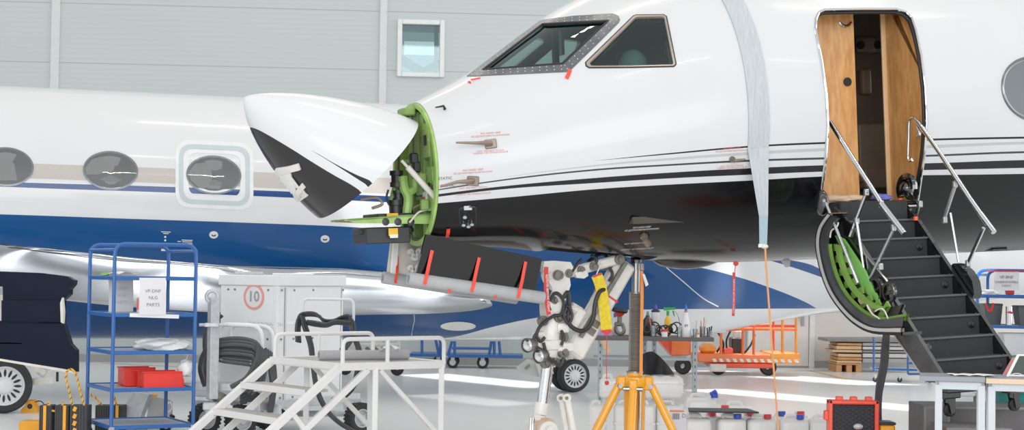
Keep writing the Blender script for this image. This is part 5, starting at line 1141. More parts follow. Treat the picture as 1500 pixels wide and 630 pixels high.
# coiled hose on the hoops, made of separate turns of one long hose
m_hose = M('hose_black', (58, 60, 66), .5, coat=.2, var=.15); m_cabl = M('cable_black', (46, 46, 50), .45, coat=.2, var=.2)
hose = thing('coiled_hose', 'thick black hose coiled over the hoops at left of the power cart', 'hose', P(345, 600, 15.7))
def turn(parent, nm, pxs, Y, r, mt, closed=False, n=8, k=6):
    q_ = [P(x, y, Y) for x, y in pxs]
    if closed: q_ = smooth(q_ + q_[:1], k)[:-1]
    else: q_ = smooth(q_, k)
    mb = MB(); mb.tube(q_, r, n, closed); return part(nm, mb, mt, parent)
for k_ in range(9):
    dyy = k_ * 4.4; sx = 1 - .012 * k_
    turn(hose, 'hose_turn', [(300 + k_ * 1.2, 566 - k_ * 2), (293 + k_ * 1.6, 540 - k_), (300 + k_ * 2.4, 515 + dyy * .35), (318 + k_ * 1.2, 500 + dyy * .82), (345, 496 + dyy), (368, 499 + dyy), (378 - k_, 506 + dyy * .9), (384 - k_ * .5, 520 + dyy * .7)], 15.62 - .018 * (k_ % 3), .021, m_hose)
for k_ in range(6):
    turn(hose, 'hose_turn', [(378 + k_ * 2, 505 + k_ * 2), (376 + k_ * 2.5, 525 + k_ * 3), (362 + k_ * 4, 552 + k_ * 2.5), (338 + k_ * 6, 567 + k_ * 2)], 15.55 + .02 * k_, .021, m_hose)
for k_ in range(4):
    turn(hose, 'hose_turn', [(388 + k_ * 3, 510 + k_ * 2), (395 + k_ * 2.4, 540), (398 + k_ * 1.5, 570), (394 + k_, 604)], 15.75 + .03 * k_, .019, m_hose)
for k_ in range(5):
    turn(hose, 'hose_turn', [(318 + k_ * 2, 466 - k_), (304 + k_ * 2, 476), (299 + k_, 500), (302 + k_ * 1.4, 540)], 15.8 + .02 * k_, .016, m_hose)
for k_ in range(4): turn(hose, 'hose_turn', [(352, 575 + k_ * 5), (366, 572 + k_ * 5), (380 - k_, 580 + k_ * 4)], 15.85, .021, m_hose)
bund = thing('cable_bundle', 'black electric cables bundled over the rail at right of power cart', 'cable', P(470, 600, 15.5))
for k_ in range(5):
    o_ = [(-1.5, -2), (1.5, 0), (0, 2), (3, 2.5), (-2.5, 1.2)][k_]; dyp = 15.62 + .02 * k_; w_ = k_ * 1.3
    turn(bund, 'cable_turn', [(437 + o_[0], 500 + o_[1]), (436 + o_[0], 480), (440 + o_[0], 464 + o_[1]), (449, 460 + o_[1]), (462 + w_, 461 + o_[1]), (474, 468 + w_ * .6), (488, 471 + o_[1]), (500, 466 + o_[1]), (510, 464 + o_[1]), (516 + o_[0], 472 + o_[1]), (516 + o_[0], 490 + o_[1]), (506, 506 + k_ * 2.2), (498, 512 + k_)], dyp, .0115, m_cabl)
    turn(bund, 'cable_turn', [(442 + o_[0], 463 + o_[1]), (447 + o_[0], 480), (455 + o_[0], 504 + o_[1]), (458 + o_[0] * .8, 530 + o_[1]), (462 + o_[0] * .8, 560), (468 + o_[0], 580 + o_[1]), (482 + o_[0], 604 + o_[1]), (502 + o_[0], 622 + o_[1]), (525, 636 + o_[1])], dyp - .05, .0115, m_cabl)
    turn(bund, 'cable_turn', [(515 + o_[0], 474 + o_[1]), (520 + o_[0], 496), (526 + o_[0], 514 + o_[1]), (524 + o_[0], 540 + o_[1]), (518 + o_[0], 562 + o_[1]), (505 + o_[0], 578 + o_[1]), (490, 585 + o_[1])], dyp + .25, .0115, m_cabl)
    turn(bund, 'cable_turn', [(449, 472 + o_[1]), (462, 474 + o_[1] * 1.3), (478, 476 + o_[1]), (492, 472 + o_[1]), (514, 474 + o_[1])], dyp - .03, .011, m_cabl)
mb = MB(); mb.tube([P(486, 586, 15.9), P(496, 582, 15.9)], .022, 10); part('plug', mb, m_gd, bund)
# ================================================================== mobile step platform
m_pw = M('platform_white', (228, 227, 226), .45, var=.05); m_tr = M('tread_grating', (186, 182, 178), .5, .3, var=.3, scale=60)
PC = P(497, 533, 13.3); PA = P(398, 523, 14.16); PA.z = PC.z; e1 = (PC - PA); w1 = e1.length; e1.normalize(); e2 = V((-e1.y, e1.x, 0)); zd = PC.z
plat = thing('step_platform', 'white mobile work platform with two low rails and steps', 'platform', V((PC.x + .4, PC.y + .4, 0)))
pe = P(650, 530, 13.3); dlen = 0
d = ray(650, 531); tt = None
# deck length along e2 from the near corner
import mathutils
den = d.x * e2.y - d.y * e2.x; rel = PC - CAM; tt = (rel.x * e2.y - rel.y * e2.x) / den; dl = (CAM + d * tt - PC).length
def PP(u, v, z): return V((PA.x, PA.y, 0)) + e1 * u + e2 * v + V((0, 0, z))
def pbeam(nm, a, b, w_=.04, h_=.04, mt=None): mb = MB(); mb.beam(a, b, w_, h_, (0, 0, 1), .004); return part(nm, mb, mt or m_pw, plat)
def ptube(nm, pts, r=.017): mb = MB(); mb.tube(pts, r, 10); return part(nm, mb, m_pw, plat)
mb = MB(); R = Matrix((e1, e2, V((0, 0, 1)))).transposed(); mb.box(PP(w1 / 2, dl / 2, zd - .01), (w1 - .04, dl - .02, .02), R); part('deck', mb, m_tr, plat)
for a, b in [((0, 0), (w1, 0)), ((w1, 0), (w1, dl)), ((w1, dl), (0, dl)), ((0, dl), (0, 0))]: pbeam('deck_beam', PP(*a, zd - .025), PP(*b, zd - .025), .04, .06)
for u in (0, w1):
    ptube('guard_rail', fillet([PP(u, .03, zd), PP(u, .03, zd + .19), PP(u, dl, zd + .19), PP(u, dl, zd - .02)], .06, 5)); ptube('rail_post', [PP(u, dl * .45, zd), PP(u, dl * .45, zd + .19)])
    for v in (dl * .34, dl - .02): pbeam('platform_leg', PP(u, v, zd - .03), PP(u, v, .0), .045, .045)
    pbeam('leg_brace', PP(u, dl * .38, zd - .06), PP(u, dl - .03, .22), .035, .035)
    run = .98; pbeam('stringer', PP(u, .0, zd - .03), PP(u, -run, .03), .05, .06); pbeam('stringer_brace', PP(u, .26, zd - .05), PP(u, -run + .3, .02), .04, .05)
    pbeam('stringer_tie', PP(u, -.42, zd - .36), PP(u, -.28, zd - .52), .035, .04)
pbeam('foot_beam', PP(0, -run, .03), PP(w1, -run, .03)); pbeam('foot_beam', PP(0, dl - .02, .05), PP(w1, dl - .02, .05)); pbeam('foot_beam', PP(0, dl - .02, .05), PP(0, -run, .03)); pbeam('foot_beam', PP(w1, dl - .02, .05), PP(w1, -run, .03))
for k_ in (1, 2, 3):
    z_ = zd * (1 - k_ / 4) ; v = -run * k_ / 4; mb = MB(); mb.box(PP(w1 / 2, v + .06, z_), (w1 - .04, .2, .02), R); mb.box(PP(w1 / 2, v - .04, z_ - .015), (w1 - .04, .012, .05), R); st = part('tread', mb, m_tr, plat); mb = MB(); mb.box(PP(w1 / 2, v - .048, z_ - .012), (w1 - .04, .006, .05), R); part('tread_edge', mb, m_pw, st)
mb = MB(); mb.box(PP(w1 / 2, -.01, zd - .02), (w1 - .02, .03, .05), R); part('tread_edge', mb, m_pw, plat)
# foam tube lying on the deck
m_foam = M('foam_grey', (168, 168, 171), .85, var=.08, scale=12)
def foam_tube(a, b, r, label, nm='foam_tube', ri=.55):
    a, b = V(a), V(b); t = thing(nm, label, 'tube', (a + b) / 2, group='grey foam tubes'); ax = (b - a); L_ = ax.length; mb = MB()
    mb.lathe([(r * ri, .0), (r * .96, 0), (r, .006), (r, L_ - .006), (r * .96, L_), (r * ri, L_), (r * ri, 0)], a, ax, 20); part('tube_sleeve', mb, m_foam, t)
    mb = MB(); mb.lathe([(0, .02), (r * ri, .02)], a, ax, 20); mb.lathe([(0, L_ - .02), (r * ri, L_ - .02)], a, ax, 20); part('tube_bore', mb, m_rubber, t); return t
q = PP(w1 * .78, 0, 0); a = P(467, 521, 13.75); b = P(598, 521, 14.05); a.z = b.z = zd + .042; foam_tube(a, b, .04, 'grey foam tube lying on the white step platform deck')
mb = MB(); c = P(571, 515, 13.9); c.z = zd + .085; mb.grid(lambda u, v: c + V((.16 * (u - .5), .1 * (v - .5), .03 * math.sin(3 * u) + .012 * math.sin(14 * u + 9 * v))), 14, 10); solo('paper_wad', mb, m_paper, 'crumpled white paper resting on the foam tube', 'paper')
# ================================================================== under the nose: jack, streamers, tapes, strap
m_jy = M('jack_yellow', (246, 164, 22), .35, coat=.5, var=.05); m_ram = M('jack_ram', (150, 144, 136), .32, .75, stretch=(1, 1, 60), scale=8, var=.5); m_rod = M('jack_rod', (150, 150, 148), .2, .9, var=.1)
YJ = 13.3; jb = P(930, 540, YJ); jb.z = 0; topz = P(932, 386, YJ).z
jack = thing('tripod_jack', 'yellow tripod jack with dark steel ram holding up the nose', 'jack', jb); Z = V((0, 0, 1))
zr, zs_ = P(930, 428, YJ).z, P(930, 546, YJ).z
mb = MB(); mb.cyl(jb + Z * (zr - .1), jb + Z * topz, .032, 20); ram = part('inner_ram', mb, m_rod, jack)
mb = MB(); mb.lathe([(.0, zs_ - .15), (.052, zs_ - .15)] + sum([[(.052, z_), (.0495, z_ + .004), (.052, z_ + .008)] for z_ in [zs_ + .008 * k_ for k_ in range(int((zr - zs_) / .008))]], []) + [(.052, zr - .01), (.047, zr), (0, zr)], jb, Z, 24); part('outer_ram', mb, m_ram, jack)
mb = MB(); mb.cyl(jb + Z * topz, jb + Z * (topz + .03), .042, 20); mb.ball(jb + Z * (topz + .03), .045, 12, (1, 1, .5)); part('jack_pad', mb, m_black, jack)
mb = MB(); mb.lathe([(.055, zs_ + .0), (.062, zs_), (.062, zs_ - .02), (.095, zs_ - .035), (.10, zs_ - .09), (.085, zs_ - .13), (.08, zs_ - .5), (.07, zs_ - .62), (0, zs_ - .62)], jb, Z, 24); part('jack_body', mb, m_jy, jack)
mb = MB(); mb.lathe([(.055, 0), (.066, 0), (.066, .012), (.055, .012), (.055, 0)], jb + Z * zs_, Z, 24); part('collar_ring', mb, m_rod, jack)
for ai in (-100, 195, -10, 90):
    a_ = math.radians(ai if ai != 195 else 190); d = V((math.cos(a_), math.sin(a_), 0)); p = jb + d * .13 + Z * (zs_ - .1); q = jb + d * .46 + Z * .03
    if ai == -100: p, q = jb + d * .11 + Z * (zs_ - .12), jb + d * .40 + Z * .03
    mb = MB(); mb.cyl(p, p.lerp(q, .62), .032, 14); mb.cyl(p.lerp(q, .6), q, .042, 14); mb.lathe([(.0, .0), (.075, 0), (.07, .02), (.04, .05)], V((q.x, q.y, 0)), Z, 18); lg = part('jack_leg', mb, m_jy, jack)
    mb = MB(); mb.box(p + Z * .02 - d * .03, (.09, .07, .11), Matrix.Rotation(a_, 3, 'Z'), .012); sd = d.cross(Z); part('leg_bracket', mb, m_jy, lg); mb = MB(); mb.cyl(p + sd * .075, p - sd * .075, .017, 10); part('leg_pin', mb, m_rod, lg)
mb = MB(); mb.cyl(jb + V((.035, -.1, zs_ - .14)), jb + V((.03, -.12, .1)), .014, 10); part('pump_tube', mb, m_rod, jack)
# orange strap and tag hanging beside the ram
m_org = M('orange_webbing', (232, 140, 64), .8, stretch=(1, 1, 30)); m_tagw = M('tag_white', (226, 222, 216), .6)
def ribbon(nm, pts, w_, mt, label, cat, wd=(1, 0, 0), th_=.003, twist=0.0, build=True):
    q = smooth(pts, 6); n_ = len(q) - 1; wd = V(wd).normalized(); mb = MB()
    def fn(u, v):
        i = min(n_, round(u * n_)); t_ = (q[min(i + 1, n_)] - q[max(i - 1, 0)]).normalized(); s_ = (wd - t_ * wd.dot(t_)).normalized(); nn = t_.cross(s_)
        a_ = twist * u; s_ = s_ * math.cos(a_) + nn * math.sin(a_); nn = t_.cross(s_)
        return (q[i] + s_ * (w_ * (v - .5)) + nn * (.002 * math.sin(9 * u)), nn)
    mb.sheet(fn, n_, 3, th_)
    if not build: return mb
    t_ = thing(nm, label, cat, q[-1]); part('webbing', mb, mt, t_); return t_
t = ribbon('tie_strap', [P(940, 397, 13.2), P(940.5, 440, 13.2), P(939.5, 500, 13.2), P(939, 548, 13.18)], .024, m_org, 'narrow orange strap hanging beside the jack ram', 'strap')
mb = MB(); mb.box(P(940, 391, 13.2), (.035, .03, .06), None, .006); part('strap_clamp', mb, m_gd, t); mb = MB(); mb.prism([P(x, y, 13.15) for x, y in [(941, 402), (944, 401), (950, 417), (946, 420)]], (0, .004, 0)); part('strap_tag', mb, m_tagw, t)
# yellow sling, red pull cord below
m_ysl = M('sling_yellow', (240, 208, 36), .75, var=.25, scale=40); m_hem = M('hem_red', (206, 40, 38), .6)
t = ribbon('warning_streamer', [P(874, 403, 13.05), P(880, 420, 13.05), P(885, 450, 13.05), P(889, 485, 13.05)], .085, m_ysl, 'broad yellow warning streamer hanging from the nose gear brace', 'streamer', twist=.25)
mb = MB(); mb.prism([P(x, y, 13.04) for x, y in [(880, 484), (898, 482), (897, 486), (890, 491), (888, 491), (881, 487)]], (0, .006, 0)); part('red_hem', mb, m_hem, t); mb = MB(); mb.prism([P(x, y, 13.04) for x, y in [(868, 404), (881, 399), (882, 402), (869, 407)]], (0, .004, 0)); part('red_hem', mb, m_hem, t)
mb = MB(); mb.tube([P(889, 491, 13.05), P(888, 530, 13.05), P(889, 556, 13.05)], .003, 6); mb.ball(P(889, 561, 13.05), .018, 10); part('pull_cord', mb, m_hem, t)
mb = MB(); mb.tube([P(873, 404, 13.05), P(878, 392, 13.05), P(881, 384, 13.05)], .005, 6); part('hanging_loop', mb, m_tagw, t)
def rbf(pts, w_, label, txt=True):
    t = ribbon('warning_streamer', pts, w_, m_hem, label, 'streamer')
    if txt:
        q = smooth(pts, 6); A, B_ = q[0], q[-1]; d = (B_ - A).normalized(); s_ = V((1, 0, 0)); s_ = (s_ - d * s_.dot(d)).normalized(); nn = s_.cross(d); nn = nn if nn.y < 0 else -nn; M_ = A.lerp(B_, .55) + nn * .014; L_ = (B_ - A).length * .82
        up = -d.cross(nn) if False else s_
        part('lettering', text_mb('REMOVE BEFORE FLIGHT', w_ * .5, lambda u, v: M_ + d * (u * L_ / (w_ * 8.1)) + s_ * v), M('letter_white', (240, 225, 222), .6), t)
    return t
rbf([P(800, 391, 12.75), P(800, 415, 12.75), P(801, 440, 12.75), P(804, 461, 12.75)], .034, 'red streamer lettered remove before flight, on front of the nose leg')
t = rbf([P(1075, 399, 13.2), P(1075, 420, 13.2), P(1075, 445, 13.2), P(1074, 463, 13.2)], .022, 'thin red streamer hanging alone under the black belly')
mb = MB(); p = P(1078, 386, 13.2); mb.lathe([(0, -.01), (.02, -.008), (.02, .008), (0, .01)], p, (0, 1, 0), 16); mb.tube([p, P(1076, 399, 13.2)], .003, 6); part('red_button', mb, m_hem, t)
# foam sleeves on the gear door bottoms, red tape strips
def JP(x, y, yy): return Jw(JY(x, y, yy))
foam_tube(JP(598, 408, yA + .01), JP(796, 436.5, yA + .01), .047, 'long grey foam tube sleeved over bottom edge of near black gear door')
foam_tube(JP(560.5, 406.5, yB + .0), JP(757, 437, yB + .0), .047, 'long grey foam tube under the far gear door, partly hidden by near one')
m_tape = M('tape_red', (238, 62, 40), .45, var=.05)
def tape(pts, yy, w_, label, grp=None):
    q = [JP(x, y, yy - .057 * max(0, 1 - i / (len(pts) - 1.9)) if len(pts) > 2 else yy) for i, (x, y) in enumerate(pts)]; mb = ribbon('', q, w_, None, '', '', wd=jf, build=False); return solo('tape_strip', mb, m_tape, label, 'tape', grp)
tape([(633, 367), (627, 394), (624, 408), (622, 417)], yA + .062, .025, 'red tape strip on near black gear door, leftmost of three'); tape([(702, 377.5), (696, 405), (693, 420), (691, 428)], yA + .062, .024, 'red tape strip on near black gear door, middle of three'); tape([(770, 383.5), (765, 410), (761, 427), (759, 437)], yA + .062, .024, 'red tape strip on near black gear door, rightmost of three')
tape([(582.5, 375), (582, 390), (581, 402), (579, 415)], yB + .062, .02, 'dark red tape strip on the pale inner gear door')
tape([(659, 424), (658, 429)], yA + .05, .02, 'tiny red tape end under the foam tube, left of the two'); tape([(726, 433), (726, 437.5)], yA + .05, .02, 'tiny red tape end under the foam tube, right of the two')
def hull_tape(pts, w_, label, wd):
    q = [Jw(hit(x, y)[0] + hit(x, y)[1] * .008) for x, y in pts]; mb = ribbon('', q, w_, None, '', '', wd=wd, build=False); return solo('tape_strip', mb, m_tape, label, 'tape')
hull_tape([(835.5, 103), (833, 109), (830, 116)], .03, 'short red tape flag at lower rear corner of the windshield', jf); hull_tape([(657, 334), (656, 340), (655, 346)], .026, 'small red tape flag on black nose near the raised radome', jf)
hull_tape([(690, 118), (696, 117), (704, 115.5)], .01, 'thin red tape scrap on the nose below the windshield', (0, 0, 1)); hull_tape([(686, 121), (690, 122.5)], .016, 'tiny red tape dot on the nose below the windshield', (0, 0, 1))
# taped paper on the radome
m_mask = M('masking_white', (232, 232, 230), .75)
def rsheet(pts, off): return [rw(x, y, off) for x, y in pts]
t = thing('masking_paper', 'white paper taped over the lower edge of the raised radome', 'paper', rw(418, 270, 0))
def rpatch(nm, pts, off, mt, n_=6):
    c = (sum(p[0] for p in pts) / len(pts), sum(p[1] for p in pts) / len(pts)); mb = MB(); rings = []; dp = densify(pts, 4)
    for j in range(n_ + 1): rings.append([rw(c[0] + (x - c[0]) * j / n_, c[1] + (y - c[1]) * j / n_, off) for x, y in dp])
    mb.add([rings[0][0]] + rings[1], [(0, i + 1, (i + 1) % len(dp) + 1) for i in range(len(dp))])
    for a, b in zip(rings[1:], rings[2:]): mb.wall2(a, b)
    mb.wall2(rings[-1], [rw(x, y, .0) for x, y in dp]); return part(nm, mb, mt, t)
rpatch('paper_sheet', [(405, 246), (424, 243), (428, 260), (434, 278), (440, 288), (430, 295), (416, 291), (409, 274)], .012, m_mask)
for pp in [[(404, 248), (438, 239), (441, 248), (406, 257)], [(428, 287), (443, 268), (448, 274), (434, 293)], [(428, 286), (436, 284), (441, 297), (434, 299)]]: rpatch('paper_tape', pp, .017, m_tagw)
# sling over the hull with its orange cord
m_cordo = M('cord_orange_brown', (214, 146, 88), .8, stretch=(1, 1, 30))
m_sl = M('sling_grey', (188, 196, 202), .75, var=.22, scale=3, stretch=(90, 3, 3)); m_slb = M('sling_bluegrey', (150, 172, 184), .7)
scx = hit(1109, 225)[0].x
def sl_pt(a_, dx, off=.012): p = fus(scx + dx, a_); return p + fnorm(p) * off
a_end = math.radians(-14); w_s = .073
t = thing('cargo_sling', 'wide pale grey sling strapped over the jet hull ahead of the door', 'sling', Jw(fus(scx, -1.2)))
mb = MB(); mb.sheet(lambda u, v: ((lambda p: (Jw(p + fnorm(p) * (.010 + .003 * math.sin(v * 22))), JM.to_3x3() @ fnorm(p)))(fus(scx + w_s * (1 - 2 * v) * (1 + .12 * u), math.radians(200) + (a_end - math.radians(200)) * u))), 60, 14, .005)
sb_ = part('webbing', mb, m_sl, t)
pL, pR = Jw(sl_pt(a_end, w_s * 1.12)), Jw(sl_pt(a_end, -w_s * 1.12)); YS = (pL.y + pR.y) / 2 - .03
bl_, br_ = P(1112, 317, YS), P(1125, 317, YS)
mb = MB(); mb.sheet(lambda u, v: ((lambda a, b: (a.lerp(b, v) + V((0, -.004 * math.sin(v * 22), 0)), V((0, -1, 0))))(pL.lerp(bl_, min(1, u * 1.0) ** .7), pR.lerp(br_, min(1, u * 1.0) ** .9))), 12, 14, .005); part('webbing', mb, m_sl, t)
mb = MB(); mb.sheet(lambda u, v: (P(1112 + .5 * u, 316 + 42 * u, YS - .002).lerp(P(1125 - 1.5 * u, 316 + 42 * u, YS - .002), v), V((0, -1, 0))), 4, 4, .006); part('webbing_end', mb, m_slb, t)
mb = MB(); mb.ball(P(1120, 361, YS), .022, 10, (1.3, 1, .8)); mb.box(P(1115, 360, YS), (.04, .01, .025)); part('sling_knot', mb, m_tagw, t)
ribbon('orange_cord', [P(1121, 361, YS - .01), P(1122, 385, YS - .01), P(1126, 440, YS - .02), P(1132, 520, YS - .05), P(1138, 600, YS - .08), P(1141, 650, YS - .1), G(1143, 705)], .013, m_cordo, 'thin orange cord running from the sling end down to the floor', 'cord', th_=.006)
# black cable bundle under the stair
cbn = thing('cable_bundle', 'black cables hanging from under the open stair door to the floor', 'cable', P(1285, 640, 13.0))
for k_ in range(4):
    o_ = k_ * 2.6 - 4; mb = MB(); mb.tube(smooth([P(1299 + o_ * .7, 485, 13.0 + .02 * k_), P(1297 + o_, 510, 13.0), P(1295 + o_, 535, 13.0), P(1290 + o_, 560, 13.0), P(1287 + o_ * .8, 582, 13.0), P(1286 + o_, 620, 13.0), G(1287 + o_ * 2, 706)], 6), .0125, 8); part('cable_strand', mb, m_cabl, cbn)
# ================================================================== work bench and what is on it
m_bt = M('bench_top', (84, 78, 76), .5, var=.1); m_ang = M('slotted_angle', (152, 160, 164), .45, .5, var=.1)
YB = 20.6; zb_ = P(960, 493.5, YB).z
xa, xb = P(884, 494, YB).x, P(1046, 494, YB).x
bench = thing('work_bench', 'slotted steel work bench with thin dark top below the nose gear', 'bench', V(((xa + xb) / 2, YB + .3, 0)))
mb = MB(); mb.box(((xa - .1 + xb) / 2, YB + .3, zb_ - .025), (xb - xa + .1, .62, .05), None, .004); part('bench_top', mb, m_bt, bench)
for px, dy_ in ((879, .03), (1018, .03), (944, .55), (958, .55)):
    x = P(px, 540, YB + dy_).x; mb = MB(); h_ = zb_ - .05
    mb.box((x, YB + dy_, h_ / 2), (.055, .004, h_)); mb.box((x + (.026 if px < 1000 else -.026), YB + dy_ + .03, h_ / 2), (.004, .06, h_)); mb.mi = 1
    for k_ in range(9): mb.box((x, YB + dy_ - .004, .05 + k_ * .08), (.010, .003, .03))
    part('bench_leg', mb, [m_ang, m_rubber], bench)
for dy_ in (.03, .57): mb = MB(); mb.box(((P(879, 1, YB).x + P(1018, 1, YB).x) / 2, YB + dy_ + .01, P(950, 526, YB).z), (P(1018, 1, YB).x - P(879, 1, YB).x, .03, .03)); part('bench_rail', mb, m_ang, bench)
def bt(px, dy_=.15): p = P(px, 494, YB + dy_); return V((p.x, p.y, zb_))
sB = S(YB)
def lathe_thing(nm, label, cat, o, parts_, group=None):
    t_ = thing(nm, label, cat, o, group)
    for pn, prof, mt in parts_: mb = MB(); mb.lathe(prof, o, (0, 0, 1), 20); part(pn, mb, mt, t_)
    return t_
m_bb = M('bottle_black', (34, 36, 40), .4); m_bw = M('bottle_white', (226, 226, 228), .4, var=.03); m_cup = thin_glass('clear_plastic', (235, 240, 242), .1, (226, 232, 234)); m_teal = M('cap_teal', (30, 140, 160), .4); m_pur = M('cap_purple', (74, 58, 170), .4); m_grncap = M('trigger_green', (24, 160, 76), .4); m_yb = M('bottle_yellow', (232, 178, 36), .35); m_bcap = M('cap_blue', (24, 110, 196), .4); m_orc = M('ring_orange', (240, 120, 40), .4)
lathe_thing('polish_bottle', 'black bottle with teal tip on the work bench', 'bottle', bt(948.5, .35), [('bottle_body', [(0, 0), (.062, 0), (.065, .01), (.065, .17), (.05, .20), (.024, .235), (.022, .25), (0, .25)], m_bb), ('bottle_cap', [(.016, .25), (.014, .29), (.008, .3), (0, .3)], m_teal)])
lathe_thing('polish_bottle', 'white bottle with black shoulder and purple tip on the work bench', 'bottle', bt(960, .4), [('bottle_body', [(0, 0), (.05, 0), (.052, .01), (.052, .29), (0, .29)], m_bw), ('bottle_shoulder', [(.053, .288), (.053, .31), (.02, .325), (0, .325)], m_bb), ('bottle_cap', [(.018, .325), (.016, .36), (.006, .385), (0, .385)], m_pur)])
o = bt(978, .3); t = lathe_thing('spray_bottle', 'yellow spray bottle with green trigger on the work bench', 'bottle', o, [('bottle_body', [(0, 0), (.038, 0), (.04, .01), (.04, .20), (.02, .235), (.016, .25), (0, .25)], m_yb)])
mb = MB(); q = o + V((0, 0, .25)); mb.cyl(q, q + V((0, 0, .06)), .018, 10); mb.prism([q + V((-.05, -.014, .06)), q + V((.09, -.014, .075)), q + V((.09, -.014, .10)), q + V((-.05, -.014, .10))], (0, .028, 0)); mb.prism([q + V((.05, -.01, .06)), q + V((.075, -.01, .06)), q + V((.085, -.01, -.01)), q + V((.07, -.01, -.0))], (0, .02, 0)); part('spray_trigger', mb, m_grncap, t)
mb = MB(); mb.tube(smooth([q + V((.09, 0, .05)), q + V((.13, 0, -.02)), q + V((.15, 0, -.15)), q + V((.16, 0, -.24))], 4), .003, 6); part('spray_tube', mb, m_bb, t)
o = bt(1004.5, .12); t = lathe_thing('cone_bottle', 'white cone shaped bottle lettered IPI with blue tip on bench', 'bottle', o, [('bottle_body', [(0, 0), (.066, 0), (.068, .01), (.066, .09), (.05, .16), (.022, .30), (0, .30)], m_bw), ('bottle_ring', [(.024, .295), (.022, .312), (.0, .312)], m_orc), ('bottle_cap', [(.018, .312), (.016, .35), (.006, .385), (0, .39)], m_bcap)])
def curve_txt(txt, c, r, h_, mt, par): part('lettering', text_mb(txt, h_, lambda u, v: c + V((r * math.sin(u / r), -r * math.cos(u / r), v)), bold=True), mt, par)
curve_txt('IPI', o + V((0, 0, .135)), .061, .034, m_ink, t)
def cup(px, dy_, r, h_, label, sticks=(), grp=None):
    o = bt(px, dy_); t_ = lathe_thing('plastic_cup', label, 'cup', o, [('cup_wall', [(0, .003), (r * .85, .003), (r, h_), (r * .97, h_), (r * .82, .006), (0, .006)], m_cup)], grp)
    return t_, o
def stick(o, dx, top, r, mt, nm, label, cat, dy_=0.0, tip=None):
    a, b = o + V((dx * .25, dy_, .01)), o + V((dx, dy_, top)); t_ = thing(nm, label, cat, a); mb = MB(); mb.cyl(a, b, r, 8); part('stick_shaft', mb, mt, t_)
    if tip: mb = MB(); d = (b - a).normalized(); mb.tube([b - d * .005, b + d * .03, b + d * .045], [r * 1.6, r * 1.4, r * .4], 8); part('stick_tip', mb, tip, t_)
m_woodl = M('pale_wood', (206, 172, 140), .6); m_redst = M('stick_red', (226, 84, 64), .5)
_, o = cup(957, .08, .04, .13, 'clear plastic cup holding a red stick, in front of the black bottle'); stick(o, -.05, .24, .007, m_redst, 'paint_stirrer', 'red stick leaning in the clear cup at left of the bench', 'stick')
_, o = cup(995, .06, .03, .12, 'slim clear plastic cup left of the white cone bottle')
_, o = cup(1018, .08, .03, .1, 'clear cup right of the cone bottle holding a wooden stick'); stick(o, .02, .20, .006, m_woodl, 'paint_stirrer', 'flat wooden stick standing in cup right of the cone bottle', 'stick')
_, o = cup(1029, .12, .036, .13, 'clear cup of sticks, second cup from right end of the bench'); stick(o, .02, .24, .005, m_redst, 'paint_brush', 'thin red stick in second cup from the bench end', 'brush'); stick(o, -.02, .2, .009, m_woodl, 'paint_stirrer', 'broad wooden stick in second cup from the bench end', 'stick', .01); stick(o, .04, .22, .004, m_woodl, 'paint_brush', 'thin pale stick leaning right in second cup from the bench end', 'brush', -.01)
_, o = cup(1039, .1, .034, .08, 'short clear cup of black pens at right end of the bench')
for k_, lb in enumerate(['black pen at left in the end cup', 'black pen in the middle of the end cup', 'black pen leaning right in the end cup']): stick(o, -.03 + .03 * k_, .115 + .01 * k_, .009, m_bb, 'marker_pen', lb, 'pen', .01 * (k_ - 1))
lathe_thing('sample_jar', 'small white jar with red lid on the work bench', 'jar', bt(973.5, .05), [('jar_body', [(0, 0), (.036, 0), (.038, .065), (0, .065)], m_bw), ('jar_lid', [(.044, .062), (.044, .09), (0, .092)], m_hem)])
lathe_thing('sample_pot', 'tiny red lidded pot beside the stirring sticks on bench', 'jar', bt(1022.5, .03), [('pot_body', [(0, 0), (.018, 0), (.018, .03), (0, .03)], m_bw), ('pot_lid', [(.02, .03), (.02, .055), (0, .055)], m_orc)])
mb = MB(); rr = random.Random(4); cc = bt(968, .2)
for k_ in range(9):
    pts = [cc + V((-.2 + .045 * k_ + rr.uniform(-.05, .05), rr.uniform(-.1, .1), .015)) for _ in range(2)] ; c_ = cc + V((-.17 + .045 * k_, rr.uniform(-.03, .03), .085 + .02 * math.sin(k_)))
    mb2_ = MB(); mb.tube(arc(c_, .045 + .012 * (k_ % 3), 0, 2 * PI, 16, V((1, rr.uniform(-.5, .5), 0)).normalized(), V((0, rr.uniform(-.4, .4), 1)).normalized())[:-1], .009, 6, True)
solo('cable_heap', mb, m_bb, 'heap of thin black cable behind jars on the work bench', 'cable')
# polisher, boxes
o = bt(905, .25); t = thing('disc_polisher', 'hand polisher with black pad and red backing on bench behind the jack', 'polisher', o)
mb = MB(); c = o + V((.02, 0, .30)); mb.lathe([(0, -.02), (.085, -.02), (.1, 0), (.095, .03), (0, .035)], c, (.12, 0, 1), 24); part('polishing_pad', mb, m_rubber, t)
mb = MB(); mb.lathe([(0, -.075), (.03, -.07), (.07, -.022), (0, -.02)], c, (.12, 0, 1), 20); part('backing_plate', mb, m_hem, t)
mb = MB(); mb.cyl(c - V((0, 0, .07)), c - V((.0, 0, .16)), .03, 14); mb.box(o + V((.0, 0, .14)), (.09, .07, .05), None, .015); mb.tube(smooth([o + V((.05, 0, .15)), o + V((.075, -.03, .06)), o + V((.03, -.04, .02)), o + V((-.02, -.04, .05)), o + V((-.03, -.04, .12))], 5), .022, 10); part('polisher_body', mb, m_gd, t)
o2 = o + V((-.03, .12, 0)); t = lathe_thing('spray_bottle', 'white spray bottle with blue trigger behind the polisher', 'bottle', o2, [('bottle_body', [(0, 0), (.05, 0), (.05, .17), (.02, .22), (0, .22)], m_bw)])
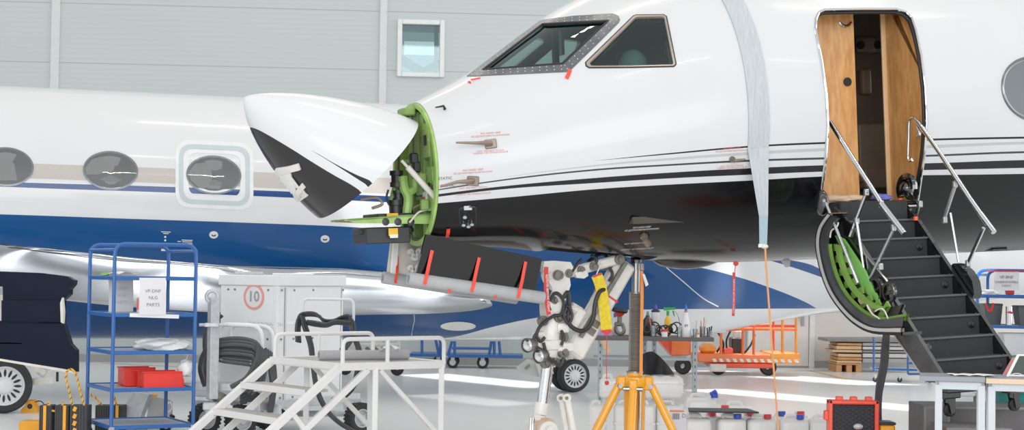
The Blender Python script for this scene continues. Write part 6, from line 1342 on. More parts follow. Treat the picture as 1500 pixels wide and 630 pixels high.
mb = MB(); q = o2 + V((0, 0, .22)); mb.cyl(q, q + V((0, 0, .05)), .018, 10); mb.prism([q + V((-.09, -.012, .09)), q + V((.05, -.012, .05)), q + V((.05, -.012, .09)), q + V((-.06, -.012, .11))], (0, .024, 0)); mb.prism([q + V((-.09, -.012, .1)), q + V((-.06, -.012, .1)), q + V((-.075, -.012, -.0)), q + V((-.09, -.012, .0))], (0, .024, 0)); part('spray_trigger', mb, m_bcap, t)
m_lil = M('box_lilac', (150, 170, 220), .6, rgb2=(170, 150, 210), scale=10); m_card = M('cardboard', (206, 172, 142), .8)
o = bt(884, .2); mb = MB(); mb.box(o + V((0, 0, .05)), (.22, .15, .10), None, .004); solo('glove_box', mb, m_lil, 'pale blue and lilac box at left end of the work bench', 'box')
mb = MB(); mb.box(o + V((.02, .2, .08)), (.2, .12, .16), None, .004); solo('cardboard_box', mb, m_card, 'small tan cardboard box behind the lilac box on bench', 'box')
mb = MB(); mb.prism([P(x, y, YB - .02) for x, y in [(878, 499), (887, 499), (896, 514), (890, 517)]], (0, .01, 0)); solo('cardboard_scrap', mb, m_card, 'tan cardboard scrap hanging below the left end of bench', 'cardboard')
# ================================================================== jerrycans
m_can = M('can_translucent', (236, 235, 232), .38, var=.06, scale=5, coat=.2); m_canin = M('can_liquid', (206, 206, 208), .4, var=.05); m_rcap = M('cap_red', (214, 44, 44), .4); m_bluecap = M('cap_cobalt', (38, 70, 190), .4)
def can_mesh(w_, d_, h_, neck=True):
    mb = MB(); mb.box((0, 0, h_ / 2), (w_, d_, h_), None, min(w_, d_) * .16, 3)
    for k_ in range(2): mb.box((0, 0, h_ * (.3 + .35 * k_)), (w_ + .008, d_ + .008, h_ * .05), None, .003)
    return mb
def jerrycan(px, pytop, Y, w_, h_, label, cap=None, capdx=.0, d_=None, z0=0.0, rz=0, tilt=None, group='translucent jerrycans'):
    x = P(px, pytop, Y).x; d_ = d_ or w_ * .9
    T = Matrix.Translation((x, Y + d_ / 2, z0)) @ Matrix.Rotation(rz, 4, 'Z')
    t_ = thing('jerrycan', label, 'jerrycan', mat=T, group=group); part('can_body', can_mesh(w_, d_, h_), m_can, t_, local=True)
    mb = MB(); mb.tube(fillet([(-w_ * .28, 0, h_ - .02), (-w_ * .28, 0, h_ + .028), (w_ * .12, 0, h_ + .028), (w_ * .12, 0, h_ - .02)], .03, 4), .015, 8); part('can_handle', mb, m_can, t_, local=True)
    if cap:
        mb = MB(); cx_ = capdx; mb.lathe([(0, -.01), (.03, -.01), (.03, .008), (0, .008)], (cx_, -d_ * .3, h_ + .0), (0, 0, 1), 18); mb.mi = 0
        mb2_ = MB(); mb2_.lathe([(.031, .0), (.033, .002), (.033, .034), (.03, .038), (0, .038)], (cx_, -d_ * .3, h_ + .004), (0, 0, 1), 18); c_ = part('can_cap', mb2_, cap, t_, local=True)
    return t_
def ztop(py, px, Y): return P(px, py, Y).z
YF = 14.6
h0 = ztop(612, 1040, YF)
for px, cap, dx, lb in [(1022, None, 0, 'white jerrycan under the left end of the black board'), (1073, m_bluecap, .05, 'white jerrycan with blue cap under right end of the black board'), (1117, m_rcap, .05, 'white jerrycan with red cap just left of the orange cord'), (1165, m_bluecap, .05, 'white jerrycan with blue cap just right of the orange cord'), (1208, None, 0, 'white jerrycan beside the red foam case')]:
    jerrycan(px, 612, YF, .245, h0 - .01, lb, cap, dx)
mb = None
for px, cap, lb in [(1100, m_rcap, 'white jerrycan with red cap in back row left of orange cord'), (1146, m_bluecap, 'white jerrycan with blue cap in back row behind the orange cord'), (1174, m_rcap, 'white jerrycan with red cap in back row right of orange cord'), (1044, m_rcap, 'white jerrycan with red cap in back row under the board')]:
    jerrycan(px, 608, YF + .42, .155, ztop(610, px, YF + .42) - .0, lb, cap, .0)
t = jerrycan(1028, 582, YF + .8, .275, ztop(584, 1028, YF + .8), 'white jerrycan with blue tap standing behind the black board', m_bluecap, .12)
mb = MB(); p = P(1041, 578, YF + .85); mb.cyl(p, p + V((.05, -.02, .03)), .022, 10); part('can_tap', mb, m_bluecap, t)
t = jerrycan(1083, 597, YF + .95, .30, ztop(596, 1083, YF + .95), 'wide low jerrycan with red tap behind the right end of board', None); mb = MB(); p = P(1057, 597, YF + .8); mb.cyl(p, p + V((.06, -.02, 0)), .024, 10); part('can_tap', mb, m_rcap, t)
mb = MB(); a, b = P(1009, 607, YF - .03), P(1108, 605, YF + .1); zz = h0 + .045; mb.prism([V((a.x, a.y, zz)), V((b.x, a.y - .02, zz)), V((b.x - .05, a.y + .35, zz)), V((a.x + .03, a.y + .35, zz))], (0, 0, .014)); solo('black_board', mb, m_rubber, 'thin black board lying across the white jerrycans', 'board')
for px, w_, lb in [(876, .15, 'white jerrycan behind the left leg of yellow jack'), (917, .19, 'white jerrycan hidden behind the middle leg of yellow jack'), (946, .16, 'white jerrycan behind the right leg of yellow jack')]:
    jerrycan(px, 595, 14.5, w_, ztop(594, px, 14.5), lb)
t = jerrycan(982, 592, 14.5, .225, ztop(594, 984, 14.5), 'white jerrycan with orange and white printed label beside the jack', None); o = P(993, 617, 14.5); mb = MB(); mb.box((o.x, 14.494, o.z), (.14, .004, .2)); lbm = part('can_label', mb, m_paper, t)
mb = MB(); mb.box((o.x - .01, 14.489, o.z + .085), (.12, .004, .014)); part('label_stripe', mb, m_orc, lbm); mb = MB()
for k_ in range(7): mb.box((o.x - .045 + .009 * k_, 14.489, o.z + .04), (.004 + .002 * (k_ % 2), .003, .05))
part('label_barcode', mb, m_ink, lbm); part('lettering', text_mb('D', .035, lambda u, v: V((o.x + .05 + u, 14.489, o.z + .045 + v))), m_ink, lbm)
zz = ztop(594, 984, 14.5) + .052
jerrycan(972, 550, 14.5, .35, ztop(551, 972, 14.5) - zz, 'large white jerrycan lying on top of the stack, black jacket over it', z0=zz); jerrycan(893, 560, 14.55, .16, ztop(556, 893, 14.5) - zz, 'white jerrycan on top of the stack left of yellow jack', z0=zz)
m_cloth = M('jacket_black', (22, 23, 26), .9, bump=.3, bscale=30)
c = P(962, 550, 14.62); mb = MB()
def jk(u, v):
    px = 938 + 50 * v; top = 515 + 2.0 * ((v - .35) * 5) ** 2 if v < .35 else 515 + 33 * ((v - .35) / .65) ** 1.4
    y = top + (549 - top) * u; fold = .03 * math.sin(v * 16 + 2 * u) * u + .012 * math.sin(v * 31)
    return (P(px, y, 14.55 + .16 * (1 - u) + fold), V((0, -1, 0)))
mb.sheet(jk, 14, 36, .03); solo('draped_jacket', mb, m_cloth, 'black jacket draped over the large jerrycan behind the jack', 'jacket', sharp=70)
# ================================================================== orange lift behind
m_or = M('lift_orange', (244, 108, 24), .4, coat=.3, var=.06); m_orr = M('lift_red_orange', (236, 72, 30), .4, coat=.3); m_ory = M('lift_yellow_orange', (252, 150, 16), .4, coat=.3)
YL = 26.6
lift = thing('access_lift', 'orange wheeled access lift with railings and white hazard dashes by the wall', 'lift', V((P(1080, 540, YL).x, YL, 0)))
def lbox(nm, x0, y0, x1, y1, dep, mt, Y=YL, bev=.015):
    a, b = P(x0, y0, Y), P(x1, y1, Y); mb = MB(); mb.box(((a.x + b.x) / 2, Y + dep / 2, (a.z + b.z) / 2), (abs(b.x - a.x), dep, abs(a.z - b.z)), None, bev); return part(nm, mb, mt, lift)
dk = lbox('lift_deck', 1022, 518, 1140, 532, 1.1, m_or); lbox('lift_deck', 1128, 517, 1172, 533, 1.1, m_ory, YL - .01); lbox('lift_chassis', 1040, 531, 1132, 540, .9, m_orr, YL + .05)
for k_ in range(13):
    x = 1043 + k_ * 10; mb = MB(); mb.prism([P(x + a, 528 + k_ * .1 + b, YL - .02) for a, b in [(0, -2.6), (5, -2.6), (7.5, 2.2), (2.5, 2.2)]], (0, .006, 0)); part('hazard_dash', mb, m_whl, dk)
part('lettering', text_mb('OCTOPUS', .075, lambda u, v: P(1035, 522, YL - .01) + V((u * .6, 0, v))), M('letter_dark_red', (170, 50, 24), .5), dk) if False else None
for px, mt in ((1056, m_or), (1088, m_or), (1104, m_or), (1146, m_ory), (1166, m_ory)):
    for dy_ in ((0, ) if px in (1056, 1104) else (0, )):
        mb = MB(); a = P(px, 519, YL + .03); mb.cyl(a, V((a.x, a.y, P(px, 463 if px > 1090 else 480, YL).z)), .022, 8); part('rail_post', mb, mt, lift)
mb = MB(); mb.tube([P(1052, 483, YL + .03), P(1110, 482, YL + .03), P(1168, 483, YL + .03)], .024, 8); part('guard_rail', mb, m_or, lift)
mb = MB(); mb.tube([P(1090, 477, YL + .9), P(1168, 478, YL + .9)], .022, 8); mb.cyl(P(1146, 515, YL + .9), P(1146, 465, YL + .9), .02, 8); mb.cyl(P(1133, 515, YL + .9), P(1133, 466, YL + .9), .02, 8); part('guard_rail', mb, m_orr, lift)
mb = MB(); mb.prism([P(x, y, YL + .2) for x, y in [(963, 497), (1012, 500), (1012, 520), (985, 522)]], (0, .7, 0)); part('engine_cover', mb, m_orr, lift); lbox('engine_cover', 984, 500, 1010, 521, .8, m_or, YL + .1)
lbox('operator_seat', 1028, 504, 1050, 520, .5, m_ory, YL + .1, .06); lbox('control_box', 1072, 495, 1090, 518, .4, m_box, YL + .3); lbox('control_box', 1076, 484, 1086, 497, .3, m_whl, YL + .4); lbox('pump_unit', 1060, 510, 1074, 519, .4, m_orr, YL + .2)
for pts in [[(1056, 519), (1060, 505), (1054, 490)], [(1066, 519), (1064, 500), (1070, 485)], [(1090, 518), (1100, 505), (1106, 490)], [(1050, 516), (1058, 500), (1050, 485)]]:
    mb = MB(); mb.tube(smooth([P(x, y, YL + .25) for x, y in pts], 5), .016, 8); part('hydraulic_hose', mb, m_rubber, lift)
for px in (1052, 1125, 1000):
    c = P(px, 538, YL + .2); mb = MB(); mb.lathe([(.04, -.07), (.11, -.07), (.13, -.05), (.13, .05), (.11, .07), (.04, .07)], (c.x, c.y, .13), (0, 1, 0), 20); part('lift_wheel', mb, m_rubber, lift)
lbox('wheel_fork', 1040, 533, 1064, 545, .1, m_gw, YL + .0)
# ================================================================== wood stack, sheets, blue flat trolleys
YW = 28.0; m_ply = M('plywood', (214, 176, 132), .7, var=.15, scale=8); m_ply2 = M('wood_orange', (196, 140, 90), .75, var=.2); m_shg = M('sheet_grey', (126, 124, 124), .55)
def wbox(nm, x0, y0, x1, y1, dep, mt, label, cat, Y=YW, group=None, dz=0):
    a, b = P(x0, y0, Y), P(x1, y1, Y); mb = MB(); mb.box(((a.x + b.x) / 2, Y + dep / 2, (a.z + b.z) / 2), (abs(b.x - a.x), dep, abs(a.z - b.z)), None, .004); return solo(nm, mb, mt, label, cat, group)
zf = P(1235, 545, YW).z
pal = thing('wooden_pallet', 'orange brown wooden pallet on the floor under plywood sheets', 'pallet', P(1250, 546, YW)); 
for nm, x0, y0, x1, y1 in [('pallet_deck', 1225, 532, 1262, 535), ('pallet_block', 1225, 535, 1233, 544), ('pallet_block', 1240, 535, 1248, 544), ('pallet_block', 1254, 535, 1262, 544)]:
    a, b = P(x0, y0, YW), P(x1, y1, YW); mb = MB(); zb2 = 0 if 'block' in nm else b.z; mb.box(((a.x + b.x) / 2, YW + .35, (a.z + zb2) / 2), (b.x - a.x, .7, a.z - zb2), None, .004); part(nm, mb, m_ply2, pal)
for k_, (x0, x1, y0, y1, mt, lb) in enumerate([(1226, 1262, 528.5, 532, m_ply, 'bottom plywood sheet on the pallet'), (1227, 1263, 523.5, 528, m_ply2, 'brown plywood sheet, second from the pallet'), (1228, 1262, 518.5, 523, m_ply, 'pale plywood sheet, third from the pallet'), (1219, 1263, 512.5, 516.5, m_ply, 'overhanging plywood sheet jutting left in the stack'), (1225, 1262, 507, 512, m_ply, 'thick plywood sheet near top of stack'), (1227, 1263, 502.5, 506.5, m_ply2, 'topmost plywood sheet below the grey panels')]):
    wbox('plywood_sheet', x0, y0, x1, y1, .7, mt, lb, 'sheet', YW, 'plywood sheets on the pallet')
m_shl = M('sheet_pale', (196, 194, 190), .55); m_shm = M('sheet_mid', (158, 156, 154), .55)
for y0, y1, mt, lb in [(525, 532, m_shm, 'mid grey slab at the bottom right of the plywood stack'), (518, 524.5, m_shl, 'pale grey slab in the right half of stack, second from bottom'), (513.5, 517.5, m_shg, 'dark grey slab in the right half of the stack'), (508, 513, m_shl, 'pale slab right of the thick plywood sheet'), (502.5, 507.5, m_shm, 'mid grey slab just under the long grey panel')]:
    wbox('grey_sheet', 1264, y0, 1335, y1, .65, mt, lb, 'sheet', YW - .02, 'grey slabs beside the plywood')
wbox('metal_sheet', 1211, 496, 1335, 502, .8, m_shg, 'long grey panel lying on top of the plywood stack', 'sheet', YW - .02)
mb = MB(); mb.prism([P(x, y, YW + .9) for x, y in [(1210, 494), (1330, 493), (1335, 506), (1222, 507)]], (0, .03, 0)); 
solo('metal_sheet', mb, M('sheet_light', (164, 162, 160), .5), 'light grey panel leaning on wall behind the plywood stack', 'sheet')
def flat_trolley(px0, px1, pyd, pyp, Y, label, posts, wpx):
    t_ = thing('platform_trolley', label, 'trolley', V(((P(px0, pyd, Y).x + P(px1, pyd, Y).x) / 2, Y + .3, 0)), group='blue flat trolleys')
    a, b = P(px0, pyd, Y), P(px1, pyd, Y); zD = max(a.z, .2); mb = MB(); mb.box(((a.x + b.x) / 2, Y + .35, zD), (b.x - a.x, .7, .05), None, .006); part('trolley_deck', mb, m_blue, t_)
    for x_, lean in posts:
        p = P(x_, pyp, Y); q = P(x_ + lean, pyd, Y); mb = MB(); mb.tube([V((q.x, Y + .02, zD)), V((p.x, Y + .02, p.z))], .024, 8); part('trolley_post', mb, m_blue, t_)
    for x_ in wpx:
        p = P(x_, pyd, Y); r_ = .095
        for dy_ in (.06, .6):
            mb = MB(); mb.lathe([(.02, -.025), (r_ * .9, -.025), (r_, 0), (r_ * .9, .025), (.02, .025)], (p.x, Y + dy_, r_), (0, 1, 0), 20); wv = part('caster_wheel', mb, m_rubber, t_); mb = MB(); mb.lathe([(0, -.03), (r_ * .55, -.03), (r_ * .55, .03), (0, .03)], (p.x, Y + dy_, r_), (0, 1, 0), 16); part('wheel_hub', mb, m_galv, wv)
            mb = MB(); mb.box((p.x, Y + dy_, (zD + r_) / 2 + .03), (.06, .07, zD - r_ - .02)); part('caster_fork', mb, m_galv, t_)
    return t_, zD
YT2 = 27.6
t, zD = flat_trolley(656, 766, 525, 500, YT2, 'blue flat trolley with an end frame far under the plane', [(662, -6), (666, 0), (720, -4), (724, 0), (731, 2)], (663, 707))
mb = MB(); a, b = P(662, 510, YT2), P(718, 510.5, YT2); mb.tube([V((a.x, YT2 + .02, a.z)), V((b.x, YT2 + .02, a.z))], .022, 8); part('trolley_rail', mb, m_blue, t)
t, zD = flat_trolley(600, 652, 524, 498, YT2 + .12, 'blue flat trolley further left, partly behind the white platform', [(618, 0), (638, 5), (645, 0)], (642,))
t = dup(t, P(1330, 545, 25.2) * 1.0, 0, 'blue flat trolley standing in front of the plywood stack') if False else None
t = thing('platform_trolley', 'slim blue frame trolley standing in front of the plywood stack', 'trolley', V((P(1320, 546, 25.4).x, 25.7, 0)), 'blue flat trolleys')
for q0, q1 in [((1280, 494), (1280, 545)), ((1330, 494), (1330, 548)), ((1349, 512), (1349, 548)), ((1278, 540), (1366, 543)), ((1330, 532), (1366, 532)), ((1330, 548), (1366, 548))]:
    mb = MB(); mb.tube([P(*q0, 25.4), P(*q1, 25.4)], .016, 8); part('frame_tube', mb, m_blue, t)
mb = MB(); mb.box(P(1322, 541, 25.7), (.88, .55, .02), None, .003); part('trolley_deck', mb, m_shelf, t)
for x_ in (1282, 1318, 1362):
    p = P(x_, 545, 25.45); mb = MB(); mb.lathe([(.01, -.015), (.035, -.015), (.04, 0), (.035, .015), (.01, .015)], (p.x, p.y, .04), (0, 1, 0), 16); wv = part('caster_wheel', mb, m_rubber, t); mb = MB(); mb.box((p.x, p.y, .085), (.03, .04, .06)); part('caster_fork', mb, m_galv, t)
# far white cart behind the platform
m_wc = M('far_cart_white', (222, 222, 220), .5)
t = thing('equipment_cart', 'white tubular cart of grey parts far behind the white platform', 'cart', V((P(545, 540, 25.5).x, 25.8, 0)))
for a, b in [((498, 505), (585, 505)), ((498, 515), (585, 515)), ((500, 500), (500, 535)), ((584, 500), (584, 540)), ((510, 505), (510, 535)), ((575, 505), (585, 535))]:
    mb = MB(); mb.tube([P(*a, 25.5), P(*b, 25.5)], .025, 8); part('cart_tube', mb, m_wc, t)
for x in (522, 536, 548, 558): mb = MB(); mb.beam(P(x, 509, 25.6), P(x + 8, 516, 25.6), .06, .05); part('cart_load', mb, m_shg, t)
for x in (506, 582): mb = MB(); p = P(x, 538, 25.5); mb.lathe([(.02, -.03), (.10, -.03), (.10, .03), (.02, .03)], (p.x, p.y, .1), (0, 1, 0), 18); part('caster_wheel', mb, m_rubber, t)
# ================================================================== right front: tables, boxes, case, second trolley
m_tt = M('table_grey', (138, 144, 152), .5, var=.05); m_tl = M('table_leg', (198, 204, 210), .4, var=.03); m_te = M('table_wood_edge', (222, 192, 158), .5)
TAN = math.radians(-14); tu = V((math.cos(TAN), math.sin(TAN), 0)); tv = V((-math.sin(TAN), math.cos(TAN), 0)); TR = Matrix.Rotation(TAN, 3, 'Z')
def along(p, px):
    d = ray(px, 552); return (d.x * p.y - d.y * p.x) / (d.y * tu.x - d.x * tu.y)
def table(x0, x1, o_, dep, label, mt, edge, legs):
    W_ = along(o_, x1) - along(o_, x0); s0 = o_ + tu * along(o_, x0); t_ = thing('work_table', label, 'table', V((s0.x, s0.y, 0)) + tu * (W_ / 2) + tv * (dep / 2), group='grey legged work tables'); zt_ = o_.z
    def bx_(u, v, z, sz, bev=.003): mb.box(V((s0.x, s0.y, 0)) + tu * u + tv * v + V((0, 0, z)), sz, TR, bev)
    mb = MB(); bx_(W_ / 2, dep / 2, zt_ - .015, (W_, dep, .03)); part('table_top', mb, mt, t_)
    if edge: mb = MB(); bx_(W_ / 2, -.004, zt_ - .016, (W_, .008, .03), 0); part('edge_strip', mb, edge, t_)
    l0, l1 = along(s0, legs[0]), along(s0, legs[1]); mb = MB()
    for v in (.05, dep - .05): bx_((l0 + l1) / 2, v, zt_ - .055, (l1 - l0, .04, .05))
    for u in (l0, l1): bx_(u, dep / 2, zt_ - .055, (.04, dep - .1, .05))
    part('table_frame', mb, m_tl, t_)
    for u in (l0, l1):
        for v in (.05, dep - .05): mb = MB(); bx_(u, v, (zt_ - .05) / 2, (.045, .045, zt_ - .05), .004); part('leg', mb, m_tl, t_)
    return t_, zt_
YQ = 10.75; oT = P(1347, 551, YQ)
t, zt1 = table(1347, 1443.5, oT, .42, 'grey topped work table in front of the stair foot', m_tt, None, (1375, 1438)); t, zt2 = table(1444.5, 1570, oT + V((0, 0, -.003)), .5, 'work table with pale wooden edge at the right frame edge', m_tt, m_te, (1453, 1560)); YQ = 10.7
a, b = P(1396, 551, YQ + .12), P(1452, 551, YQ + .2); mb = MB(); mb.grid(lambda u, v: V((a.x + (b.x - a.x) * u, YQ + .08 + .2 * v, zt1 + .004 + .005 * abs(math.sin(9 * u + 4 * v)))), 20, 6); solo('paper_sheets', mb, m_paper, 'loose white paper sheets lying on the grey table top', 'paper')
# tablet on a stand
t = thing('tablet_computer', 'white framed tablet standing tilted on the right-hand table', 'tablet', V((P(1490, 550, YQ + .2).x, YQ + .25, zt2)))
A0, A1 = P(1474, 549, YQ + .15), P(1490, 519, YQ + .22); A0.z = zt2 + .004; wv = V((.3, .0, .0)); mb = MB(); nn = (A1 - A0).cross(wv).normalized(); 
mb.prism([A0, A0 + wv, A1 + wv, A1], nn * .012); part('tablet_frame', mb, m_whl, t)
iv = A1 - A0; fr_ = -nn if nn.y > 0 else nn; q0 = A0 + iv * .07 + V((.02, 0, 0)) + fr_ * (.014 if nn.y < 0 else .002); mb = MB(); mb.add([q0, q0 + wv * .86, q0 + wv * .86 + iv * .85, q0 + iv * .85], [(0, 1, 2, 3)]); part('tablet_screen', mb, M('screen_dark', (62, 74, 70), .15), t)
mb = MB(); c = A1 + wv * .5; mb.beam(c - iv * .1, V((c.x, c.y + .14, zt2 + .004)), .08, .008); part('tablet_stand', mb, m_gd, t)
mb = MB(); mb.tube(smooth([V((P(x, 548, YQ + .1).x, YQ + .1 - .01 * k_, zt2 + .004 + h_)) for k_, (x, h_) in enumerate([(1476, .0), (1484, .018), (1492, .02), (1500, .0)])], 5), .003, 6); solo('white_cable', mb, m_tagw, 'thin white cable curling in front of the tablet', 'cable')
mb = MB(); p0, p1 = P(1469, 549, YQ + .28), P(1484, 524, YQ + .34); p0.z = zt2; mb.prism([p0, p0 + V((.1, 0, 0)), p1 + V((.1, 0, 0)), p1], (0, .02, 0)); solo('pink_folder', mb, M('folder_pink', (206, 130, 130), .7), 'pink folder leaning behind the tablet on the right table', 'folder')
# dark plywood boxes under and behind the tables
m_dk = M('film_ply_dark', (86, 82, 84), .5, var=.3, scale=5); m_dk2 = M('film_ply_side', (112, 108, 108), .5, var=.2, scale=5)
def dbox(x0, x1, pyt, Y, dep, label, z0=0.0):
    a, b = P(x0, pyt, Y), P(x1, pyt, Y); t_ = thing('transport_box', label, 'box', V(((a.x + b.x) / 2, Y + dep / 2, z0)), group='dark plywood boxes'); h_ = a.z - z0; mb = MB(); mb.box(((a.x + b.x) / 2, Y + dep / 2, z0 + h_ / 2), (b.x - a.x, dep, h_), None, .004); part('box_body', mb, m_dk, t_)
    mb = MB(); mb.box((a.x + .08, Y - .006, z0 + h_ / 2), (.155, .01, h_ - .02)); part('box_panel', mb, m_dk2, t_); mb = MB()
    for x_ in (a.x, a.x + .165, b.x): mb.box((x_, Y - .006, z0 + h_ / 2), (.016, .02, h_))
    mb.box(((a.x + b.x) / 2, Y - .004, z0 + h_ - .008), (b.x - a.x, .02, .016)); part('box_edge', mb, m_shg, t_); return t_
dbox(1355, 1560, 595, 12.1, .5, 'long dark plywood box on the floor behind the tables'); dbox(1388, 1480, 626.5, 11.4, .45, 'lower dark box standing in front of the long box')
m_teal2 = M('bin_teal', (24, 140, 132), .45)
a, b = P(1474, 571, 12.6), P(1545, 571, 12.6); mb = MB(); mb.lathe([(.0, .0), (.2, 0), (.24, a.z - .03), (.255, a.z - .03), (.255, a.z), (.235, a.z), (.2, .02), (0, .02)], (a.x + .24, 12.9, 0), (0, 0, 1), 28); t = thing('teal_bin', 'teal plastic bin behind the dark box at right edge', 'bin', V((a.x + .24, 12.9, 0))); part('bin_wall', mb, m_teal2, t)
for x0, x1, lb in [(1393, 1428, 'white storage box between the stair casters, left of the two'), (1430, 1458, 'white storage box between the stair casters, right of the two')]:
    a, b = P(x0, 576, 13.6), P(x1, 576, 13.6); mb = MB(); mb.box(((a.x + b.x) / 2, 13.75, a.z / 2), (b.x - a.x - .01, .3, a.z), None, .02, 2); t = thing('storage_box', lb, 'box', V(((a.x + b.x) / 2, 13.75, 0)), group='white boxes under the stair'); part('box_body', mb, m_bw, t)
    mb = MB(); mb.box(((a.x + b.x) / 2, 13.75, a.z - .01), (b.x - a.x + .005, .32, .03), None, .008); part('box_lid', mb, m_bw, t)
# red foam lined case
m_cs = M('case_red', (240, 76, 52), .45, coat=.2); m_fm = M('egg_foam', (66, 68, 74), .9)
Yc = 12.3; L0, L1 = P(1214, 586, Yc), P(1288, 586, Yc); wC = L1.x - L0.x; zt_ = L0.z; zbm = .22
t = thing('equipment_case', 'open red equipment case with grey egg-crate foam in its raised lid', 'case', V(((L0.x + L1.x) / 2, Yc - .1, 0)))
mb = MB(); mb.box(((L0.x + L1.x) / 2, Yc - .22, .11), (wC, .44, .22), None, .015); part('case_base', mb, m_cs, t)
mb = MB(); cz_ = (zt_ + zbm) / 2; hz = zt_ - zbm
for x_ in (L0.x + .015, L1.x - .015): mb.box((x_, Yc + .04, cz_), (.03, .1, hz), None, .008)
for z_ in (zt_ - .015, zbm + .015): mb.box(((L0.x + L1.x) / 2, Yc + .04, z_), (wC, .1, .03), None, .008)
mb.box(((L0.x + L1.x) / 2, Yc + .085, cz_), (wC, .012, hz)); part('case_lid', mb, m_cs, t)
mb = MB(); nx, nz = 13, 13; mb.grid(lambda u, v: V((L0.x + .03 + (wC - .06) * u, Yc + .03 - .02 * math.sin(u * nx * PI) ** 2 * math.sin((v * nz + (.5 if int(u * nx) % 2 else 0)) * PI) ** 2 * 1.6, zbm + .03 + (hz - .06) * v)), 78, 78); part('foam_liner', mb, m_fm, t)
for x_ in (.22, .5, .8): mb = MB(); mb.box((L0.x + wC * x_, Yc + .02, zt_ + .012), (.05, .05, .03), None, .006); part('case_latch', mb, m_cs, t)
for z_ in (.35, .75): mb = MB(); mb.box((L0.x - .012, Yc + .04, zbm + hz * z_), (.03, .06, .07), None, .006); part('case_latch', mb, m_cs if z_ > .5 else m_rubber, t)
mb = MB(); c = P(1257, 625, Yc - .15); mb.ball(c, .035, 12, (1, 1, .6)); solo('metal_disc', mb, m_galv, 'small pale metal cap on the edge of the red case', 'cap')
a = P(1289, 622, Yc); mb = MB(); mb.box((a.x + .05, Yc + .05, a.z / 2), (.10, .2, a.z), None, .01); t = thing('yellow_toolbox', 'yellow and black box on the floor beside the red case', 'box', V((a.x + .05, Yc + .05, 0))); part('box_body', mb, m_jy, t); mb = MB(); mb.box((a.x + .05, Yc + .05, a.z + .01), (.108, .21, .02), None, .005); part('box_lid', mb, m_box, t)
# second shelf trolley
Y2 = 18.6; o = P(1431, 600, Y2); o.z = 0; zs2 = [P(1440, y, Y2).z for y in (434, 478, 526, 566)]
tr2, T2 = shelf_trolley('blue tube shelf trolley at right with unserviceable parts sign', o, math.radians(-26), 1.1, .6, zs2, P(1450, 396, Y2).z, 'blue shelf trolleys')
def T2P(px, py, y=0.0):
    I = T2.inverted(); c = I @ CAM; d = I.to_3x3() @ ray(px, py); return T2 @ (c + d * ((y - c.y) / d.y))
a, b, c = T2P(1456.5, 398, -.03), T2P(1493, 398, -.03), T2P(1456.5, 425.5, -.03); t = thing('paper_sign', 'white sheet reading VP-BNF unserviceable parts taped to right trolley', 'sign', (a + b) / 2 + (c - a)); mb = MB(); mb.sheet(lambda u, v: (a.lerp(b, u) + (c - a) * v + (b - a).normalized().cross(V((0, 0, 1))) * (.012 * math.sin(v * PI)), V((0, -1, 0))), 6, 8, .002); part('paper_sheet', mb, m_paper, t)
for txt, f_, h_ in [('VP-BNF', .3, .032), ('UNSERVICEABLE', .56, .024), ('PARTS', .76, .024)]:
    sd_ = (b - a).normalized(); nn_ = sd_.cross(V((0, 0, 1))); q = a.lerp(b, .5) + (c - a) * f_ + nn_ * .018; part('lettering', text_mb(txt, h_, lambda u, v: q + sd_ * u + V((0, 0, v))), M('ink_dark', (88, 86, 92), .8) if f_ == .3 else bpy.data.materials['ink_dark'], t)
a, b = T2P(1446, 397, -.02), T2P(1520, 397.5, -.02); mb = MB(); mb.beam(a, b, .03, .012); solo('tape_strip', mb, m_hem, 'red tape strip along the top tube of the right trolley', 'tape')
def tub(px0, px1, py0, zi, label, mt, dy_=.28):
    a, b = T2P(px0, py0, dy_), T2P(px1, py0, dy_); zz_ = zs2[zi] + .012; h_ = a.z - zz_; w_ = b.x - a.x; cx_ = (a.x + b.x) / 2; cy_ = a.y + .0; t_ = thing('storage_tub', label, 'tub', V((cx_, cy_, zz_))); mb = MB(); d_ = .24; top = [V((cx_ + sx * w_ / 2, cy_ + sy * d_ / 2, zz_ + h_)) for sx, sy in ((-1, -1), (1, -1), (1, 1), (-1, 1))]; bot = [V((cx_ + sx * w_ * .42, cy_ + sy * d_ * .42, zz_)) for sx, sy in ((-1, -1), (1, -1), (1, 1), (-1, 1))]
    mb.wall2(bot, top); mb.add(bot, [(0, 1, 2, 3)]); part('tub_wall', mb, mt, t_); mb = MB(); mb.tube(fillet(top, .03, 3, True), .012, 8, True); part('tub_rim', mb, mt, t_)
m_tubg = M('tub_grey', (84, 88, 92), .5)
tub(1438, 1468, 446, 1, 'dark grey tub on the middle shelf of the right trolley', m_tubg); tub(1487, 1540, 449, 1, 'dark grey tub at right end of right trolley middle shelf', m_tubg)
tub(1466, 1510, 489, 2, 'white plastic tub on lower shelf of the right trolley', m_bw)
mb = MB(); mb.tube(smooth([T2P(x, y, .02) for x, y in [(1444, 444), (1447, 453), (1452, 455), (1455, 444)]], 5), .012, 8); solo('red_hook', mb, m_hem, 'bright red plastic hook on rim of the dark grey tub', 'hook')
a, b = T2P(1478, 476, .08), T2P(1479, 449, .08); a.z = zs2[1] + .014; mb = MB(); mb.cyl(a, V((a.x, a.y, b.z)), .036, 18); t = thing('metal_tube', 'upright silver tube between tubs on the right trolley', 'tube', a); part('tube_body', mb, m_chrome, t); mb = MB(); mb.lathe([(.038, 0), (.038, .025)], V((a.x, a.y, a.z + .13)), (.2, 0, 1), 18); part('tube_band', mb, m_hem, t)
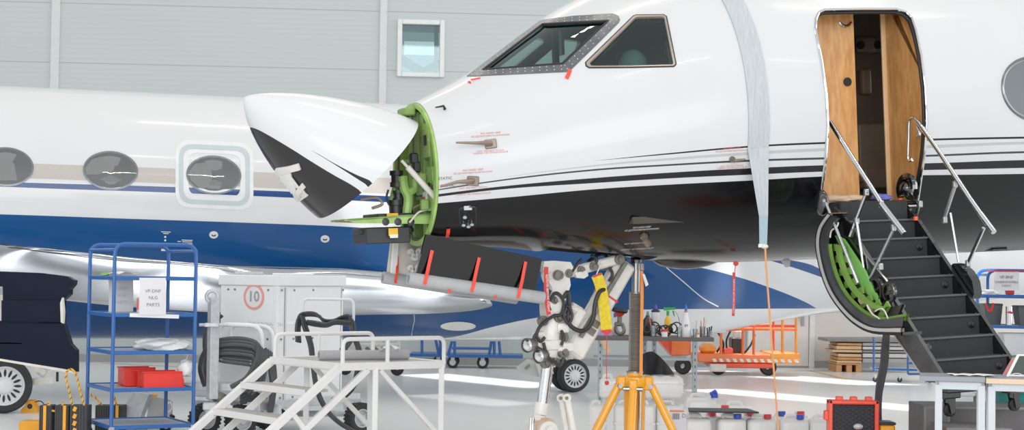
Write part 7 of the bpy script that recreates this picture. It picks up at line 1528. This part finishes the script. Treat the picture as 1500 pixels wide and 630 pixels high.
a = T2P(1480, 432, .2); a.z = zs2[0] + .01; mb = MB(); mb.grid(lambda u, v: a + V((-.05 + .10 * u, .05 * v, .05 * (1 - abs(2 * u - 1)) + .05)), 6, 3); mb.box(a + V((0, .02, .045)), (.09, .06, .07), None, .01); solo('red_pouch', mb, m_hem, 'red pouch on upper shelf of the right trolley', 'pouch')
mb = lump(T2P(1446, 432, .25) + V((0, 0, .0)), .12, .08, .03, 8, 10); 
for v_ in mb.v: pass
zmin = min(v_.z for v_ in mb.v)
for v_ in mb.v: v_.z += zs2[0] + .01 - zmin
solo('plastic_bag', mb, m_plast, 'crumpled clear bag on upper shelf of the right trolley', 'bag', sharp=60)
mb = lump(T2P(1490, 474, .1), .07, .06, .02, 9, 10); zmin = min(v_.z for v_ in mb.v)
for v_ in mb.v: v_.z += zs2[2] + .01 - zmin
solo('green_cloth', mb, M('cloth_green', (70, 150, 120), .8), 'small green and white cloth on lower shelf of the right trolley', 'cloth', sharp=60)
# things lying on the cabin sill
m_tan = M('cloth_tan', (206, 176, 148), .85, bump=.3, bscale=20); m_bl = M('cloth_blue', (96, 104, 186), .85, bump=.3, bscale=20)
for q, mt, sx, lb in [((1228, 289), m_tan, .10, 'crumpled tan cloth on the cabin door sill'), ((1252, 287), m_tan, .085, 'second tan cloth further right on the cabin door sill'), ((1292, 288), m_bl, .08, 'crumpled blue cloth on the cabin door sill')]:
    c = Jw(V((JY(*q, .98).x, .97, -.748))); mb = lump(c, sx, .05, .025, int(q[0]), 12); solo('cleaning_cloth', mb, mt, lb, 'cloth', sharp=70)
# torque link left on the floor under the axle
t = thing('torque_link', 'pair of white link arms hanging free beside the nose leg', 'link', P(838, 640, 13.1))
for x0, x1, Y in ((822, 832, 13.1), (831, 843, 13.05)):
    a = P(x0, 583, Y); b = P(x1, 645, Y); mb = MB(); mb.beam(a, b, .045, .03, (0, 1, 0), .008); mb.lathe([(.012, -.02), (.032, -.02), (.032, .02), (.012, .02)], a, (.2, 1, 0), 16); part('link_arm', mb, m_gw, t); mb = MB(); mb.lathe([(0, -.026), (.014, -.026), (.014, .026), (0, .026)], a, (.2, 1, 0), 12); part('link_pin', mb, m_gd, t)
